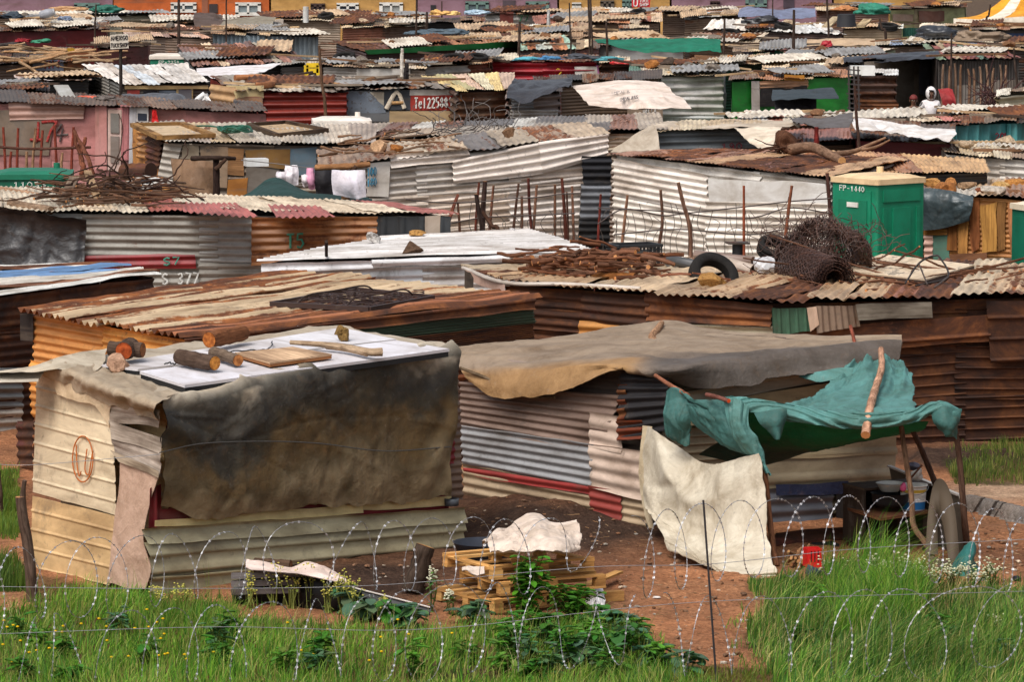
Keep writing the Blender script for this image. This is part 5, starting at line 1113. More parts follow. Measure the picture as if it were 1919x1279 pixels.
# --- portable toilets
def toilet(label,px,ytop,d,yaw,num='',lidcol=K(232,222,200,.2),body=K(20,112,84,.15),w=1.1,detail=True,num_off=None):
 top=P(px,ytop,d);c=vec(top[0],top[1],0);H_=top[2];t=thing('portable_toilet',label,'portable toilet',c,'portable toilets between the shacks')
 ca,sa=math.cos(yaw),math.sin(yaw);X,Y,Z=vec(ca,sa,0),vec(-sa,ca,0),vec(0,0,1);h=w/2;hb=H_-.16
 def prism(hw,z0,z1,r,col,name,mat=PLAIN,taper=0.0,mb=None):
  A_=[]
  for z,s in((z0,1),(z1,1-taper)):
   ring=[]
   for(sx,sy,a0)in((1,1,0),(-1,1,90),(-1,-1,180),(1,-1,270)):
    for a in(0,30,60,90):an=math.radians(a0+a);ring.append(c+X*(sx*(hw-r)+r*math.cos(an))*s+Y*(sy*(hw-r)+r*math.sin(an))*s+Z*z)
   A_.append(ring)
  m_=MB();m_.grid(np.array(A_),None,col,wrap=True);k=len(A_[1]);m_.add(np.vstack([A_[1],[np.mean(A_[1],0)]]),None,[(i,(i+1)%k,k)for i in range(k)],None,col)
  return m_.build(name,mat,t,smooth=False)
 prism(h,.12,hb,.05,body,'cabin');prism(h*1.02,0,.13,.03,K(40,42,44,.3),'skid')
 prism(h*1.06,hb-.03,hb+.06,.07,lidcol,'roof');prism(h*1.0,hb+.06,H_-.05,.10,lidcol,'roof_dome',taper=.3)
 MB().tube([c+X*h*.6+Y*h*.55+Z*(H_-.1),c+X*h*.6+Y*h*.55+Z*(H_+.04)],.06,lidcol,10).build('vent_pipe',PLAIN,t)
 t['_x']=0
 def face(n_,u0,u1,z0,z1,off,col,name,mat=PLAIN,thick=.02,parent=None):
  n_=np.array(n_);s=np.cross(Z,n_);p=c+n_*(h+off)
  return MB().box(p+s*(u0+u1)/2+Z*(z0+z1)/2,s*(u1-u0)/2,n_*thick/2,Z*(z1-z0)/2,col).build(name,mat,t)
 if detail:
  dkb=tuple(np.array(body)*np.array((.8,.8,.8,1)))
  dr_=face(-X,-.42,.42,.16,hb-.14,.012,body,'door')
  for(u0,u1,z0,z1)in((-.34,.34,1.0,hb-.3),(-.34,.34,.3,.92)):face(-X,u0,u1,z0,z1,.026,dkb,'door_panel')
  face(-X,-.12,.14,hb-.42,hb-.34,.045,K(226,222,214,.2),'door_plate')
  face(-X,-.13,.16,1.08,1.32,.045,K(220,214,206,.3),'notice');face(-X,-.13,.2,.6,.98,.045,K(150,150,158,.3),'notice');face(-X,-.40,-.36,1.0,1.16,.04,K(24,30,30,.2),'handle')
  for(u0,u1,z0,z1)in((-.42,.42,hb-.32,hb-.12),(-.42,-.34,.3,hb-.42),(.34,.42,.3,hb-.42),(-.2,.2,.3,hb-.42),(-.12,.12,.5,hb-.6)):face(-Y,u0,u1,z0,z1,.006+.008*R.random(),body,'side_panel',thick=.03)
 else:
  face(-Y,-.44,.44,.2,hb-.14,.008,body,'side_panel');face(-X,-.42,.42,.2,hb-.14,.008,body,'door')
 if num:
  n_=-Y if num_off is None else-X;s_=np.cross(Z,n_);pl=Plane(c+n_*(h+.03),c+n_*(h+.03)+s_,c+n_*(h+.03)+Z)
  p0=c+n_*h+s_*(-.36)+Z*(hb-.16);p1=c+n_*h+s_*.25+Z*(hb-.16)
  (x0,y0),(x1,y1)=to_px(p0),to_px(p1);px_text(pl,num,x0,y0,x1,y1,.085*FPX/d,.013*FPX/d,K(232,230,222),.004).build('number',PLAIN,t)
 return t
toilet('tall green portable toilet with a cream roof beside the white shack',1646,320,72.0,math.radians(39),'FP-1440',K(232,200,156,.2),K(22,128,94,.15),num_off=1)
toilet('green portable toilet with a green roof, its top behind the branch heap',64,312,77.0,math.radians(4),'11033',K(24,112,84,.2),K(20,100,76,.15),w=1.3,detail=False)
toilet('green portable toilet with a domed white roof left of the bush-fence row',640,215,93.5,math.radians(4),'',K(236,226,214,.2),K(18,104,84,.15),w=1.2,detail=False)
bpy.data.objects[-1]if False else None
toilet('small far green portable toilet with a white roof below the shop sign',321,97,127,math.radians(3),'FP-2258',K(226,214,200,.2),K(20,110,84,.15),w=1.2,detail=False)
toilet('green portable toilet cut off by the right edge of the frame',1988,372,70.5,math.radians(20),'',K(222,206,180,.2),K(18,104,80,.15),w=1.2,detail=False)
# --- M: plank-sided shack at the right edge
Ms=shack('plank-sided shack on cement blocks with stones on its roof at the right edge','stone-strewn roof beside the tall toilet',[(1728,362,74.5),(1990,378,73.0),(1990,336,78.5),(1728,344,79.5)],dict(front=PAL(K(176,122,70,.3)),left=DARK),PAL(K(206,178,146,.3),K(216,206,190,.2),K(170,140,120,.4)),rn=5,rpitch=.12,ramp=.016,over=.10)
cols_=[K(176,118,64),K(206,150,84),K(166,104,62),K(196,146,78),K(150,108,62),K(190,130,88),K(178,112,74)]
for k,(x0,x1)in enumerate(((1776,1794),(1796,1816),(1818,1836),(1838,1868),(1868,1886),(1890,1912),(1914,1950))):panel(Ms,'front',[(x0,378+(k%2)*4),(x1,376),(x1-2,474-(k*5)%11),(x0+1,470+(k*7)%9)],cols_[k],'flat','v',.06+.015*(k%2),mat=WOOD,name='wall_plank',rag=.05)
panel(Ms,'front',[(1730,430),(1776,430),(1776,440),(1730,440)],K(176,124,66),'flat','u',.08,mat=WOOD,name='wall_plank')
panel(Ms,'front',[(1732,440),(1750,440),(1748,482),(1732,482)],K(226,186,170,.1),'corr','u',.06,pitch=.12,amp=.016)
panel(Ms,'front',[(1748,440),(1778,438),(1780,490),(1748,488)],K(92,132,116,.3),'flat','u',.05)
panel(Ms,'front',[(1780,476),(1850,474),(1850,488),(1782,490)],K(140,98,72,.3),'flat','u',.09,mat=WOOD,name='wall_plank')
panel(Ms,'front',[(1818,484),(1990,482),(1990,600),(1818,600)],K(160,150,138),'flat','u',.05,mat=BLOCKS,name='block_wall')
pl=Ms.planes['front'];rows=[[pl.hit(x,y,.12)for x,y in[(1724,352),(1760,356),(1790,360),(1824,370)]],[pl.hit(x,y,.25)for x,y in[(1724,372),(1770,376),(1824,384)]],[pl.hit(x,y,.2)for x,y in[(1726,410),(1770,412),(1818,408)]],[pl.hit(x,y,.18)for x,y in[(1728,432),(1766,428),(1800,418),(1818,412)]]]
cloth_mb(crumple(crumple(loft(rows,40,30),.07,1.6,1.2,face=pl.n),.025,4,3),K(58,70,74,.1)).build('plastic_sheet',PLASTICTARP,Ms.root)
for k,(x,y,r,c)in enumerate([(1748,354,.17,K(214,160,96)),(1782,352,.15,K(196,136,80)),(1776,362,.2,K(178,120,70)),(1812,356,.14,K(190,160,130)),(1840,364,.12,K(150,90,64)),(1866,368,.2,K(206,200,192)),(1878,354,.14,K(216,180,120)),(1905,352,.18,K(210,150,84)),(1900,368,.13,K(150,110,84))]):
 stone(['wide yellow stone at the left end of the stone-strewn roof','small orange stone behind the biggest one on the stone-strewn roof','biggest orange-brown stone on the stone-strewn roof','greyish flat stone mid-roof beside the biggest orange one','small red-brown stone in front on the stone-strewn roof','large whitish stone on the stone-strewn roof','pale yellow stone behind the large whitish one','broad yellow stone near the right edge of the stone-strewn roof','small brown stone at the front right of the stone-strewn roof'][k],Ms,x,y,r,c,'stones weighing down the stone-strewn roof',flat=.6,sx=1.3)
 # --- F: cream corrugated long wall
Fs=shack('long cream corrugated shack behind the stick fence','roof above the long cream corrugated wall',[(606,313,76.0),(1142,254,78.5),(1090,232,84),(590,286,82)],dict(front=PAL(K(236,224,214,.03),K(230,218,206,.05),K(240,230,220,.02)),right=DARK,left=BROWNT),PAL(K(190,170,146,.35),K(160,134,112,.45),K(120,110,104,.3)),rn=8,rpitch=.13,over=.10,wpitch=.13,wamp=.03,rows=4,cols=3,wwarp=.01)
CR=K(240,228,218,.02)
panel(Fs,'front',[(730,290),(878,278),(880,302),(732,314)],CR,'corr','u',.10,pitch=.13,amp=.03,warp=.008)
panel(Fs,'front',[(846,302),(1016,266),(1020,326),(848,346)],K(242,230,220,.02),'corr','u',.12,pitch=.13,amp=.03,warp=.008)
panel(Fs,'front',[(1010,266),(1140,250),(1138,292),(1018,326)],K(238,226,216,.03),'corr','u',.14,pitch=.13,amp=.03,warp=.008)
panel(Fs,'front',[(690,306),(732,302),(730,370),(688,368)],K(228,222,214,.03),'flat','u',.09)
panel(Fs,'front',[(1090,292),(1146,292),(1144,345),(1092,345)],K(52,52,56,.1),'corr','u',.17,pitch=.13,amp=.022,label='black corrugated sheet')
panel(Fs,'front',[(1088,344),(1144,344),(1142,412),(1086,412)],K(142,146,154,.08),'corr','u',.18,pitch=.13,amp=.022,label='blue-grey corrugated sheet')
panel(Fs,'front',[(1086,410),(1142,410),(1140,480),(1084,480)],K(60,60,62,.15),'corr','u',.17,pitch=.13,amp=.022,label='black corrugated sheet')
px_text(Fs.planes['front'],'100',687,331,706,329,16,2.5,K(60,130,160),.12).build('painted_number',PAINT,Fs.root);px_text(Fs.planes['front'],'180',687,350,706,348,15,2.5,K(60,130,160),.12).build('painted_number',PAINT,Fs.root)
F2=shack('low shack with a patchwork of grey sheets behind the long cream wall','patchwork grey roof behind the long cream wall',[(636,264,88),(1245,246,87),(1235,214,96),(696,234,95)],BROWNT,PAL(K(176,164,150,.3),K(120,112,108,.3),K(196,176,154,.3),K(222,216,206,.1),K(150,110,92,.5)),rn=12,rpitch=.10,ramp=.013,rrows=2)
sticks('scrap_pile','strewn laths, twigs and wire on the roof above the long cream wall','scrap',70,(600,258,1080,296),.08,(.3,1.0),(.012,.035),K(130,104,84),(85,77.5),'stuff')
mb=MB()
for k in range(60):
 p=P(R.uniform(800,950),R.uniform(236,262),R.uniform(86,91));pts=[p];dr=unit(vec(R.gauss(0,1),R.gauss(0,.5),R.gauss(0,.3)))
 for j in range(10):dr=unit(dr+vec(R.gauss(0,.5),R.gauss(0,.3),R.gauss(0,.3)));pts.append(pts[-1]+dr*.1)
 mb.tube(pts,.010,jit(K(92,84,80),.2),3,False)
tag(mb.build('wire_tangle',WIRE),'grey tangle of fence wire on the patchwork grey roof','wire',None,'stuff')
stone('round pale stone on the left of the roof above the long cream wall',Fs,712,290,.16,K(206,170,136),flat=.9);stone('orange broken brick on the roof above the long cream wall',Fs,744,288,.18,K(176,116,62),flat=.6);stone('small brown pot-shaped stone on the roof edge above the long cream wall',Fs,953,262,.12,K(140,110,86),flat=1)
# --- G: white corner shack with rust-brown roof
Gs=shack('white corrugated corner shack with a mottled rust-brown roof','mottled rust-brown roof',[(1140,288,77),(1562,336,72.6),(1700,300,80),(1320,280,83)],dict(front=PAL(K(236,228,218,.03),K(230,222,212,.05)),left=DARK,right=BROWNT),[(2,K(186,140,116,.62)),(1,K(206,168,128,.4)),(2,K(150,104,90,.75))],rn=8,rpitch=.09,ramp=.011,over=.12,wpitch=.125,wamp=.028,rows=3,cols=3,wwarp=.012,inset=.15)
G2=Plane(P(1325,324,73.6),P(1560,340,72.2),P(1560,480,72.2))
panel(Gs,'front',[(1148,296),(1324,326),(1326,400),(1150,366)],K(238,228,218,.03),'corr','u',.10,pitch=.12,amp=.03,warp=.01)
panel(Gs,'front',[(1150,366),(1326,400),(1326,500),(1150,480)],K(240,232,222,.03),'corr','u',.08,pitch=.12,amp=.03,warp=.01)
panel(Gs,G2,[(1326,334),(1546,344),(1552,384),(1328,378)],K(216,214,210,.03),'flat','u',.06,rag=.04,name='white_board',label='flat grey-white board with a ragged lower edge')
panel(Gs,G2,[(1322,374),(1556,380),(1558,500),(1322,500)],K(232,224,214,.03),'corr','u',.03,pitch=.12,amp=.03,warp=.01)
Gx=shack('tan-roofed tin lean-to behind the tall portable toilet','tan corrugated roof behind the tall toilet',[(1560,332,76.5),(1855,322,77.5),(1842,300,82),(1480,282,83.5)],dict(front=DARK,right=BROWNT),PAL(K(206,166,118,.3),K(190,146,104,.4),K(176,128,96,.5)),rn=7,rpitch=.09,ramp=.011,over=.12)
rt_=P(1476,282,80.5);mb=rock_mb(rt_-vec(0,0,.12),.27,K(96,66,50),3,.55,None,.8)
tag_=thing('uprooted_trunk','uprooted tree trunk with its dark root ball lying on the tan roofs','tree trunk',rt_);mb.build('root_ball',BARK,tag_)
mb=MB();mb.tube(smooth_poly([rt_,P(1520,276,79.5),P(1550,288,78.5),P(1578,302,77.6)],6),np.linspace(.11,.075,19),K(140,112,92),10,True,K(206,160,106));mb.tube(smooth_poly([P(1560,290,78.4),P(1600,284,79),P(1628,272,79),P(1660,258,79)],5),np.linspace(.06,.02,16),K(150,120,98),7);mb.tube(smooth_poly([P(1614,280,79),P(1640,276,79),P(1668,262,79)],5),np.linspace(.04,.015,11),K(150,120,98),6);mb.build('bare_limbs',BARK,tag_)
mb=MB()
for k in range(26):stick_mb(rt_+vec(R.gauss(0,.12),-.1,R.gauss(.05,.1)),rt_+vec(R.gauss(-.2,.35),R.gauss(-.2,.2),R.gauss(0,.2)),.02,.006,K(86,60,48),.08,6,4,mb)
mb.build('roots',BARK,tag_)
# --- stick fence
FG='crooked fence sticks before the cream and white walls'
POSTS=[([(890,470,70),(894,385,70),(898,342,70)],.03,K(112,60,48),'thin red-brown stick left of the thickest dark post'),([(903,470,69.6),(905,400,69.6),(909,340,69.6)],.06,K(70,54,50),'thickest dark post of the crooked stick fence'),([(910,470,69.3),(898,400,69.3),(892,364,69.3)],.05,K(62,50,46),'dark post leaning left against the thickest post'),([(935,446,69.2),(922,424,69.3),(905,398,69.5)],.045,K(84,60,48),'short strut slanting down from the thickest post'),([(916,470,70),(921,390,70),(925,348,70)],.032,K(134,94,76),'forked pale stick right of the thickest post'),([(836,450,69),(846,400,69.4),(858,366,69.8)],.04,K(120,72,58),'red stick leaning right at the left end of the stick fence'),([(862,450,69.6),(858,380,69.7)],.03,K(120,84,68),'short stick beside the red leaning one'),([(960,470,70),(966,395,70),(972,344,70)],.03,K(92,66,56),'kinked stick near the middle of the stick fence'),([(978,470,70),(978,368,70)],.035,K(112,80,64),'short straight stick right of the kinked one'),([(1000,470,70),(993,400,70),(990,334,70)],.036,K(96,52,46),'tall dark red stick crossing a pale one'),([(998,470,70.2),(1002,400,70.2),(1006,347,70.2)],.034,K(150,112,92),'pale stick crossing the tall dark red one'),([(1040,480,70.3),(1040,346,70.3)],.034,K(128,92,74),'upright stick left of the two tallest'),([(1061,480,70),(1058,400,70),(1053,334,70)],.04,K(100,56,46),'tallest dark stick near the black sheets'),([(1066,480,70.2),(1062,360,70.2)],.026,K(92,64,54),'thin stick close behind the tallest one'),([(1076,480,70.3),(1072,349,70.3)],.032,K(150,110,90),'pale stick with a broken top next to the black sheets'),([(1117,500,69),(1122,430,69),(1126,364,69)],.03,K(124,56,48),'red stick in front of the blue-grey sheet'),([(1164,490,69),(1170,420,69),(1176,366,69)],.034,K(160,120,96),'pale stick in front of the white corner wall'),([(1230,500,68.6),(1241,420,68.6),(1238,356,68.6)],.036,K(112,84,70),'crooked stick behind the black crate'),([(1294,500,68),(1293,430,68),(1280,380,68),(1271,342,68)],.045,K(124,94,78),'forked stick leaning left behind the pipes'),([(1394,500,68),(1394,348,68)],.032,K(150,84,60),'straight orange-brown stick by the chimney'),([(1470,480,68),(1477,400,68),(1484,348,68)],.036,K(140,88,66),'leaning stick behind the wire mesh tangle'),([(1560,500,70.4),(1557,420,70.4),(1550,324,70.4)],.045,K(84,58,52),'tall dark post at the corner of the tall toilet')]
for pts,r,c,lb in POSTS:
 b0=P(*pts[0]);q=[vec(b0[0],b0[1],0)]+[P(*p)for p in pts]
 pole(lb+(' of the stick fence' if 'stick fence' not in lb and len(lb.split())<9 else ''),q,r,r*.7,c,FG,'fence_stick','fence stick',jit(K(190,140,96)),6)
mb=MB()
for pts in([(760,374),(830,380),(905,378),(960,372),(1005,370),(1050,364),(1090,362)],[(840,420),(905,408),(990,404),(1078,400)],[(1120,420),(1170,392),(1240,404),(1285,400),(1394,388),(1478,378),(1556,372)],[(1120,390),(1240,396),(1394,410),(1478,390),(1556,400)],[(1150,440),(1270,430),(1394,440),(1470,430)]):
 mb.tube(smooth_poly([P(x,y,69.5 if x<1100 else 68.3)for x,y in pts],6),.011,K(70,56,50),4)
for x in range(880,1500,14):
 if 1085<x<1120:continue
 d=69.7 if x<1100 else 68.4;mb.tube(smooth_poly([P(x+R.uniform(-8,8),400+R.uniform(-20,10),d),P(x+R.uniform(-12,12),420,d),P(x+R.uniform(-8,8),446,d),P(x+R.uniform(-6,6),478,d)],4),.006,K(90,78,70),3)
tag(mb.build('fence_wire',WIRE),'sagging fence wires and loose netting strung between the crooked sticks','wire')
# --- J: shack with the hose, and the washing yard
Js=shack('patchwork shack with old frames and a green hose on its roof','roof with the green hose',[(312,266,84.0),(700,273,84.0),(705,236,89.5),(243,232,90)],dict(front=PAL(K(132,116,100,.3),K(112,104,98,.3)),left=ORRUST),[(3,K(196,186,172,.2)),(1,K(206,178,140,.3)),(1,K(168,156,146,.3))],rn=9,rpitch=.10,ramp=.013,over=.12,rows=3,wpitch=.13,wamp=.02)
panel(Js,'left',[(258,246),(276,248),(276,300),(256,296)],K(206,146,78,.4),'corr','u',.05,pitch=.13,amp=.03,warp=.008)
panel(Js,'left',[(274,248),(304,262),(298,318),(274,312)],K(140,76,58,.7),'corr','u',.06,pitch=.13,amp=.03,warp=.008)
panel(Js,'front',[(308,268),(342,272),(324,336),(296,330)],K(176,168,158,.15),'corr','u',.08,pitch=.13,amp=.03,warp=.008)
for q_,c,m_ in[([(340,272),(372,274),(372,300),(340,298)],K(150,138,120,.3),BOARD),([(376,274),(428,276),(426,352),(378,350)],K(146,124,102,.8),BOARD),([(424,276),(458,278),(456,330),(422,328)],K(150,112,76,.3),WOOD),([(460,280),(544,280),(544,316),(460,312)],K(120,88,44,.3),BOARD),([(542,278),(594,274),(592,330),(542,330)],K(86,104,116,.2),BOARD),([(462,312),(524,312),(522,372),(460,372)],K(112,104,96,.3),BOARD),([(428,336),(464,334),(462,376),(426,378)],K(166,110,48,.4),BOARD)]:panel(Js,'front',q_,c,'flat','u',.06,mat=m_,rag=.03)
def frame_thing(label,s,q4,col,wd,inner):
 q=[on_roof(s,x,y,.08)for x,y in q4];t=thing('framed_board',label,'frame',sum(q)/4,'old frames on the roof with the green hose')
 for k in range(4):MB().bar(q[k],q[(k+1)%4],wd,.08,col).build('frame_side',WOOD,t)
 ce=sum(q)/4;slab(None,[p*.9+ce*.1-vec(0,0,.02)for p in q],inner,.02).build('infill',BOARD,t)
 return t
frame_thing('worn yellow-brown window frame on the left of the hose roof',Js,[(250,234),(340,232),(398,254),(300,258)],K(166,128,80),.14,K(206,182,148,.8))
frame_thing('dark-edged square frame right of the green hose',Js,[(466,234),(536,229),(612,244),(520,254)],K(92,74,58),.1,K(190,162,126,.9))
mb=MB()
for k in range(7):
 c=on_roof(Js,440,242,.12+.012*k);r=.24+.03*(k%3);mb.tube([c+vec(r*math.cos(a)+.03*k-.1,1.4*r*math.sin(a),.05*math.sin(2*a+k))for a in np.linspace(0,2*math.pi,26)],.018,K(36,92,72),6,False)
mb.tube(smooth_poly([on_roof(Js,420,240,.1),on_roof(Js,390,236,.1),on_roof(Js,358,237,.1)],5),.018,K(36,92,72),6)
tag(mb.build('garden_hose',PLAIN),'coiled green garden hose on the patchwork shack roof','hose')
def sheet_cloth(name,label,cat,rows,col,amp=.04,fu=3,fv=1,mat=None,group=None,nu=40,nv=30,tears='b'):
 B_=crumple(loft(rows,nu,nv),amp,fu,fv,face=vec(0,-1,.2));ragged(B_,amp*.6,tears)
 return tag(cloth_mb(B_,col).build(name,mat or CLOTH),label,cat,group)
sheet_cloth('sacking_screen','brown sacking screen hung between sticks below the hose roof','screen',[[P(322,298,80),P(350,301,79.8),P(378,303,79.6),P(402,306,79.6)],[P(326,335,79.8),P(352,335,79.5),P(380,336,79.4),P(402,336,79.5)],[P(330,366,79.7),P(352,368,79.4),P(380,370,79.3),P(404,374,79.4)]],K(128,100,76,.3),.06,3,.6)
YG='poles of the washing yard'
pole('dark post with a crossbar beside the brown sacking screen',[vec(*P(406,376,79)[:2],0),P(406,376,79),P(405,298,79)],.07,.06,K(58,44,40),YG)
pole('crossbar tied to the dark post beside the brown sacking screen',[P(360,297,79.3),P(405,296,78.9),P(440,297,79.2)],.05,.04,K(64,50,44),YG,'wooden_bar','bar')
pole('diagonal brace on the dark post beside the brown sacking screen',[P(404,318,78.9),P(424,298,78.9)],.045,.035,K(84,64,52),YG,'wooden_bar','bar')
pole('pale thick post holding the washing line before the cream wall',[vec(*P(648,370,73.5)[:2],0),P(648,370,73.5),P(644,306,73.5)],.08,.07,K(150,112,80),YG)
pole('pale crossbar on the washing line post',[P(592,314,73.6),P(646,312,73.4),P(692,308,73.6)],.055,.05,K(166,122,84),YG,'wooden_bar','bar');pole('diagonal brace under the pale crossbar',[P(650,336,73.4),P(668,312,73.4)],.045,.04,K(92,70,56),YG,'wooden_bar','bar')
tag(MB().tube(smooth_poly([P(452,300,78),P(510,306,76),P(580,314,74.5),P(644,310,73.5),P(690,316,75)],6),.008,K(120,110,104),4).build('washing_line',WIRE),'thin washing line strung across the yard','washing line')
CLG='washing on the line'
for lb,xs_,y0,y1,c in[('white shirt at the left of the washing line',(519,534),322,342,K(226,222,230)),('long white towel on the washing line left of the pink striped cloth',(534,557),309,346,K(236,232,240)),('small white cloth next to the pink striped towel',(565,577),328,350,K(226,218,224)),('pink and white striped towel on the washing line',(575,588),313,354,K(222,160,190)),('black trousers on the washing line',(590,622),308,372,K(36,34,38)),('wide white sheet on the washing line beside the post',(622,684),318,370,K(232,228,240))]:
 d=76 if xs_[0]<600 else 73.2
 sheet_cloth('hanging_cloth',lb,'washing',[[P(xs_[0],y0,d),P(sum(xs_)/2,y0+2,d),P(xs_[1],y0,d)],[P(xs_[0]+1,(y0+y1)/2,d),P(sum(xs_)/2,(y0+y1)/2,d-.1),P(xs_[1]+1,(y0+y1)/2,d)],[P(xs_[0]+3,y1-4,d),P(sum(xs_)/2,y1,d),P(xs_[1]+2,y1,d)]],c,.04,5,.8,None,CLG,20,20)
gt=thing('green_tent','dark green pitched tarpaulin tent behind the branch-covered roof','tent',vec(*P(530,380,74.5)[:2],0))
ap=P(515,333,75.5);rows=[[P(438,378,74.5),P(470,362,74.8),P(515,333,75.3),P(580,360,74.8),P(690,372,74.5)],[P(434,384,73.4),P(470,377,73.4),P(520,366,73.6),P(590,374,73.3),P(700,380,73.2)],[P(434,388,73.1),P(480,388,73),P(530,388,73),P(600,388,73),P(700,386,73)]]
cloth_mb(crumple(loft(rows,60,24),.03,1,1,face=vec(0,-1,.3)),K(34,62,58)).build('tent_cloth',CLOTH,gt);MB().tube([vec(ap[0],ap[1],0),ap],.04,K(90,70,56),8).build('tent_pole',BARK,gt)
tag(MB().box(P(480,304,80)+vec(0,0,0),vec(.2,.05,0),vec(-.04,.16,0),vec(0,0,.07),K(222,222,220)).build('white_tub',PLAIN),'white plastic tub on the yard wall below the hose roof','tub')
# --- K: pink shack on the left
Ks=shack('faded pink shack with red and black numbers painted on its wall','roof of the faded pink shack',[(-60,190,98.6),(505,211,97.5),(480,194,103),(-60,168,104)],dict(front=PAL(K(176,120,116,.12),K(168,112,110,.15))),PAL(K(104,84,68,.5),K(78,66,58,.45),K(124,98,78,.55)),rn=10,rpitch=.10,ramp=.011,over=.2,wstyle='flat',rows=2)
panel(Ks,'front',[(-20,206),(102,208),(92,292),(-20,290)],K(122,106,92,.5),'flat','u',.07);panel(Ks,'front',[(16,192),(158,194),(156,222),(18,226)],K(166,128,114,.3),'corr','u',.10,pitch=.15,amp=.016)
panel(Ks,'front',[(178,196),(200,198),(200,320),(178,318)],K(190,134,128,.1),'flat','v',.08);panel(Ks,'front',[(226,196),(244,198),(242,300),(226,300)],K(186,120,122,.1),'ibr','v',.09,pitch=.12)
panel(Ks,'front',[(243,200),(256,202),(248,312),(241,312)],K(190,190,196,.1),'flat','v',.12,name='white_pipe')
dr_=thing('old_door','pale framed old door of the faded pink shack','door',Ks.planes['front'].hit(214,318,.1));pl=Ks.planes['front']
for q_,c,nm,of in[([(202,204),(228,206),(226,322),(202,320)],K(196,170,160,.2),'door_leaf',.10),([(207,212),(223,213),(223,250),(207,249)],K(120,116,110,.3),'door_pane',.13),([(207,255),(223,256),(222,306),(207,305)],K(128,116,108,.3),'door_panel',.13)]:
 q3=[pl.hit(x,y,of)for x,y in q_];slab(None,q3,c,.03,up=pl.n).build(nm,BOARD,dr_)
w1=[pl.hit(x,y,.1)for x,y in[(254,200),(278,201),(278,229),(254,228)]];wn=thing('old_window','small window with pale frame in the faded pink shack','window',sum(w1)/4);slab(None,w1,K(206,202,200,.1),.04,up=pl.n).build('window_frame',BOARD,wn)
slab(None,[pl.hit(x,y,.115)for x,y in[(258,212),(275,213),(275,226),(258,226)]],K(40,50,64),.02,up=pl.n).build('pane',GLASS,wn)
sheet_cloth('red_cloth','red cloth hanging beside the small window of the pink shack','cloth',[[pl.hit(286,206,.15),pl.hit(293,206,.15)],[pl.hit(284,229,.2),pl.hit(297,229,.15)]],K(206,30,30),.03,6,1,None,None,10,14)
px_strokes(pl,[[(72,228),(70,262),(64,264)],[(56,262),(78,262)],[(78,229),(106,228),(96,244),(88,266)]],5,K(150,40,36),.09).build('painted_number',PAINT,Ks.root)
px_strokes(pl,[[(116,232),(104,252),(128,252)],[(118,240),(112,266)]],4,K(74,60,60),.05).build('painted_number',PAINT,Ks.root)
KG='thin red fence sticks before the faded pink shack'
for k,(x,y,dx)in enumerate([(8,256,-2),(33,258,1),(64,258,3),(78,262,2),(104,252,-2),(136,256,2),(50,290,0),(20,290,1),(116,292,1)]):
 pole(['first thin red stick at the left edge before the pink wall','second thin red stick from the left edge','brown stick leaning right before the grey board','red stick just right of the brown leaning one','tall red stick below the black number','red stick nearest the tripod of sticks','short pale stick between two tall red ones','short brown stick near the left edge','short pale stick left of the tripod of sticks'][k],[vec(*P(x,330,91)[:2],0),P(x-dx,320,91),P(x+dx,y-18 if k<6 else y-6,91)],.035,.03,K(140,70,56)if k not in(2,6,8)else K(166,132,104),KG,'fence_stick','fence stick',None,6)
mb=MB()
for(x0,y0),(x1,y1)in[((140,243),(172,330)),((158,258),(150,330)),((150,265),(164,330)),((142,250),(158,330)),((160,275),(176,326))]:stick_mb(P(x0,y0,90),P(x1,y1,89.6),.04,.05,jit(K(124,78,60),.2),.1,8,6,mb)
tag(mb.build('stick_tripod',BARK),'tripod of leaning brown sticks before the pink wall','sticks')
pole('long thin bar tied across the red fence sticks',[P(-20,274,90.6),P(60,279,90.5),P(170,276,90.3)],.03,.03,K(96,66,56),None,'wooden_bar','bar')
# ================================================================ the rows farther back, down to the painted houses
GREYR=PAL(K(162,148,132,.3),K(136,122,108,.4),K(186,172,154,.2));RUSTR=PAL(K(150,96,70,.6),K(190,134,94,.45),K(120,78,62,.7));MIXR=PAL(K(204,178,144,.3),K(160,116,88,.55),K(222,204,176,.15),K(132,112,96,.4),K(186,134,98,.45))
PALER=PAL(K(224,204,172,.18),K(204,178,142,.3),K(234,224,206,.08),K(170,140,112,.4));DARKR=PAL(K(98,80,66,.45),K(76,64,56,.5),K(134,108,84,.5))
def row(label,short,x0,y0,x1,y1,up,wall,roofpal,z=2.1,dx=0.0,L=None,d0=None,d1=None,dy2=0,**kw):
 """a shack given by its front eave in the photograph, the height of the eave and how far up the picture its roof reaches"""
 a=d0 or depth_at(y0,z);b=d1 or depth_at(y1,z);L=L or max(3.0,min(8.0,up*.28));dx=dx if isinstance(dx,tuple)else(dx,dx)
 rf=[(x0,y0,a),(x1,y1,b),(x1+dx[1],y1-up+dy2,b+L),(x0+dx[0],y0-up,a+L)]
 kw.setdefault('rpitch',.10);kw.setdefault('ramp',.010);kw.setdefault('rows',2);kw.setdefault('over',.16);kw.setdefault('rwarp',.05)
 return shack(label,short,rf,wall,roofpal,**kw)
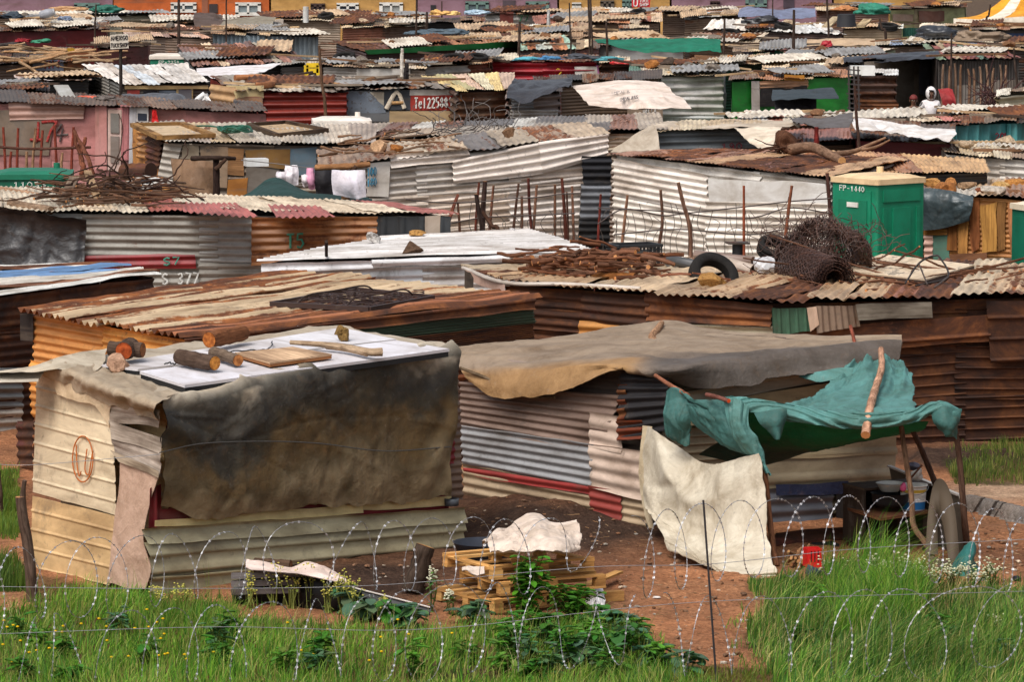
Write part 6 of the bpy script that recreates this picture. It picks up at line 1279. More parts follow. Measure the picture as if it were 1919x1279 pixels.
def junk(s,n_st=0,n_pl=0,n_ty=0,n_sh=0,cols=None):
 """stones, planks, tyres and loose sheets weighing the roof down, in order from left to right"""
 q=s.roof;n_pl+=1+(n_pl>1);n_sh+=1
 def spots(n,m=.10):
  us=sorted([m+(1-2*m)*(k+R.uniform(.1,.9))/n for k in range(n)])
  return[(u,R.uniform(.08,.8))for u in us]
 def W(u,v):return(q[0]*(1-u)+q[1]*u)*(1-v)+(q[3]*(1-u)+q[2]*u)*v
 def nm(k,n):return '' if n==1 else['leftmost ','second '][k]if k<2 and n>2 else('left ' if n==2 and k==0 else 'right ' if n==2 else['third ','fourth ','fifth ','sixth ','seventh '][k-2])
 SC_=[('brown',K(140,104,76)),('orange',K(190,130,74)),('grey',K(140,132,124)),('pale',K(206,186,160)),('dark',K(84,72,64))]
 for k,(u,v)in enumerate(spots(n_st)if n_st else[]):
  nme,c=R.choice(SC_);p=W(u,v)+vec(0,0,.03)
  tag(rock_mb(p,R.uniform(.12,.22),c,2,.4,None,.7,1.3,R.uniform(0,3)).build('stone',ROCK,smooth=False),f'{nm(k, n_st)}{nme} stone on the {s.short}','stone','stones weighing down the far roofs')
 WC=[('grey',K(150,138,126)),('brown',K(140,106,80)),('pale',K(210,182,146)),('dark',K(84,68,58))]
 for k,(u,v)in enumerate(spots(n_pl)if n_pl else[]):
  nme,c=R.choice(WC);p=W(u,v)+vec(0,0,.09);an=R.gauss(0,.5);L=R.uniform(.6,1.5);dv=vec(math.cos(an),math.sin(an),R.gauss(0,.05))*L
  tag(MB().bar(p-dv,p+dv,R.uniform(.08,.2),.05,c).build('plank',WOOD),f'{nm(k, n_pl)}{nme} plank on the {s.short}','plank','planks lying on the far roofs')
 for k,(u,v)in enumerate(spots(n_ty)if n_ty else[]):
  tyre_thing(f'{nm(k, n_ty)}black tyre lying on the {s.short}',W(u,v)+vec(0,0,.12),(R.gauss(0,.15),-.25,1),R.uniform(.28,.34),seg=20)
 TC=[('rusty',K(150,100,78,.8)),('white',K(222,212,196,.1)),('grey',K(150,148,146,.2)),('tan',K(206,176,140,.35))]
 for k,(u,v)in enumerate(spots(n_sh)if n_sh else[]):
  nme,c=R.choice(TC);p=W(u,v)+vec(0,0,.10);e1=(q[1]-q[0]);e1=unit(e1)*R.uniform(.7,1.3);e2=unit(q[3]-q[0])*R.uniform(.8,1.4);an=R.uniform(-.5,.5);e1,e2=e1*math.cos(an)+e2*math.sin(an)*.6,e2*math.cos(an)-e1*math.sin(an)*.6
  mb=MB();zz=vec(0,0,R.uniform(0,.18));sheet(mb,p-e1-e2,p+e1-e2+zz*.4,p+e1+e2+zz,p-e1+e2+zz*.6,c,'corr','v',.16,.02,.04,.03,100,up=(0,0,1))
  tag(mb.build('loose_sheet',TIN),f'{nm(k, n_sh)}loose {nme} tin sheet on the {s.short}','tin sheet','loose sheets on the far roofs')
def front_panels(s,items):
 for q,c,st,m in items:panel(s,'front',q,c,st.replace('vcorr','corr'),'v' if st=='vcorr' else 'u',.08,mat=m)
def Q4(x0,y0,x1,y1,dy=0):return[(x0,y0),(x1,y0+dy),(x1,y1+dy),(x0,y1)]
def bundle(name,label,cat,c,r,col,mat=None,sx=1.5,flat=.6,sub=3,rough=.5,group=None):
 V,T=ico(4);sd=R.uniform(0,90);k=1+.45*fbm(V,1.2,3,sd)+.22*(1-2*np.abs(vnoise(V,2.6,sd)))+.14*(1-2*np.abs(vnoise(V,5.5,sd)))-.2
 W=V*k[:,None]*np.array((sx,1,flat))*r*.5;W[:,2]=np.maximum(W[:,2],-.3*r*.5*flat);W[:,2]-=W[:,2].min()
 return tag(MB().add(W+np.array(c),None,T,V[:,:2],col).build(name,mat or CLOTH),label,cat,group)
def drape(name,label,cat,pts_rows,col,amp=.06,fu=1.2,fv=1.2,mat=None,nu=50,nv=24):
 return sheet_cloth(name,label,cat,[[P(*p)for p in r]for r in pts_rows],col,amp,fu,fv,mat,None,nu,nv)
def vpole(label,x,y0,y1,d,r=.05,col=K(78,66,58),dx=0,group='tall bare poles over the far roofs'):
 b=P(x,y1,d);q=[vec(b[0],b[1],0),P(x,y1,d),P(x+dx*.6,(y0+y1)/2+R.uniform(-3,3),d),P(x+dx,y0,d)]
 r*=.68;return pole(label,q,r,r*.7,col,group,'tall_pole','pole',None,6)
 # ---- row around y 200-270
s=row('low shack under red, white and rusty roof sheets behind the grey tarpaulin roof','red and white sheet roof',1370,236,1795,228,26,BROWNT,PAL(K(206,130,116,.25),K(232,222,210,.08),K(176,112,92,.5),K(214,196,170,.25)),rn=14,dx=(25,-20),dy2=20);junk(s,2,4,0,2)
s=row('turquoise-walled shack with a red number at the right edge','roof of the turquoise-walled shack',1786,233,1990,226,24,PAL(K(88,160,158,.14),K(82,150,150,.18)),DARKR,wstyle='ibr',wrun='v',wpitch=.3,rn=7);junk(s,1,3,0,1)
px_text(s.planes['front'],'20L',1864,262,1892,260,12,2.6,K(130,30,50),.06).build('painted_number',PAINT,s.root)
for lb,x,y,r in(('dark green tarpaulin bundle left of the bigger one on the turquoise shack roof',1800,214,.34),('bigger dark green tarpaulin bundle on the turquoise shack roof',1850,212,.5)):bundle('tarpaulin_bundle',lb,'bundle',on_roof(s,x,y+2,0),r,K(30,62,62,.1),PLASTICTARP,1.7,.42,group='tarpaulin bundles on the turquoise shack roof')
s=row('whitewashed corrugated shack with rubble along its pale roof near the right edge','rubble-edged pale roof',1772,288,1990,304,26,PAL(K(206,198,190,.08),K(214,208,200,.06)),PALER,dx=(-26,0),rn=7,wpitch=.13,wamp=.02);junk(s,3,1,0,0)
s=row('dark red shack under a torn white tarpaulin edge','tarpaulin-edged roof of the dark red shack',1600,262,1782,268,34,PAL(K(112,34,38,.14),K(124,40,44,.18)),DARKR,z=2.15,dx=(-10,6),wstyle='flat',L=5)
B1=drape('white_tarpaulin','torn white tarpaulin strip along the eave of the dark red shack','tarpaulin',[[(1590,222,88.5),(1660,230,87.5),(1730,240,86.8),(1790,246,86.6)],[(1596,232,86.2),(1670,244,85.4),(1740,256,84.6),(1792,256,84.6)],[(1604,240,85.4),(1680,254,84.6),(1740,262,83.9),(1776,264,83.8)]],K(226,222,220,.05),.08,1.5,1.5)
B1['group']='tarpaulins over the dark red shack'
drape('grey_tarpaulin','dark grey tarpaulin humped over the left of the dark red shack','tarpaulin',[[(1480,226,88.5),(1540,222,88.3),(1600,216,88)],[(1490,232,86.6),(1545,232,86.2),(1596,226,86.2)],[(1500,232,85.8),(1540,242,85.4),(1590,238,85.4)]],K(98,94,94,.1),.10,1.6,1.2)
s=row('shack with a reddish patched roof below the grey tarpaulin hump','reddish patched roof',1470,272,1600,268,34,BROWNT,PAL(K(150,100,88,.35),K(166,116,100,.3)),z=2.05,dx=(-4,4),rn=4)
vpole('dark red stub post before the reddish patched roof',1530,238,276,83,.09,K(112,40,38),0)
s=row('blue-grey corrugated shack under a long beige roof tarpaulin','beige roof tarpaulin',1222,244,1424,240,14,PAL(K(136,142,146,.12),K(120,126,130,.16)),PALER,z=2.35,wpitch=.14,wamp=.022,rows=3,rn=4)
px_text(s.planes['front'],'190',1350,283,1392,281,14,3,K(120,56,66),.06).build('painted_number',PAINT,s.root)
drape('beige_tarpaulin','beige tarpaulin spread and hanging over the blue-grey shack','tarpaulin',[[(1140,264,90),(1215,236,91),(1300,228,92),(1400,228,92),(1500,232,91)],[(1140,276,87.8),(1222,240,88.2),(1310,240,88),(1420,236,88),(1500,236,88)],[(1142,286,87),(1222,252,87.2),(1300,248,87),(1420,242,87),(1480,240,87)]],K(196,182,164,.15),.10,1.0,1.3,None,80,26)
drape('beige_tarpaulin','beige tarpaulin corner drooping left of the blue-grey shack','tarpaulin',[[(1222,240,87),(1230,236,86.8)],[(1180,262,86.6),(1236,262,86.2)],[(1142,284,86.4),(1238,284,86)]],K(176,164,148,.15),.09,1.3,1.0)
drape('white_tarpaulin','pale torn tarpaulin hanging in a point right of the blue-grey shack','tarpaulin',[[(1376,240,86.9),(1420,238,86.8),(1466,240,86.7)],[(1396,262,85.2),(1430,262,85),(1458,256,85)],[(1420,280,84.2),(1434,282,84),(1448,276,84)]],K(222,208,188,.1),.07,2,1.5)
vpole('crooked pole rising before the tarpaulin-covered red shack',1610,160,290,84,.06,K(84,62,54),-8)
# ---- row around y 150-215
s=row('green-painted shack with a dark cloth canopy in front','eave of the green-painted shack',1368,152,1600,142,14,PAL(K(40,140,50,.08),K(34,128,44,.1)),MIXR,rn=9,wstyle='flat',rows=1);junk(s,2,2,0,0)
front_panels(s,[(Q4(1408,152,1424,215),K(206,196,188,.3),'flat',BOARD),(Q4(1424,160,1512,200),K(48,44,44,.2),'flat',BOARD),(Q4(1424,152,1514,168,-4),K(196,150,116,.3),'corr',None),(Q4(1470,140,1508,152),K(206,146,62,.2),'flat',BOARD)])
drape('dark_canopy','dark blue-grey cloth canopy on poles before the green-painted shack','canopy',[[(1448,170,110),(1500,168,110),(1560,164,110)],[(1446,186,106),(1510,180,106),(1570,178,106)],[(1448,192,105),(1510,184,105),(1572,186,105)]],K(54,64,70,.1),.07,1.2,1.2)
drape('dark_curtain','dark curtain hanging under the blue-grey canopy','curtain',[[(1452,188,106.5),(1530,184,106.5)],[(1452,214,106.3),(1530,212,106.3)]],K(46,46,52,.1),.06,2.5,.6)
s=row('brown corrugated shack with a lattice aerial in front','eave of the brown corrugated shack',1600,140,1682,138,8,PAL(K(104,78,66,.5),K(92,70,62,.5)),WHITER,rn=3,wpitch=.22,wamp=.03);front_panels(s,[(Q4(1604,192,1684,212),K(150,96,60,.6),'corr',None)])
mb=MB()
for k in range(9):mb.bar(P(1586+2*k%5,130+9*k,105),P(1612+2*k%4,130+9*k+2,105),.03,.03,K(60,52,50))
for x in(1590,1600,1608):mb.bar(P(x,124,105),P(x+2,212,105),.04,.04,K(60,52,50))
tag(mb.build('lattice_aerial',WIRE),'rusty lattice aerial standing right of the green-painted shack','aerial');tag(MB().box(P(1616,132,108),vec(.3,0,0),vec(0,.2,0),vec(0,0,.12),K(232,230,224)).build('white_tub',PLAIN),'white plastic tub on the eave above the lattice aerial','tub')
s=row('grey board-walled shack with a grey curtain in its doorway','black plastic roof of the grey board shack',1616,114,1760,104,8,PAL(K(166,152,138,.2),K(156,144,130,.25)),DARKR,z=2.35,wstyle='flat',rows=1,cols=3);front_panels(s,[(Q4(1722,110,1750,178),K(122,122,132,.1),'flat',CLOTH),(Q4(1750,106,1757,190),K(196,186,176,.2),'flat',WOOD)])
drape('black_plastic','black plastic sheet rolled along the eave of the grey board shack','plastic sheet',[[(1580,110,123),(1660,104,123),(1758,98,123)],[(1582,116,121),(1660,110,121),(1760,102,121)],[(1590,120,120.4),(1660,118,120.2),(1756,112,120.2)]],K(52,54,60,.1),.10,1.5,2,PLASTICTARP)
s=row('shack with a green and rust striped roof over a stick fence','green-rust striped roof',1757,112,1912,110,26,PAL(K(60,54,50,.3),K(72,64,58,.35)),PAL(K(110,132,110,.2),K(150,84,70,.5),K(206,176,136,.3),K(120,140,116,.2)),z=2.4,rn=10,rpitch=.15,ramp=.016,dx=(-30,-60),wrun='v');junk(s,1,2,0,0)
front_panels(s,[(Q4(1790,160,1862,205),K(132,126,120,.25),'vcorr',None),(Q4(1860,150,1916,205),K(116,106,98,.35),'vcorr',None)])
for k in range(11):
 x=1766+k*12;nme=['first','second','third','fourth','fifth','sixth','seventh','eighth','ninth','tenth','eleventh'][k]
 pole(f'{nme} fence stick from the left under the green and rust roof',[vec(*P(x,190,114)[:2],0),P(x+R.uniform(-3,3),160,114),P(x+R.uniform(-4,4),118+R.uniform(0,12),114)],.045,.03,jit(K(140,112,92),.25),'fence sticks under the green and rust roof','fence_stick','fence stick',None,5)
s=row('cream corrugated shack at the right edge beside the stick fence','roof of the cream corrugated edge shack',1868,180,1990,168,8,PAL(K(222,206,170,.06),K(214,198,164,.08)),PALER,rn=5,wpitch=.2,wamp=.03)
sheet_cloth('red_blanket','red and white blanket hanging right of the person in white','blanket',[[P(1758,168,112),P(1774,166,112),P(1784,168,112)],[P(1764,186,111.8),P(1778,184,111.8),P(1790,186,111.8)],[P(1768,204,111.8),P(1782,200,111.8),P(1792,202,111.8)]],K(150,44,46),.05,3,1,None,None,20,20)
mb=MB()
for k in range(70):p=P(R.uniform(1840,1878),R.uniform(170,205),R.uniform(110,112));stick_mb(p,p+vec(R.gauss(0,.4),R.gauss(0,.2),R.gauss(.2,.4)),.02,.008,jit(K(84,60,60),.2),.08,6,4,mb)
tag(mb.build('dead_bush',BARK),'bare reddish-grey bush before the grey fence sheets','bush')
s=row('white sheet-clad shack left of the green-painted one','roof of the white sheet-clad shack',1236,142,1360,140,12,PAL(K(226,224,224,.05),K(216,214,216,.06)),PALER,rn=5,rows=4,wpitch=.2,wamp=.02,wwarp=.05);junk(s,3,1,0,0)
s=row('shack with brown planks under a sagging white tarpaulin','dark eave behind the sagging white tarpaulin',1000,156,1240,146,12,PAL(K(120,96,72,.4),K(104,84,66,.4)),DARKR,z=2.2,rn=8,rows=2)
drape('white_tarpaulin','sagging dirty white tarpaulin with printed marks over the plank-sided shack','tarpaulin',[[(1070,160,106),(1120,154,106),(1180,153,106),(1240,156,106)],[(1080,172,103.5),(1130,172,103.2),(1200,166,103.2),(1262,172,103.5)],[(1098,192,101),(1160,190,100.8),(1220,190,100.6),(1292,198,100.8)],[(1104,198,100.4),(1170,206,100.2),(1230,200,100),(1300,204,100.2)]],K(228,212,200,.08),.07,1.0,1.0,None,90,40)
tp_=Plane(P(1130,176,102.4),P(1220,172,102.4),P(1180,192,100.2))
mb=px_text(tp_,'IMPALASS',1160,190,1196,184,6,1.2,K(120,112,110),.06);tag(mb.build('printed_mark',PAINT),'faint dark printing on the sagging white tarpaulin','print');mb=px_text(tp_,'IMPALA',1144,176,1180,173,4,1.0,K(150,140,136),.06);tag(mb.build('printed_mark',PAINT),'fainter smaller printing above the dark one on the sagging tarpaulin','print')
front_panels(s,[(Q4(1176,205,1242,222),K(176,152,130,.3),'flat',BOARD)]);px_text(s.planes['front'],'JAMBLA',1202,214,1230,211,8,1.6,K(226,222,214),.11).build('painted_word',PAINT,s.root)
s=row('low shack with red, white and brown corrugated walls under black plastic','black plastic roof',950,178,1052,172,16,PAL(K(132,62,58,.4),K(150,134,128,.2)),DARKR,rn=4,wpitch=.2,wamp=.025,rows=3);front_panels(s,[(Q4(956,206,1046,222),K(226,222,216,.05),'corr',None),(Q4(958,184,1000,206),K(140,142,146,.1),'corr',None)])
drape('black_plastic','shiny black plastic sheet crumpled over the red and white corrugated shack','plastic sheet',[[(962,152,106),(1010,152,107),(1074,148,107)],[(950,172,103.6),(1000,168,103.8),(1070,160,104)],[(952,188,103),(984,192,103),(1016,176,103.2),(1052,168,103.4)]],K(56,56,60,.1),.12,1.6,1.6,PLASTICTARP)
s=row('brown corrugated shack under a white and yellow streaked roof','white and yellow streaked roof',858,172,962,168,28,PAL(K(126,98,76,.5),K(112,88,72,.5)),PAL(K(226,214,180,.2),K(214,196,140,.2),K(206,180,160,.3)),rn=6,dx=(-70,0),wpitch=.2,wamp=.026)
s=row('shack walled with old advertising boards','grey roof of the advertising-board shack',646,168,860,166,20,PAL(K(150,150,150,.3)),GREYR,rn=9,dx=(-50,-60),wstyle='flat',rows=1,rpitch=.16);junk(s,1,4,0,0)
front_panels(s,[(Q4(650,172,722,212),K(126,136,148,.9),'flat',BOARD),(Q4(692,172,722,205),K(206,196,176,.9),'flat',BOARD),(Q4(720,170,770,206),K(70,74,80,.3),'flat',BOARD),(Q4(768,168,860,178),K(206,202,194,.4),'flat',BOARD),(Q4(770,178,860,207),K(176,62,52,.6),'flat',BOARD),(Q4(650,210,732,228),K(110,112,114,.3),'flat',BOARD),(Q4(730,208,862,232),K(186,160,122,.3),'flat',BOARD)])
px_strokes(s.planes['front'],[[(724,204),(744,172),(758,203)]],8,K(226,210,186),.11).build('painted_letter',PAINT,s.root);px_strokes(s.planes['front'],[[(734,193),(756,192)]],6,K(196,150,96),.12).build('painted_letter',PAINT,s.root)
px_text(s.planes['front'],'Tel2258894',776,203,856,201,19,3.2,K(232,226,218),.115).build('painted_word',PAINT,s.root)
s=row('red corrugated shack with a cream peeling side and brown door','grey roof with a wooden arch',440,172,652,172,28,PAL(K(150,58,44,.22),K(140,50,40,.28)),GREYR,rn=10,dx=(-48,-20),rpitch=.16,wpitch=.2,wamp=.028,rows=3)
front_panels(s,[(Q4(424,160,494,184),K(206,186,140,.9),'flat',BOARD),(Q4(440,182,492,208),K(150,112,84,.4),'flat',BOARD)]);panel(s,Plane(P(394,160,103.5),P(442,172,101.5),P(442,210,101.5)),[(393,158),(440,164),(438,205),(393,196)],K(196,156,110,.4),'corr','u',.05,pitch=.2,amp=.028)
mb=MB();mb.tube([on_roof(s,480+34*math.cos(a),153+8*math.sin(a),.14)for a in np.linspace(-1.6,1.6,18)],.09,K(190,130,90),6);mb.tube([on_roof(s,440,146,.14),on_roof(s,482,145,.14)],.09,K(190,130,90),6);tag(mb.build('wooden_arch',WOOD),'curved wooden arch lying on the grey roof of the red shack','arch')
plank_thing('long tan plank lying across the grey roof of the red shack',on_roof(s,562,142,.1),on_roof(s,640,160,.1),.16,.06,K(206,160,112));junk(s,0,3,0,0)
vpole('tall pole in front of the red corrugated shack',610,85,212,99,.07,K(112,88,70),-12)
# ---- big white roof and its neighbours
s=row('shack with a large white tin roof and a window in its dark front','large white tin roof',226,158,392,156,34,dict(front=PAL(K(76,68,62,.3),K(88,78,70,.3)),left=GREYT),PAL(K(232,230,228,.04),K(222,220,218,.06),K(206,200,194,.08)),dx=(-72,-42),rn=7,rpitch=.14,L=6)
front_panels(s,[(Q4(234,160,390,167),K(222,196,140,.2),'flat',BOARD),(Q4(238,168,262,180),K(150,60,52,.3),'flat',BOARD),(Q4(268,170,294,190),K(36,36,40,.1),'flat',GLASS),(Q4(298,170,330,196),K(96,106,116,.1),'flat',GLASS),(Q4(334,168,358,196),K(110,112,116,.1),'flat',GLASS),(Q4(330,166,335,200),K(196,176,130,.2),'flat',WOOD),(Q4(357,166,362,200),K(196,176,130,.2),'flat',WOOD)])
mb=MB()
for pts in([(362,198),(372,185),(384,176)],[(376,198),(386,182),(404,198)],[(384,176),(388,190)],[(398,180),(406,198)]):mb.tube([P(x,y,104)for x,y in pts],.07,K(230,228,226),6)
tag(mb.build('garden_chair',PLAIN),'broken white plastic chair on the pink shack roof','chair')
drape('grey_cover','dark grey plastic cover humped on the pink shack roof below the white roof','cover',[[(228,180,105),(290,178,105),(330,176,105),(348,190,104)],[(230,190,103),(290,188,103),(332,180,103.4),(350,196,103)],[(236,194,102),(290,196,102),(340,196,102)]],K(84,84,88,.1),.10,1.2,1.2,PLASTICTARP)
bundle('red_heap','heap of orange-red plastic on the pink shack roof','heap',P(163,186,102),.3,K(206,96,70),PLAIN,1.6,.5);bundle('grey_bundle','grey cloth bundle on the pink shack roof beside the orange-red heap','bundle',P(196,188,101),.34,K(104,96,92),CLOTH,1.6,.5)
tag(MB().bar(P(114,160,103.5),P(130,186,101.5),.35,.03,K(176,176,172)).build('tilted_board',BOARD),'grey board tilted up on the pink shack roof','board')
drape('white_canopy','pointed white cloth canopy behind the large white tin roof','canopy',[[(368,130,121),(440,126,122),(530,119,122)],[(372,140,118),(440,138,118),(505,132,119)],[(398,146,116.6),(440,146,116.4),(470,142,117)]],K(228,224,226,.05),.07,.8,.8)
s=row('low dark shack under a pinkish white board roof at the left','pinkish white board roof',40,154,170,150,13,DARK,PAL(K(222,200,190,.08),K(214,188,176,.1)),dx=(-14,-16),rn=3,rstyle='ibr',rpitch=.4);junk(s,1,1,0,0)
s=row('low shack with dark plastic and planks on its roof at the left edge','plank-strewn dark roof at the left edge',-40,176,92,170,16,DARK,DARKR,rn=5);junk(s,0,4,0,1)
sticks('plank_pile','stacked loose planks on the dark clutter at the left edge','planks',40,(-10,92,140,120),.1,(.8,2.2),(.03,.06),K(176,146,114),(132,121),'stuff')
s=row('shack with rusty plank walls under the pile of planks at the left','roof under the pile of planks',-40,122,168,116,26,PAL(K(112,92,80,.4),K(150,108,70,.4)),DARKR,rn=7,rows=1);front_panels(s,[(Q4(62,112,118,132),K(120,128,146,.3),'flat',BOARD),(Q4(126,90,140,100),K(206,160,50,.2),'flat',BOARD),(Q4(126,98,166,126),K(150,92,56,.5),'flat',BOARD)])
px_text(s.planes['front'],'HI6',84,128,114,126,14,3,K(140,40,50),.10).build('painted_number',PAINT,s.root)
s=row('dark red shack below the shop sign','eave of the dark red signed shack',182,92,282,84,12,PAL(K(128,62,54,.4),K(112,52,48,.45)),DARKR,rn=5,wstyle='flat');junk(s,1,2,0,1)
sg=thing('shop_sign','hand-painted white shop sign on a thin pole above the green toilet','sign',vec(*P(226,155,108)[:2],0));pl=Plane(P(204,63,108),P(242,63,108),P(204,92,108));q4=[pl.hit(x,y,0)for x,y in((206,65),(240,63),(241,90),(207,92))]
slab(None,q4,K(222,214,200,.3),.03,up=pl.n).build('sign_board',BOARD,sg);MB().tube([vec(*P(226,155,108.1)[:2],0),P(226,70,108.1)],.045,K(60,54,50),7).build('sign_pole',BARK,sg)
mb=px_text(pl,'AMERGO',207,75.5,240,74,8,1.5,K(40,34,36),.012);mb2=px_text(pl,'TUCKSHOP',207,88.5,241,87,7.5,1.4,K(40,34,36),.012);mb.build('lettering',PAINT,sg);mb2.build('lettering',PAINT,sg)
s=row('shack with a broad brown and white striped roof right of the small toilet','broad brown and white striped roof',362,124,578,116,38,DARK,PAL(K(150,110,96,.5),K(206,186,160,.25),K(170,124,106,.5),K(120,92,84,.5)),rn=13,dx=(-30,-52),L=7,rpitch=.15,ramp=.016);junk(s,0,2,0,2)
s=row('grey-walled shack with a yellow frame before it','low roof behind the yellow frame',525,124,640,120,10,PAL(K(112,104,98,.3),K(96,90,86,.3)),GREYR,rn=5)
yf=thing('yellow_stand','bright yellow wooden frame standing before the grey wall','frame',P(586,146,118));Ye=K(230,190,30)
for a,b in(((574,122),(574,146)),((597,122),(597,146)),((574,122),(597,122)),((574,132),(597,132))):MB().bar(P(*a,116),P(*b,116),.12,.08,Ye,up=(0,1,0)).build('frame_bar',PLAIN,yf)
s=row('long pale low shack with a white plastic roof edge','white plastic roof edge',600,124,800,130,14,PAL(K(140,130,120,.3),K(176,166,156,.2)),PALER,rn=9);junk(s,2,4,1,1);front_panels(s,[(Q4(668,128,770,150),K(186,182,176,.1),'flat',BOARD)])
vpole('square dark post standing on the pale low shack',761,118,150,112,.13,K(48,44,46),1);vpole('white post on the pale low shack',753,90,118,113,.09,K(214,212,206),1)
s=row('red corrugated shack with a yellow number and a white door panel','clothes-strewn roof of the red corrugated shack',920,114,1122,115,12,PAL(K(158,34,46,.06),K(150,30,42,.08)),MIXR,rn=8,wpitch=.22,wamp=.032,rows=2);front_panels(s,[(Q4(1077,124,1120,152),K(206,202,196,.1),'flat',BOARD),(Q4(1117,122,1123,150),K(190,120,180,.1),'flat',BOARD)])
px_strokes(s.planes['front'],[[(1039,134),(1046,129),(1052,135),(1042,145),(1054,146)]],2.6,K(220,180,50),.07).build('painted_number',PAINT,s.root)
for lb,x,y,r,c in(('turquoise cloth heap left of the blue one on the red shack roof',990,109,.4,K(90,170,190)),('blue cloth heap in the middle of the red shack roof',1032,107,.36,K(74,130,176)),('grey-black tarpaulin heap on the red shack roof',1090,106,.5,K(74,78,86)),('turquoise cloth strip at the right of the red shack roof',1140,110,.42,K(84,156,168))):bundle('cloth_heap',lb,'cloth',P(x,y+4,122.5),r,c,CLOTH,2.2,.4,group='cloth heaps on the red shack roof')
s=row('mixed shack of white, rust and tan sheets left of the red one','roof of the mixed-sheet shack',788,124,922,118,14,PAL(K(206,198,190,.1),K(150,84,62,.6),K(190,150,106,.3)),MIXR,rn=6,cols=3,wpitch=.22,wamp=.03);junk(s,1,3,2,1)
s=row('rusty shack with a red edge right of the red corrugated one','rusty roof right of the red shack',1124,118,1180,116,8,RUSTY,MIXR,rn=3,wpitch=.22,wamp=.03);bundle('red_plastic','red plastic sheet crumpled on the rusty roof corner','plastic sheet',P(1168,120,122),.4,K(206,40,36),PLASTICTARP,1.6,.4)
s=row('low shack with white and green roof sheets behind the sagging tarpaulin','white and green sheet roof',1180,136,1300,132,16,DARK,PAL(K(222,214,202,.1),K(120,160,140,.1),K(206,190,166,.3)),rn=6);junk(s,2,2,0,0)
bundle('green_bundle','dark green cloth bundle on the white and green sheet roof','bundle',P(1210,124,128),.4,K(24,84,60),CLOTH,1.6,.5)
s=row('low shack with white sheets, stones and a dark green eave','stone-dotted white roof',1278,128,1440,118,16,PAL(K(36,78,62,.2),K(52,50,48,.3)),PALER,rn=7,rows=1);junk(s,5,2,0,0)
s=row('shack with a long pale roof behind the green-painted one','long pale roof behind the green shack',1430,130,1620,124,14,BROWNT,PALER,rn=8);junk(s,2,3,0,1)
s=row('light green shack with rust and white roof stripes','rust and white striped roof',1484,112,1620,110,18,PAL(K(156,166,130,.2),K(146,156,124,.2)),PAL(K(206,176,140,.3),K(150,80,66,.5),K(226,214,196,.1)),rn=9,rpitch=.15,ramp=.016,dx=(-20,60));junk(s,1,2,1,1)
s=row('red and green board shack under a tan tarpaulin roof','tan tarpaulin roof of the red-green shack',1374,98,1490,94,14,PAL(K(150,78,66,.4),K(50,110,84,.2)),PALER,rn=4,cols=3,wrun='v');junk(s,1,2,0,0);front_panels(s,[(Q4(1376,97,1412,112),K(66,70,104,.6),'flat',BOARD),(Q4(1452,94,1480,112),K(42,106,80,.2),'flat',BOARD)])
drape('tan_tarpaulin','long rolled tan tarpaulin on the roof of the red and green shack','tarpaulin',[[(1400,88,140),(1480,80,141),(1560,74,141),(1640,76,141)],[(1402,94,137),(1480,88,138),(1560,80,138),(1640,82,138)],[(1404,97,136.4),(1480,92,137),(1560,88,137),(1640,88,137)]],K(190,164,134,.2),.12,1.2,1.6)
# ---- row around y 60-100
s=row('grey shack with a bright green cloth strung along its front','tan roof behind the long green cloth',1118,84,1284,86,12,PAL(K(150,150,150,.12),K(136,136,138,.15)),MIXR,rn=7,wstyle='flat');junk(s,2,2,0,1)
drape('green_cloth','long bright green cloth sagging along the front of the grey shack','cloth',[[(1114,74,131),(1180,74,131),(1270,72,131),(1350,76,131)],[(1120,82,130),(1190,90,129.6),(1270,92,129.6),(1350,90,130)],[(1126,82,129.8),(1190,96,129.4),(1280,98,129.4),(1352,97,129.8)]],K(26,110,86,.05),.10,.9,.8)
px_text(s.planes['front'],'135',1134,94,1146,93,8,1.8,K(40,40,44),.06).build('painted_number',PAINT,s.root)
s=row('shack behind a long green fascia with a rusty striped roof','rusty striped roof over the long green fascia',684,98,976,82,18,PAL(K(70,48,46,.4),K(84,56,50,.4)),RUSTR,rn=14,dx=(-60,-20),rpitch=.15,ramp=.016);junk(s,1,3,0,2)
panel(s,'front',[(684,94),(976,76),(976,88),(690,102)],K(30,108,52,.1),'flat','u',.22,name='green_fascia')
s=row('shack with a blue-grey corrugated front wall','white sheets above the blue-grey corrugated wall',396,62,596,68,12,PAL(K(132,144,150,.08),K(122,134,142,.1)),PALER,rn=9,wrun='v',rows=1,wpitch=.2,wamp=.028,z=2.2);junk(s,1,2,0,2)
s=row('shack with a pink-tan roof and pale green back edge','pink-tan roof',232,68,396,72,22,BROWNT,PAL(K(206,168,146,.25),K(214,184,164,.2),K(176,140,122,.4),K(150,190,160,.1)),rn=9,dx=(-4,-50));junk(s,1,3,0,1)
s=row('dark red corrugated shack with a black eave at the left','black corrugated eave of the dark red shack',-40,60,204,54,10,PAL(K(112,42,44,.2),K(104,38,42,.25)),DARKR,rn=12,wstyle='flat',rows=1);junk(s,1,2,0,1)
for lb,x,y,r,c in(('green plastic bundle below the black eave at the left',78,80,.34,K(60,140,110)),('red plastic bundle below the black eave at the left',44,78,.3,K(150,30,40)),('dark net bundle at the left edge below the black eave',20,88,.5,K(60,52,50))):bundle('plastic_bundle',lb,'bundle',P(x,y,135),r,c,CLOTH,1.8,.5,group='bundles below the black eave')
s=row('tan-walled shack with gas drums on its roof at the left','drum-laden roof at the left',18,42,150,44,14,PAL(K(186,160,128,.3),K(166,130,96,.4)),MIXR,rn=6,wstyle='flat');junk(s,2,3,0,1);front_panels(s,[(Q4(42,46,82,58),K(190,130,70,.3),'flat',BOARD)])
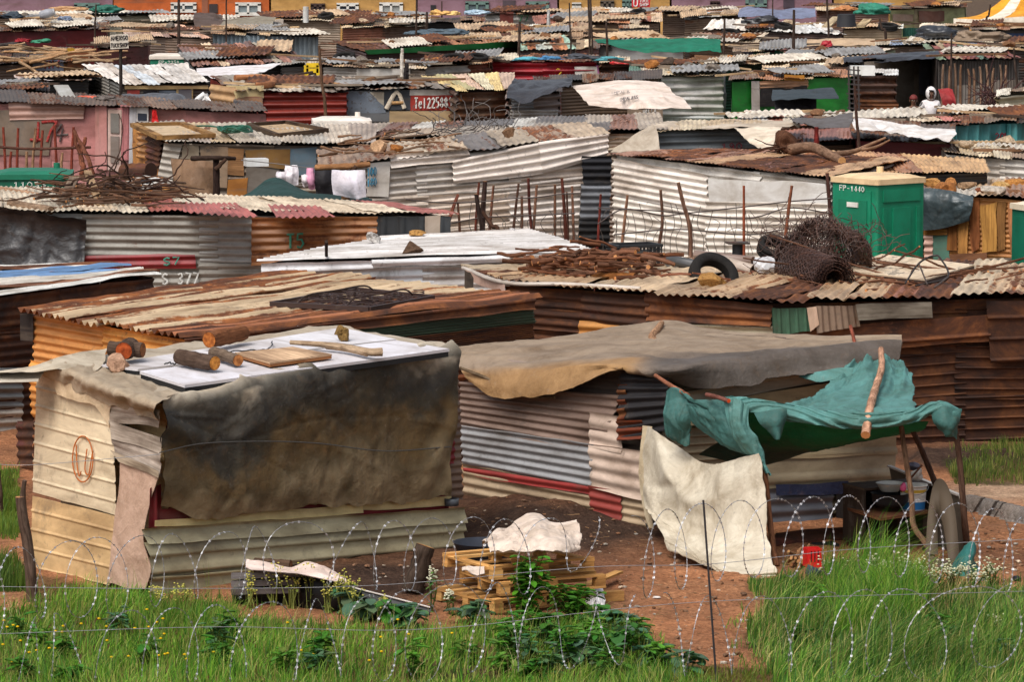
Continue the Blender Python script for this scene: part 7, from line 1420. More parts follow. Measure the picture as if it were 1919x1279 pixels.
g0=P(74,37,153);gd=thing('grey_drum','grey plastic drum on its side on the drum-laden roof','drum',g0);MB().tube([g0+vec(t,.0,.16+.12*t/.5)for t in np.linspace(0,.5,6)],[.1,.15,.16,.16,.15,.12],K(150,152,160,.2),14).build('drum_shell',PLAIN,gd);MB().tube([g0+vec(.5,0,.28),g0+vec(.54,0,.29)],.13,K(170,172,178,.2),14).build('lid',PLAIN,gd)
bundle('blue_bundle','dark blue cloth bundle at the left end of the drum-laden roof','bundle',P(28,34,155),.5,K(50,62,74),CLOTH,1.6,.6);bundle('blue_bundle','pale blue plastic bundle right of the grey drum','bundle',P(122,38,154),.4,K(110,124,150),PLASTICTARP,1.6,.6)
s=row('white plank-sided shack with a black corrugated eave','black corrugated eave of the white plank shack',134,28,296,28,6,PAL(K(206,200,180,.1),K(196,190,170,.14)),DARKR,rn=8,z=2.15,wstyle='lap',wpitch=.35,wamp=.03);junk(s,0,2,0,1);bundle('green_net','green net heaped on the black eave of the white plank shack','net',P(200,24,164),.7,K(48,110,96),CLOTH,1.7,.6);bundle('tan_heap','heap of tan rags on the black eave at the upper left','heap',P(128,20,166),.6,K(190,150,110),CLOTH,2.4,.4)
s=row('shack with green netting and rust beside the white plank one','roof with dark green netting',128,50,206,48,12,PAL(K(60,84,70,.3),K(112,84,70,.4)),MIXR,rn=4);junk(s,1,2,0,1)
s=row('low shack with a brown tarpaulin and scrap roof near the orange house','scrap roof near the orange house',292,44,428,46,10,BROWNT,MIXR,rn=7);junk(s,2,4,0,2);drape('brown_tarpaulin','dark brown tarpaulin crumpled at the right of the scrap roof','tarpaulin',[[(364,30,158),(390,28,158),(416,34,158)],[(362,42,154),(392,44,154),(420,46,154)],[(368,50,152),(394,54,152),(424,56,152)]],K(92,76,68,.2),.2,1,1)
s=row('shack under a grey tarpaulin with a white fringe','grey tarpaulin roof near the orange house',410,58,530,50,12,DARK,GREYR,rn=5);drape('grey_tarpaulin','grey-olive tarpaulin spread below the orange house','tarpaulin',[[(424,38,156),(470,34,156),(520,32,156)],[(414,48,152),(466,46,152),(512,42,152)],[(410,58,149),(460,57,149),(500,50,150)]],K(140,132,116,.2),.12,1,1)
s=row('shack with a cream rough roof right of the orange house','cream rough roof',526,38,640,38,9,PAL(K(120,92,74,.4),K(150,130,110,.3)),PALER,rn=6);junk(s,3,2,1,1)
tag(MB().tube([P(573,42,150),P(573,12,150)],.1,K(214,212,208),8).build('chimney_pipe',PLAIN),'white chimney pipe rising over the cream rough roof','chimney')
s=row('cream-walled shack with a tan corrugated roof in the far rows','tan corrugated roof in the far rows',640,34,796,36,8,PAL(K(206,198,176,.1),K(190,176,150,.2)),PAL(K(206,176,136,.3),K(190,156,118,.35),K(166,130,100,.5)),rn=9,rpitch=.22);junk(s,1,2,0,2)
s=row('shack with rusty laths and a dark window under the tan roof','crumpled tan roof over rusty laths',640,52,800,48,12,PAL(K(150,96,74,.5),K(112,92,80,.4)),PALER,rn=8);junk(s,1,3,0,1)
s=row('shack with a black flat eave and yellow sacks on top','black flat eave with yellow sacks',794,42,908,40,8,DARK,DARKR,rn=5,z=2.15);bundle('yellow_sack','left yellow sack on the black flat eave','sack',P(826,28,160),.5,K(226,180,110),CLOTH,1.5,.6,group='yellow sacks on the black flat eave');bundle('yellow_sack','right yellow sack on the black flat eave','sack',P(846,28,160),.45,K(236,200,130),CLOTH,1.4,.6,group='yellow sacks on the black flat eave');bundle('blue_bundle','pale blue plastic heap right of the yellow sacks','bundle',P(896,26,161),.5,K(160,186,206),PLASTICTARP,1.8,.5)
s=row('white shack with a green number and a dark red door','dark eave of the green-numbered white shack',906,27,1068,25,5,PAL(K(206,204,200,.06),K(196,196,194,.08)),DARKR,rn=8,z=2.1,wstyle='corr',wpitch=.25,wamp=.02);front_panels(s,[(Q4(937,22,962,44),K(112,56,48,.3),'flat',BOARD)]);px_text(s.planes['front'],'77',970,40,992,39,11,2,K(40,130,90),.10).build('painted_number',PAINT,s.root);junk(s,1,2,0,1)
s=row('shack with a reddish tin roof and white post','reddish tin roof with a white post',1000,46,1240,42,16,BROWNT,PAL(K(176,110,84,.5),K(206,180,150,.3),K(214,150,110,.4)),rn=12);junk(s,2,4,1,2);vpole('white post on the reddish tin roof',1028,18,48,152,.12,K(206,210,212),0)
s=row('shack with crumpled pale sheets and a blue-grey bundle','crumpled pale sheet roof',868,72,1110,66,20,BROWNT,PALER,rn=12,rwarp=.12);junk(s,2,4,1,3);bundle('blue_tarpaulin','rolled blue-grey tarpaulin at the left of the crumpled pale roof','tarpaulin',P(826,64,141),.75,K(84,100,112),CLOTH,2.6,.4)
s=row('shack with an orange-rust and pale green roof','orange-rust and pale green roof',974,94,1080,92,24,PAL(K(92,84,80,.3)),PAL(K(196,120,76,.5),K(206,140,92,.4),K(170,196,172,.05),K(206,206,190,.1)),rn=7,rpitch=.15,ramp=.016,dx=(0,-20));junk(s,1,1,0,0)
s=row('tiny white-fronted shack with red curtains in the far rows','roof of the tiny white-fronted shack',1160,54,1216,54,6,PAL(K(216,212,206,.08)),PALER,rn=3,wstyle='flat');front_panels(s,[(Q4(1164,60,1182,74),K(140,40,46,.3),'flat',CLOTH),(Q4(1190,60,1208,74),K(112,50,52,.3),'flat',CLOTH)])
s=row('shack with a brown board side below the tiny white-fronted one','brown pitched roof by the green cloth',1080,92,1124,88,14,PAL(K(150,84,66,.4)),MIXR,rn=3)
s=row('shack with a broad bright white roof in the far rows','broad bright white roof',1316,54,1582,64,18,PAL(K(84,66,60,.4),K(112,84,72,.4)),WHITER,rn=9,rstyle='ibr',rpitch=.4,ramp=.02,dx=(20,-40));junk(s,2,1,1,0);bundle('black_bundle','black plastic bundle on the broad bright white roof','bundle',P(1428,44,146),.6,K(44,44,48),PLASTICTARP,1.9,.6)
drape('blue_tarpaulin','blue-grey tarpaulin pitched like a tent behind the broad white roof','tarpaulin',[[(1386,20,166),(1410,14,166),(1470,20,166),(1528,12,166)],[(1384,28,164),(1420,26,163),(1470,30,163),(1528,24,164)],[(1384,34,163),(1420,34,162),(1470,36,162),(1528,34,163)]],K(120,128,154,.1),.15,.9,.9)
s=row('rusty striped shack below the broad white roof','rusty roof below the broad white one',1290,84,1420,82,20,BROWNT,PAL(K(150,112,98,.5),K(206,190,166,.2),K(180,140,116,.4)),rn=8,rpitch=.15,ramp=.016,dx=(10,20));junk(s,2,2,1,1)
s=row('low shack with a dark slatted front and white roof strip','white roof strip over the slatted front',1578,54,1692,52,8,PAL(K(200,180,150,.2),K(186,164,136,.25)),PALER,rn=5);junk(s,0,3,0,0)
tag(MB().tube([P(1586,50,148),P(1586,26,148)],[.34,.30],K(46,46,50,.3),14).build('water_tank',PLAIN),'squat black water tank on the slatted-front shack','tank');tyre_thing('black tyre lying right of the squat water tank',P(1664,50,147),(.05,-.2,1),.34,seg=20)
plank_thing('pale plank leaning left of the squat water tank',P(1548,50,148),P(1568,32,150),.3,.05,K(206,190,160));plank_thing('pale plank leaning right of the squat water tank',P(1612,50,148),P(1626,36,150),.3,.05,K(206,186,150))
s=row('white corrugated shack under a black tarpaulin hump','roof with the black tarpaulin hump',1724,50,1818,50,4,PAL(K(196,190,180,.1),K(206,200,190,.1)),PALER,rn=4,wpitch=.25,wamp=.03);front_panels(s,[(Q4(1692,52,1724,68),K(28,78,66,.1),'vcorr',None)]);bundle('black_tarpaulin','black tarpaulin hump before the white corrugated shack','tarpaulin',P(1760,70,138),.8,K(50,54,62),PLASTICTARP,1.8,.65)
s=row('shack under a grey rounded cover and a blue tarpaulin','blue tarpaulin roof on the right',1640,86,1842,84,10,BROWNT,PAL(K(110,130,160,.1),K(206,190,166,.2),K(150,160,180,.1)),rn=7);junk(s,1,3,1,0);bundle('grey_cover','rounded grey-brown cover on the blue tarpaulin roof','cover',P(1840,76,134),.9,K(140,122,104),CLOTH,1.8,.55);bundle('red_can','small red can on the rolled tan tarpaulin','can',P(1549,88,134),.3,K(170,40,50),PLAIN,1.3,.8)
s=row('dark shack with blue and red boards and a number at the right edge','roof of the blue and red board shack',1818,58,1990,52,8,PAL(K(60,56,54,.3),K(76,70,64,.3)),MIXR,rn=7,wstyle='flat');front_panels(s,[(Q4(1876,62,1919,80),K(44,62,96,.2),'flat',BOARD)]);px_text(s.planes['front'],'23',1900,78,1918,77,9,2,K(160,50,56),.10).build('painted_number',PAINT,s.root);junk(s,2,4,0,1)
s=row('long low roof of pale sheets at the right edge above the stick fence','long pale sheet roof at the right edge',1836,92,1990,90,10,DARK,PALER,rn=6);junk(s,1,2,0,0)
s=row('yellow-green walled shack with brown panels near the tent','eave of the yellow-green shack',1666,18,1812,12,6,PAL(K(166,168,120,.15),K(150,140,110,.25)),MIXR,rn=6,wstyle='flat');front_panels(s,[(Q4(1672,26,1712,40),K(150,128,112,.3),'flat',BOARD),(Q4(1722,20,1770,40),K(120,84,72,.3),'flat',BOARD)]);junk(s,1,3,0,1)
s=row('dark shack with brick and netting left of the yellow-green one','roof with green netting by the brick wall',1528,18,1668,18,8,PAL(K(112,84,74,.4),K(150,90,76,.4)),MIXR,rn=6);junk(s,1,3,0,1);bundle('green_net','green net heaped left of the yellow-green shack','net',P(1634,26,163),.8,K(50,130,108),CLOTH,1.5,.7);bundle('brown_sack','orange-brown sack on the roof with green netting','sack',P(1582,20,164),.5,K(190,130,84),CLOTH,2,.5)
s=row('low white-roofed shack in the farthest row below the mauve house','white roof below the mauve house',1282,36,1400,30,10,BROWNT,WHITER,rn=5);junk(s,1,3,0,1)
s=row('farthest low scrap shack before the right mauve house','scrap roof before the right mauve house',1240,24,1390,22,6,BROWNT,MIXR,rn=7);junk(s,2,4,0,2)
s=row('farthest low scrap shack left of the red shop board','scrap roof left of the red shop board',1064,32,1240,30,7,BROWNT,MIXR,rn=8);junk(s,2,4,0,2)
s=row('farthest low shack under the left mauve house','farthest roof under the left mauve house',-30,34,136,32,7,BROWNT,MIXR,rn=7);junk(s,2,4,0,2)
tn=thing('marquee_tent','yellow and white striped marquee tent at the upper right','tent',vec(*P(1880,40,165)[:2],0));dT=162;ax_=P(1935,-40,166);YE,WH=K(232,160,40,.03),K(236,226,208,.03)
ev=[(1787,34,161),(1835,36,160.5),(1880,33,160),(1925,30,160),(1990,28,162)];tops=[(1900,-22,165),(1912,-26,165),(1925,-30,165.5),(1940,-32,166),(1960,-34,166)]
for k,c in enumerate((YE,WH,YE,WH)):
 a,b=P(*ev[k]),P(*ev[k+1]);t1,t2=P(*tops[k]),P(*tops[k+1]);m_=lambda p,q:p*.5+q*.5-vec(0,0,.35)
 cloth_mb(crumple(loft([[t1,t2],[m_(t1,a),m_(t2,b)],[a,b]],12,20),.04,.8,.8),c).build('roof_panel',CLOTH,tn);lo_=lambda p,h:p-vec(0,0,h)
 cloth_mb(loft([[a,b],[lo_(a,.22),lo_(b,.22)]],10,4),WH).build('valance',CLOTH,tn);cloth_mb(crumple(loft([[lo_(a,.2)+vec(0,.15,0),lo_(b,.2)+vec(0,.15,0)],[vec(a[0],a[1]+.15,0),vec(b[0],b[1]+.15,0)]],16,10),.06,2,.4),YE if k in(0,3)else WH).build('side_wall',CLOTH,tn)
for lb,x,y0,y1,d,r,dx in(('tall dark pole in front of the orange house',335,-40,80,136,.09,0),('thin pole between the orange and tan houses',424,-30,66,140,.05,0),('thin pole before the blue-grey corrugated wall',178,8,52,150,.06,2),('tall thin pole before the tan house',780,-40,62,140,.06,1),('dark post at the right end of the green fascia',972,40,114,128,.09,2),('left one of the two tall close poles',1105,-40,66,134,.07,-3),('right one of the two tall close poles',1110,-40,96,130,.06,-4),('thin pole left of the long green cloth',1070,5,94,130,.05,-3),('greyish pole over the long green cloth',1138,40,92,129,.07,-2),('pole at the left end of the rusty striped roof below the white one',1356,34,104,127,.07,2),('tall pole over the tan rolled tarpaulin',1487,18,90,131,.09,1),('pole by the squat black water tank',1553,-20,66,142,.07,-4),('crooked pole left of the black tarpaulin hump',1660,34,70,139,.08,-12),('thin tall pole before the grey board shack doorway',1782,62,176,112,.05,1),('thin pole before the striped tent',1848,8,44,155,.07,8),('pole at the right end of the green and rust roof',1906,90,168,112,.06,-6),('pole on the roof near the mauve house window',1448,-10,40,155,.05,0),('short dark pole left of the blue-grey rolled tarpaulin',800,22,44,150,.09,0),('thin rod over the black flat eave',828,2,30,160,.05,0)):vpole(lb,x,y0,y1,d,r,K(74,62,56),dx)
# ---- painted houses
def house(label,x0,x1,wall,wins,d=186.0,doors=(),extras=()):
 a,b=P(x0,0,d),P(x1,0,d);t=thing('painted_house',label,'house',vec((a[0]+b[0])/2,d,0),'painted houses behind the shacks');W_x,c=(b[0]-a[0])/2,(a[0]+b[0])/2
 MB().box(vec(c,d+4,1.5),vec(W_x-.02,0,0),vec(0,4,0),vec(0,0,1.5),wall).build('wall',BOARD,t)
 mb=MB()
 for s_ in(0,1):
  e=[vec(c-W_x-.1,d-.5 if s_==0 else d+8.5,2.95),vec(c+W_x+.1,d-.5 if s_==0 else d+8.5,2.95),vec(c+W_x+.1,d+4,4.4),vec(c-W_x-.1,d+4,4.4)];sheet(mb,*e,K(120,70,56,.1),'lap','u',.35,.04,.0,0,100,up=(0,0,1))
 mb.build('roof',TIN,t);pl=Plane(vec(0,d,0),vec(1,d,0),vec(0,d,1))
 for(wx0,wx1,wy0,wy1,fc,gc)in wins:
  q=[pl.hit(wx0,wy0,.05),pl.hit(wx1,wy0,.05),pl.hit(wx1,wy1,.05),pl.hit(wx0,wy1,.05)];xa,xb,zt,zb=q[0][0],q[1][0],q[0][2],q[3][2]
  fr=thing('window',None,None,t.location);fr.parent=t;fr.location=(0,0,0);fr['_o']=t['_o']
  mb=MB();th=.07
  for(cx,cz,hx,hz)in((xa,(zt+zb)/2,th,(zt-zb)/2),(xb,(zt+zb)/2,th,(zt-zb)/2),((xa+xb)/2,(zt+zb)/2,th*.7,(zt-zb)/2),((xa+xb)/2,zt,(xb-xa)/2+th,th),((xa+xb)/2,zb,(xb-xa)/2+th,th)):mb.box(vec(cx,d-.06,cz),vec(hx,0,0),vec(0,.05,0),vec(0,0,hz),fc)
  mb.build('frame',PLAIN,fr);MB().box(vec((xa+xb)/2,d-.02,(zt+zb)/2),vec((xb-xa)/2,0,0),vec(0,.015,0),vec(0,0,(zt-zb)/2),gc).build('pane',GLASS,fr)
 for(wx0,wx1,wy0,wy1,dc)in doors:
  q0,q1=pl.hit(wx0,wy0),pl.hit(wx1,wy1);MB().box(vec((q0[0]+q1[0])/2,d-.03,(q0[2]+q1[2])/2),vec((q1[0]-q0[0])/2,0,0),vec(0,.03,0),vec(0,0,(q0[2]-q1[2])/2),dc).build('door',PLAIN,t)
 return t
MAUVE,ORNG,TANH,WF,GFr,GL1=K(150,116,128,.05),K(206,106,52,.05),K(204,158,92,.08),K(226,222,214,.2),K(106,132,124,.2),K(96,108,112)
house('mauve painted house at the upper left corner',-60,212,MAUVE,[(142,184,8,24,GFr,GL1)]);house('bright orange house with two white-framed windows',212,505,ORNG,[(323,365,7,20,WF,GL1),(444,486,7,26,WF,K(130,140,142))],doors=[(392,408,7,24,K(60,50,50,.3)),(378,390,-30,30,K(150,92,66,.3))])
house('tan house with three windows right of the orange one',507,780,TANH,[(585,606,9,19,K(70,50,44,.3),K(40,40,46)),(634,669,8,20,WF,K(50,56,66)),(714,752,7,26,WF,K(150,152,148))]);house('mauve house with green-framed windows at the top centre',782,1045,MAUVE,[(875,913,5,21,GFr,GL1),(988,1026,5,21,GFr,GL1)],doors=[(942,966,0,24,K(84,70,76,.3)),(807,817,9,24,K(40,38,42,.3))])
house('tan house behind the red shop board',1047,1256,TANH,[(1075,1086,7,18,WF,K(60,60,64)),(1128,1148,3,16,K(96,84,72,.3),K(60,56,54)),(1169,1183,2,14,GFr,GL1)]);house('mauve house at the upper right',1258,1560,MAUVE,[(1334,1346,4,14,K(80,56,52,.3),K(50,44,48)),(1400,1434,-8,9,GFr,GL1)],doors=[(1468,1488,-12,14,K(74,60,70,.3))])
house('tan house mostly hidden behind the yellow-green shack',1562,1790,TANH,[])
rs=thing('shop_board','small red shop board with white lettering before the tan house','sign',vec(*P(1200,20,165)[:2],0));pl=Plane(P(1184,-6,165),P(1219,-6,165),P(1184,12,165));slab(None,[pl.hit(x,y,0)for x,y in((1184,-8),(1219,-8),(1218,13),(1184,13))],K(206,36,46,.2),.05,up=pl.n).build('sign_board',PLAIN,rs)
for k,w_ in enumerate(('TUCK','SHOP')):px_text(pl,w_,1198,4+7*k,1216,4+7*k,5,1.1,K(240,236,230),.02).build('lettering',PAINT,rs)
px_strokes(pl,[[(1188,-2),(1188,10),(1194,10),(1194,-2),(1188,-2)]],2.2,K(240,236,230),.02).build('emblem',PAINT,rs)
MB().tube([vec(*P(1201,0,165.1)[:2],0),P(1201,-6,165.1)],.05,K(90,80,74),7).build('sign_pole',PLAIN,rs)
# ================================================================ people
def skin_mesh(name,nodes,edges,col,mat,parent,sub=2):
 """one continuous surface grown round a skeleton of joints (position, radius)"""
 me=bpy.data.meshes.new(name);o0=np.array(parent['_o'])
 me.from_pydata([tuple(np.array(p)-o0)for p,r in nodes],edges,[]);ob=bpy.data.objects.new(name,me);COL.objects.link(ob)
 sk=ob.modifiers.new('skin','SKIN');sk.use_smooth_shade=True
 for k,(p,r)in enumerate(nodes):me.skin_vertices[0].data[k].radius=r if isinstance(r,tuple)else(r,r);
 me.skin_vertices[0].data[0].use_root=True
 ss=ob.modifiers.new('sub','SUBSURF');ss.levels=sub;ss.render_levels=sub
 dg=bpy.context.evaluated_depsgraph_get();m2=bpy.data.meshes.new_from_object(ob.evaluated_get(dg));bpy.data.objects.remove(ob)
 ca=m2.attributes.new('tint','FLOAT_COLOR','POINT');ca.data.foreach_set('color',np.tile(np.array(col,np.float32),len(m2.vertices)))
 m2.materials.clear();m2.materials.append(mat);ob=bpy.data.objects.new(name,m2);COL.objects.link(ob);ob.parent=parent
 ob['_o']=parent['_o'];return ob
def person(label,base,yaw,top,top2,hat,elbows,hood,kn=0):
 t=thing('person',label,'person',base);c,s=math.cos(yaw),math.sin(yaw);SK=K(112,76,58)
 def X(x,y,z):return np.array(base)+vec(x*c-y*s,x*s+y*c,z)
 n=[(X(0,0,.95),.13),(X(0,0,1.15),.13),(X(0,0,1.36),.15),(X(0,-.01,1.48),.06),(X(0,-.02,1.56),.065),(X(0,-.03,1.63),.095),(X(0,-.02,1.70),.085),(X(-.19,0,1.38),.062),(X(-elbows,.02,1.12),.048),(X(-elbows*.55,-.16,.98),.036),(X(.19,0,1.38),.062),(X(elbows,.02,1.12),.048),(X(elbows*.55,-.16,.98),.036),(X(-.10,0,.86),.085),(X(-.11,-.02,.48),.06),(X(-.11,.02,.08),.045),(X(-.11,-.13,.035),.035),(X(.10,0,.86),.085),(X(.11,-.02,.48),.06),(X(.11,.02,.08),.045),(X(.11,-.13,.035),.035)]
 e=[(0,1),(1,2),(2,3),(3,4),(4,5),(5,6),(2,7),(7,8),(8,9),(2,10),(10,11),(11,12),(0,13),(13,14),(14,15),(15,16),(0,17),(17,18),(18,19),(19,20)]
 for sg,i in((-1,9),(1,12)):
  p=n[i][0];k0=len(n);n.append((p+(X(0,.04,0)-X(0,0,0))*1.2+vec(0,0,-.04),.03));e.append((i,k0))
  for f in range(4):q=n[k0][0]+(X(-sg*(.02+.004*f),.02+.018*f,-.02-.012*f)-X(0,0,0));n+=[(q,.010),(q+(X(-sg*.03,.012,-.03)-X(0,0,0)),.009)];e+=[(k0,len(n)-2),(len(n)-2,len(n)-1)]
  n.append((n[k0][0]+(X(sg*.03,-.03,-.03)-X(0,0,0)),.011));e.append((k0,len(n)-1))
 skin_mesh('body',n,e,SK,PLAIN,t)
 sc=lambda k,m:(n[k][0],n[k][1]*m)
 skin_mesh('jacket',[sc(0,1.35),sc(1,1.35),sc(2,1.3),sc(3,1.35),sc(7,1.35),sc(8,1.45),(n[9][0]*.85+n[8][0]*.15,.055),sc(10,1.35),sc(11,1.45),(n[12][0]*.85+n[11][0]*.15,.055)],[(0,1),(1,2),(2,3),(2,4),(4,5),(5,6),(2,7),(7,8),(8,9)],top,CLOTH,t)
 skin_mesh('trousers',[sc(0,1.28)]+[sc(k,1.3)for k in(13,14,15,17,18,19)],[(0,1),(1,2),(2,3),(0,4),(4,5),(5,6)],K(58,62,74),CLOTH,t)
 h=n[5][0]
 if hood:
  V,T=ico(3);W=V*np.array((.145,.15,.19));keep=[f for f in T if not all(V[i][1]<-.45 and abs(V[i][0])<.6 and V[i][2]<.62 for i in f)]
  W=np.array([X(*w)-X(0,0,0)for w in W])+h+vec(0,0,.01);MB().add(W,None,keep,None,top).build('hood',CLOTH,t)
  for sg in(-1,1):MB().tube([X(sg*.24,-.07,1.41),X(sg*(elbows+.055)*.86,-.06,1.26),X(sg*(elbows+.06),-.06,1.12)],.012,top2,5).build('stripe',CLOTH,t)
 else:
  V,T=ico(3);W=np.array([X(w[0]*.112,w[1]*.12,max(w[2],-.05)*.13)-X(0,0,0)for w in V])+h+vec(0,0,.035);MB().add(W,None,T,None,hat).build('beanie',CLOTH,t)
  mb=MB()
  for k in range(26):mb.add(rock_mb(X(R.uniform(-.2,.2),-.20,R.uniform(1.0,1.4)),.045,top2 if k%2 else K(60,54,46),1,.4).V[0],None,ico(1)[1],None,top2 if k%2 else K(60,54,46))
  mb.build('camouflage_patches',CLOTH,t)
 for sg in(-1,1):
  MB().add(ico(2)[0]*.009+h+(X(sg*.033,-.092,.0)-X(0,0,0)),None,ico(2)[1],None,K(206,200,190)).build('eye',PLAIN,t)
  if not hood:MB().add(ico(2)[0]*np.array((.014,.03,.04))+h+(X(sg*.1,0,-.01)-X(0,0,0)),None,ico(2)[1],None,SK).build('ear',PLAIN,t)
 MB().add(ico(2)[0]*np.array((.02,.03,.028))+h+(X(0,-.105,-.03)-X(0,0,0)),None,ico(2)[1],None,SK).build('nose',PLAIN,t);MB().add(ico(2)[0]*np.array((.032,.014,.010))+h+(X(0,-.092,-.07)-X(0,0,0)),None,ico(2)[1],None,K(96,54,50)).build('mouth',PLAIN,t)
 return t
d=116.0;b=P(1743,300,d);person('person in a white hooded track top with dark sleeve stripes, arms akimbo',(b[0],b[1],0.0),.1,K(232,228,230),K(40,40,46),None,.34,True)
b=P(1711,300,115.2);person('person in a dark red beanie and camouflage jacket beside the white hooded one',(b[0],b[1],-0.14),-.15,K(120,104,88),K(150,128,108),K(112,44,40),.27,False)
# ================================================================ grass, weeds and flowers
def blades(n,poly,hr,wr,cols,seed,bend=.5,lean=0.0,tuft=True,dens=0.0):
 rng=np.random.default_rng(seed);pts=np.array([GP0(x,y)for x,y in poly]);lo,hi=pts.min(0),pts.max(0);out=[]
 tot=0
 while tot<n:
  q=rng.random((n,3))*(hi-lo)+lo;q[:,2]=0;px,py=to_px(q);m=in_poly(px,py,poly)
  nz=fbm(q,.9,3,seed);m&=nz>-.55+dens+rng.random(n)*.5-.4
  q=q[m];out.append(q);tot+=len(q)
  if len(out)>60:break
 q=np.vstack(out)[:n];k=len(q)
 clump=fbm(q,1.6,2,seed+2);hgt=(hr[0]+(hr[1]-hr[0])*rng.random(k)**1.3)*np.clip(1+.8*clump,.3,1.9)
 if tuft:q[:,:2]+=.05*np.stack([vnoise(q,7,seed+4),vnoise(q,7,seed+5)],-1)
 q[:,2]=ground_height(q[:,0],q[:,1])-.01
 az=rng.random(k)*2*np.pi;az2=vnoise(q,1.1,seed+9)*3
 dirv=np.stack([np.cos(az)*.7+.6*np.cos(az2)+lean,np.sin(az)*.7+.3*np.sin(az2),np.zeros(k)],-1)*(bend*rng.random(k)**.8*hgt)[:,None]
 wd=(wr[0]+(wr[1]-wr[0])*rng.random(k));sa=rng.random(k)*np.pi;side=np.stack([np.cos(sa),np.sin(sa)*.4,np.zeros(k)],-1)*wd[:,None]
 m=5;A=[]
 for j in range(m):
  t=j/(m-1);c=q+dirv*(t**2)+np.array((0,0,1.))*(hgt*(t-.28*bend*t**3))[:,None];w=side*(1-t**1.6)*.5+side*.03;A+=[c-w,c+w]
 A=np.stack(A,1)
 idx=np.arange(k)[:,None]*10;F=np.concatenate([np.stack([idx[:,0]+2*j,idx[:,0]+2*j+1,idx[:,0]+2*j+3,idx[:,0]+2*j+2],-1)for j in range(m-1)])
 cs=np.array(cols);ci=cs[rng.integers(0,len(cs),k)]*(0.78+.44*rng.random((k,1)));cl=np.clip(vnoise(q,.7,seed+7)*.5+.5,0,1)[:,None]
 ci=ci*(.62+.72*cl);C_=np.repeat(ci,10,axis=0);C_[:,3]=0
 return A.reshape(-1,3),F,C_
def GP0(x,y):return G(x,y,0)
GC=[K(92,142,40),K(114,162,50),K(68,118,38),K(134,170,64),K(96,146,44),K(160,166,92),K(60,106,38)]
GD=[K(80,126,44),K(104,148,54),K(62,106,42),K(126,158,68),K(160,158,96),K(54,96,40)]
FR_=[(-40,1118),(300,1105),(480,1125),(800,1160),(1120,1140),(1240,1190),(1300,1240),(1390,1300),(1250,1300),(1200,1215),(1120,1175),(640,1180),(-40,1160)]
RR_=[(1350,1200),(1400,1110),(1480,1080),(1640,1070),(1960,1090),(1960,1130),(1500,1110),(1410,1200),(1450,1270),(1400,1270)]
def grass(name,label,specs):
 mb=MB()
 for sp in specs:
  V,F,C_=blades(*sp[:6],**(sp[6]if len(sp)>6 else{}));mb.add(V,F,None,None,C_)
 return tag(mb.build(name,LEAF,origin=(0,0,0)),label,'grass',None,'stuff')
grass('grass','thick green meadow grass along the bottom left of the picture',[(26000,GRASS['front'],(.08,.27),(.006,.013),GC,3,dict(bend=.75)),(2200,GRASS['front'],(.22,.42),(.004,.008),[K(150,150,84),K(120,136,60)],4,dict(bend=.4)),(900,GRASS['corner'],(.05,.2),(.006,.012),GC,5,dict(dens=.35)),(1500,FR_,(.03,.14),(.005,.011),GC,6,dict(dens=.55,bend=1.0)),(1500,GRASS['front'],(.06,.2),(.016,.030),GC,7,dict(bend=1.2)),(1500,GRASS['front'],(.1,.3),(.003,.007),[K(188,172,118),K(160,140,92),K(196,186,140)],8,dict(bend=.8,dens=.25))])
grass('grass','tall tussock grass at the bottom right below the awning',[(17000,GRASS['right'],(.14,.46),(.006,.013),GD,13,dict(bend=.85,lean=.15)),(5000,[(1540,1100),(1640,1075),(1720,1090),(1730,1180),(1560,1200)],(.3,.62),(.005,.011),GC,14,dict(bend=.7,lean=.3)),(5000,[(1560,1240),(1960,1180),(1960,1320),(1560,1320)],(.3,.6),(.006,.011),GD,15,dict(bend=1.0,lean=.2)),(900,GRASS['mid'],(.05,.22),(.006,.01),GD,16,dict(dens=.3)),(1300,RR_,(.03,.16),(.005,.011),GD,17,dict(dens=.5,bend=1.0)),(1500,GRASS['right'],(.06,.22),(.016,.03),GD,18,dict(bend=1.2)),(2200,GRASS['right'],(.15,.42),(.003,.007),[K(188,172,118),K(160,140,92),K(196,186,140)],19,dict(bend=.9,dens=.2))])
grass('grass','short yellowish grass in front of the bare soil patch',[(3000,GRASS['strip'],(.04,.14),(.006,.012),[K(132,140,52),K(150,150,70),K(104,126,46)],23,dict(bend=.9))])
grass('grass','grass patch behind the awning at the foot of the rusty shed',[(2400,GRASS['back'],(.05,.22),(.008,.015),[K(92,112,46),K(110,124,56),K(140,136,80),K(80,100,44)],33,dict(dens=.5))])
grass('grass','weedy grass behind the fence posts at the left edge',[(2200,GRASS['edge'],(.06,.22),(.010,.016),[K(84,116,42),K(110,130,52)],43,dict(dens=.1)),(1100,GRASS['edge2'],(.06,.28),(.008,.016),[K(70,100,40),K(92,118,46)],44,dict(dens=.2))])
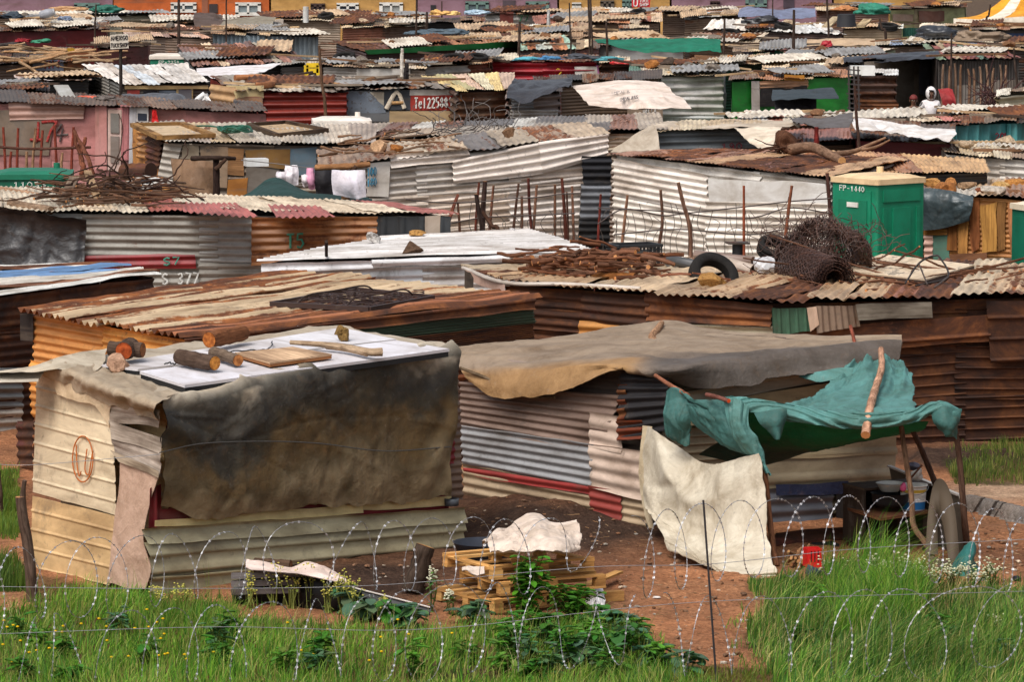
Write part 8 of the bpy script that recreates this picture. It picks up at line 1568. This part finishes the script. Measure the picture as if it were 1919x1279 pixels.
def leafy(name,label,cat,base,h,w,n,col,leaf=(.05,.09),stem=K(84,96,46),seed=1,group=None,bloom=None,stems=5,wide=.55,curl=.3):
 """stems that carry single leaves all round, and blossoms at their tips"""
 rr=random.Random(seed);t=thing(name,label,cat,base,group);ms,ml,mf=MB(),MB(),MB();b=np.array(base)
 for s_ in range(stems):
  a=rr.uniform(0,6.28);tip=b+vec(math.cos(a)*w*rr.uniform(.1,1),math.sin(a)*w*rr.uniform(.1,1),h*rr.uniform(.65,1.05));q=smooth_poly([b+vec(rr.gauss(0,.02),rr.gauss(0,.02),0),b*.5+tip*.5+vec(rr.gauss(0,.03),rr.gauss(0,.03),h*.1),tip],4);ms.tube(q,np.linspace(.009,.003,len(q)),stem,4,False)
  for k in range(max(1,n//stems)):
   tt=rr.uniform(.12,1);p=q[int(tt*(len(q)-1))];az=rr.uniform(0,6.28);L=rr.uniform(*leaf)*1.5;up=rr.uniform(-.25,.6);dv=vec(math.cos(az),math.sin(az),up);dv=unit(dv);sd=unit(np.cross(dv,(0,0,1)));nn=np.cross(sd,dv);W_l=L*wide*.5
   rows=[(0,.12),(.3,.9),(.62,1),(.88,.55),(1,.05)];A_=np.array([[p+dv*L*f-nn*curl*L*f*f+sd*W_l*w_*sgn+nn*(abs(sgn)*.12*L)for sgn in(-1,0,1)]for f,w_ in rows]);c=tuple(np.array(col)*(rr.uniform(.7,1.3),rr.uniform(.75,1.25),rr.uniform(.7,1.2),1));ml.grid(A_,None,c)
  if bloom:
   for k in range(bloom[1]):p=q[-1-int(rr.random()*len(q)*.4)]+vec(rr.gauss(0,bloom[3]),rr.gauss(0,bloom[3]),rr.gauss(0,bloom[3]));V,T=ico(1);mf.add(V*bloom[2]*np.array((1,1,.6))+p,None,T,None,bloom[0])
 ms.build('stem',LEAF,t)
 if ml.n:ml.build('leaves',LEAF,t)
 if mf.n:mf.build('blossoms',LEAF,t)
 return t
CB=K(84,122,92);k=0
CAB=[(660,1150,'left of all, by the black trough'),(690,1164,'in front of the pale trough rim'),(735,1172,'between trough and leaning log'),(775,1180,'below the leaning log'),(884,1172,'below the lowest pallet'),(1110,1182,'below the torn white rag'),(1165,1190,'right of the leafy bush'),(1200,1215,'at the edge of the bare soil'),(1140,1230,'in the grass below the leafy bush'),(1225,1250,'nearest the thin steel post'),(1080,1250,'nearest the bottom of the picture'),(1020,1190,'just below the leafy bush'),(1290,1268,'alone right of the bare soil edge')]
for x,y,w_ in CAB:k+=1;leafy('cabbage_plant','broad-leaved blue-green weed '+w_,'weed',GP(x,y),.26,.2,34,CB if k%3 else K(70,118,52),(.08,.13),K(110,130,90),40+k,'broad-leaved weeds in the grass',None,6,.85,.5)
leafy('leafy_bush','tall bright leafy bush growing in front of the pallets','bush',GP(985,1168),.72,.26,300,K(86,138,44),(.05,.10),seed=7,stems=16);leafy('leafy_bush','low leafy bush right of the tall one, before the pallets','bush',GP(1075,1172),.42,.34,220,K(74,122,40),(.05,.09),seed=8,stems=14)
for k,(x,y,h,w_)in enumerate([(812,1148,.46,'taller white-flowered stalk left of the lowest pallet'),(845,1152,.30,'shorter white-flowered stalk beside the lowest pallet')]):leafy('flower_stalk',w_,'flower',GP(x,y),h,.05,24,K(96,130,76),(.03,.05),seed=60+k,group='white flower stalks before the pallets',bloom=(K(236,234,222),16,.014,.014),stems=3)
for k,(x,y,h,w_)in enumerate([(470,1140,.34,'left of the black trough'),(510,1136,.42,'before the grey trough slats'),(548,1142,.40,'right of the grey trough slats'),(586,1140,.48,'in the middle before the black trough'),(612,1150,.36,'below the draped white cloth'),(640,1152,.42,'at the right end of the draped white cloth'),(668,1156,.38,'right of the draped white cloth'),(716,1168,.3,'by the pale trough rim'),(300,1150,.3,'at the corner of the tarpaulin shack'),(340,1152,.32,'below the olive planks')]):leafy('weed_stalk','thin weed with yellow-green flower heads '+w_,'weed',GP(x,y),h,.16,18,K(126,146,74),(.02,.04),K(140,146,78),80+k,'yellow-green flowering weeds',(K(214,206,110),7,.013,.02),7)
for k,(x,y,h,w_)in enumerate([(1640,1100,.3,'below the low table'),(1676,1104,.28,'left of the kinked pole'),(1712,1106,.34,'at the foot of the kinked pole'),(1746,1108,.26,'right of the kinked pole'),(1786,1108,.3,'below the teal net bag'),(1826,1110,.28,'right of the teal net bag'),(1858,1112,.36,'below the bare soil on the right'),(1560,1100,.3,'right of the red crate'),(1890,1210,.3,'near the lower right corner')]):leafy('flower_stalk','small bushy weed with white flowers '+w_,'flower',GP(x,y),h,.2,40,K(96,132,60),(.02,.045),seed=120+k,group='white-flowered weeds on the right',bloom=(K(236,234,214),8,.014,.03),stems=9)
wr_=random.Random(31)
for k in range(52):
 x,y=(wr_.uniform(940,1240),wr_.uniform(1190,1290))if k>31 else(wr_.uniform(20,1180),wr_.uniform(1195,1290))if k<22 else(wr_.uniform(1460,1900),wr_.uniform(1130,1280))
 o=leafy('meadow_weed','leafy green weed standing among the foreground grass','weed',GP(x,y),wr_.uniform(.2,.4),.16,wr_.randint(36,70),wr_.choice((K(70,120,44),K(96,146,56),K(84,122,84))),(.04,.095),K(104,130,60),200+k,'leafy weeds in the grass',None,6)
rr=random.Random(5);dm=None
for k in range(44):
 x=rr.uniform(5,320)if k<30 else rr.uniform(320,860);y=rr.uniform(1195,1275);p=GP(x,y)+vec(0,0,rr.uniform(.16,.3))
 if dm is None:
  mb=MB();V,T=ico(1);mb.add(V*np.array((.019,.019,.010)),None,T,None,K(240,200,20));mb.tube([(0,0,-.2),(0,0,0)],.004,K(110,140,60),4,False);dm=mb.build('dandelion',LEAF,origin=(0,0,0));o=dm
 else:o=dm.copy();COL.objects.link(o)
 o.location=[float(v)for v in p];tag(o,'small yellow dandelion flower in the foreground grass','flower','yellow dandelions in the grass')
 # ================================================================ razor-wire fence
def fence_line(px,py):return P(px,py,38.8+.5*(1-px/1919))
def coil(label,tops,rad,step,seed,irr=.12,barb=.055):
 """concertina coil: loops of wire with flat blades"""
 rr=random.Random(seed);top=smooth_poly([fence_line(x,y)for x,y in tops],24);L=np.concatenate([[0],np.cumsum(np.linalg.norm(np.diff(top,axis=0),axis=1))]);n=int(L[-1]/step);pts=[]
 per=30
 rk=[rad*(1+rr.gauss(0,irr*.5))for _ in range(n+2)];tk=[rr.gauss(0,irr)for _ in range(n+2)];sk=[rr.gauss(0,irr*.5)for _ in range(n+2)]
 for i in range(n*per):
  f=i/per;k=int(f);u=f-k;s=(f*step);c=np.array([np.interp(s,L,top[:,j])for j in range(3)]);rd=rk[k]*(1-u)+rk[k+1]*u;tl=tk[k]*(1-u)+tk[k+1]*u;sx=sk[k]*(1-u)+sk[k+1]*u
  a=2*math.pi*u;pts.append(c+vec(math.sin(a)*rd*(.40+tl)+sx*step+.9*step*(.5-abs(u-.5))*0,math.sin(a)*rd*.85,-rd+math.cos(a)*rd))
 pts=np.array(pts);G_=K(172,172,172,.5);mb=MB();mb.tube(pts,.0031,K(140,140,142,.5),4,False)
 Lp=np.concatenate([[0],np.cumsum(np.linalg.norm(np.diff(pts,axis=0),axis=1))]);m=int(Lp[-1]/barb);V,F,Fc=[],[],[]
 for j in range(m):
  s=(j+.5)*barb;i=min(len(pts)-2,np.searchsorted(Lp,s)-1);f=(s-Lp[i])/(Lp[i+1]-Lp[i]+1e-9);p=pts[i]*(1-f)+pts[i+1]*f;tg=unit(pts[i+1]-pts[i]);x=unit(vec(rr.gauss(0,1),rr.gauss(0,1),rr.gauss(0,1)));x=unit(x-tg*np.dot(x,tg));y=np.cross(tg,x);b=len(V)
  V+=[p-tg*.0135+x*.009,p-tg*.004,p-tg*.0135-x*.009,p+tg*.0135-x*.009,p+tg*.004,p+tg*.0135+x*.009,p+y*.0065,p-y*.0065];F+=[(b,b+1,b+4),(b,b+4,b+5),(b+1,b+2,b+3),(b+1,b+3,b+4),(b+1,b+6,b+4),(b+1,b+4,b+7)]
 mb.add(V,None,F,None,K(214,214,216,.15))
 return tag(mb.build('razor_wire_coil',WIRE,smooth=False),label,'razor wire','razor-wire coils along the front fence')
coil('upper razor-wire coil with even round loops before the awning',[(1180,968),(1320,944),(1450,936),(1600,930),(1790,944),(1960,972)],.37,.33,1,.09)
coil('upper razor-wire coil with sagging loops before the tarpaulin shack and pallets',[(-40,1040),(120,1014),(280,1004),(420,998),(560,980),(700,978),(860,970),(1000,974),(1190,962)],.35,.38,2,.3,.07)
coil('lower razor-wire coil tangled in the grass on the left',[(-40,1165),(150,1150),(330,1140),(520,1128),(700,1115),(900,1092),(1100,1108),(1250,1112)],.38,.44,3,.36,.065)
coil('lower razor-wire coil sunk in the tall grass on the right',[(1240,1112),(1400,1120),(1560,1108),(1750,1104),(1960,1090)],.36,.46,4,.34,.065)
mbw=[([(-30,1100),(300,1104),(700,1098),(1100,1064),(1330,1058),(1600,1030),(1950,1010)],'straight fence wire running at mid height across the picture'),([(-30,868),(60,872),(300,852)],'thin fence wire at the upper left'),([(-30,1190),(400,1176),(800,1180),(1300,1130),(1950,1108)],'lower straight fence wire above the grass')]
for w_,lb in mbw:tag(MB().tube(smooth_poly([fence_line(x,y)for x,y in w_],12),.0028,K(136,136,138,.6),4,False).build('fence_wire',WIRE),lb,'wire','straight wires of the front fence')
a=fence_line(1346,1290);a=vec(a[0],a[1],gz(a)-.1);tag(MB().tube([a,fence_line(1318,938)],.011,K(54,54,58,.4),6).build('steel_post',WIRE),'thin dark steel post holding the razor wire right of centre','post')
# ---- litter and stones on the bare soil
mb=MB();rr=np.random.default_rng(77)
for poly,n in(([(1160,1010),(1450,1090),(1420,1240),(1330,1260),(1190,1180),(1140,1100)],260),([(870,945),(1230,1000),(1230,1050),(870,1010)],160),([(500,1085),(820,1060),(830,1110),(560,1110)],90),([(1810,985),(1930,990),(1930,1090),(1820,1080)],120),([(-10,1005),(60,1030),(60,1120),(-10,1120)],50)):
 pts=np.array([GP0(x,y)for x,y in poly]);lo,hi=pts.min(0),pts.max(0);k=0
 while k<n:
  q=lo+(hi-lo)*rr.random(3);px,py=to_px(np.array([q]));
  if not in_poly(px,py,poly)[0]:continue
  k+=1;q[2]=gz(q)-.004;rock_mb(q,.008+.03*rr.random()**3,jit(K(150,116,92)if rr.random()<.8 else K(206,196,182),.3),1,.3,mb,.6,1.2)
tag(mb.build('gravel',ROCK,origin=(0,0,0),smooth=False),'small stones strewn over the bare reddish soil','gravel',None,'stuff')
mb=MB()
for k in range(150):x,y=R.choice(((R.uniform(1170,1420),R.uniform(1030,1230)),(R.uniform(880,1230),R.uniform(950,1030)),(R.uniform(1815,1919),R.uniform(990,1080))));p=GP(x,y);a=R.uniform(0,6.28);L=R.uniform(.04,.16);stick_mb(p+vec(0,0,.012),p+vec(math.cos(a)*L,math.sin(a)*L,.015),.004,.003,jit(K(176,146,112),.3),.02,4,4,mb)
tag(mb.build('litter',BARK,origin=(0,0,0)),'dry twigs and straw littering the bare soil','litter',None,'stuff')
for k,(x,y,r,c,lb)in enumerate([(1232,1124,.03,K(226,220,214),'small white paper scrap on the bare soil'),(1640,1254,.06,K(220,214,210),'crumpled white packet in the grass at the lower right'),(1838,1090,.04,K(206,206,226),'pale bottle scrap below the right bare soil')]):V,T=ico(2);tag(MB().add(V*np.array((1.6,1,.4))*r*(1+.4*fbm(V,2,2,k))[:,None]+GP(x,y)+vec(0,0,.02),None,T,None,c).build('litter_scrap',PLAIN,smooth=False),lb,'scrap')
for o in bpy.data.objects:
 if '_o' in o:del o['_o']
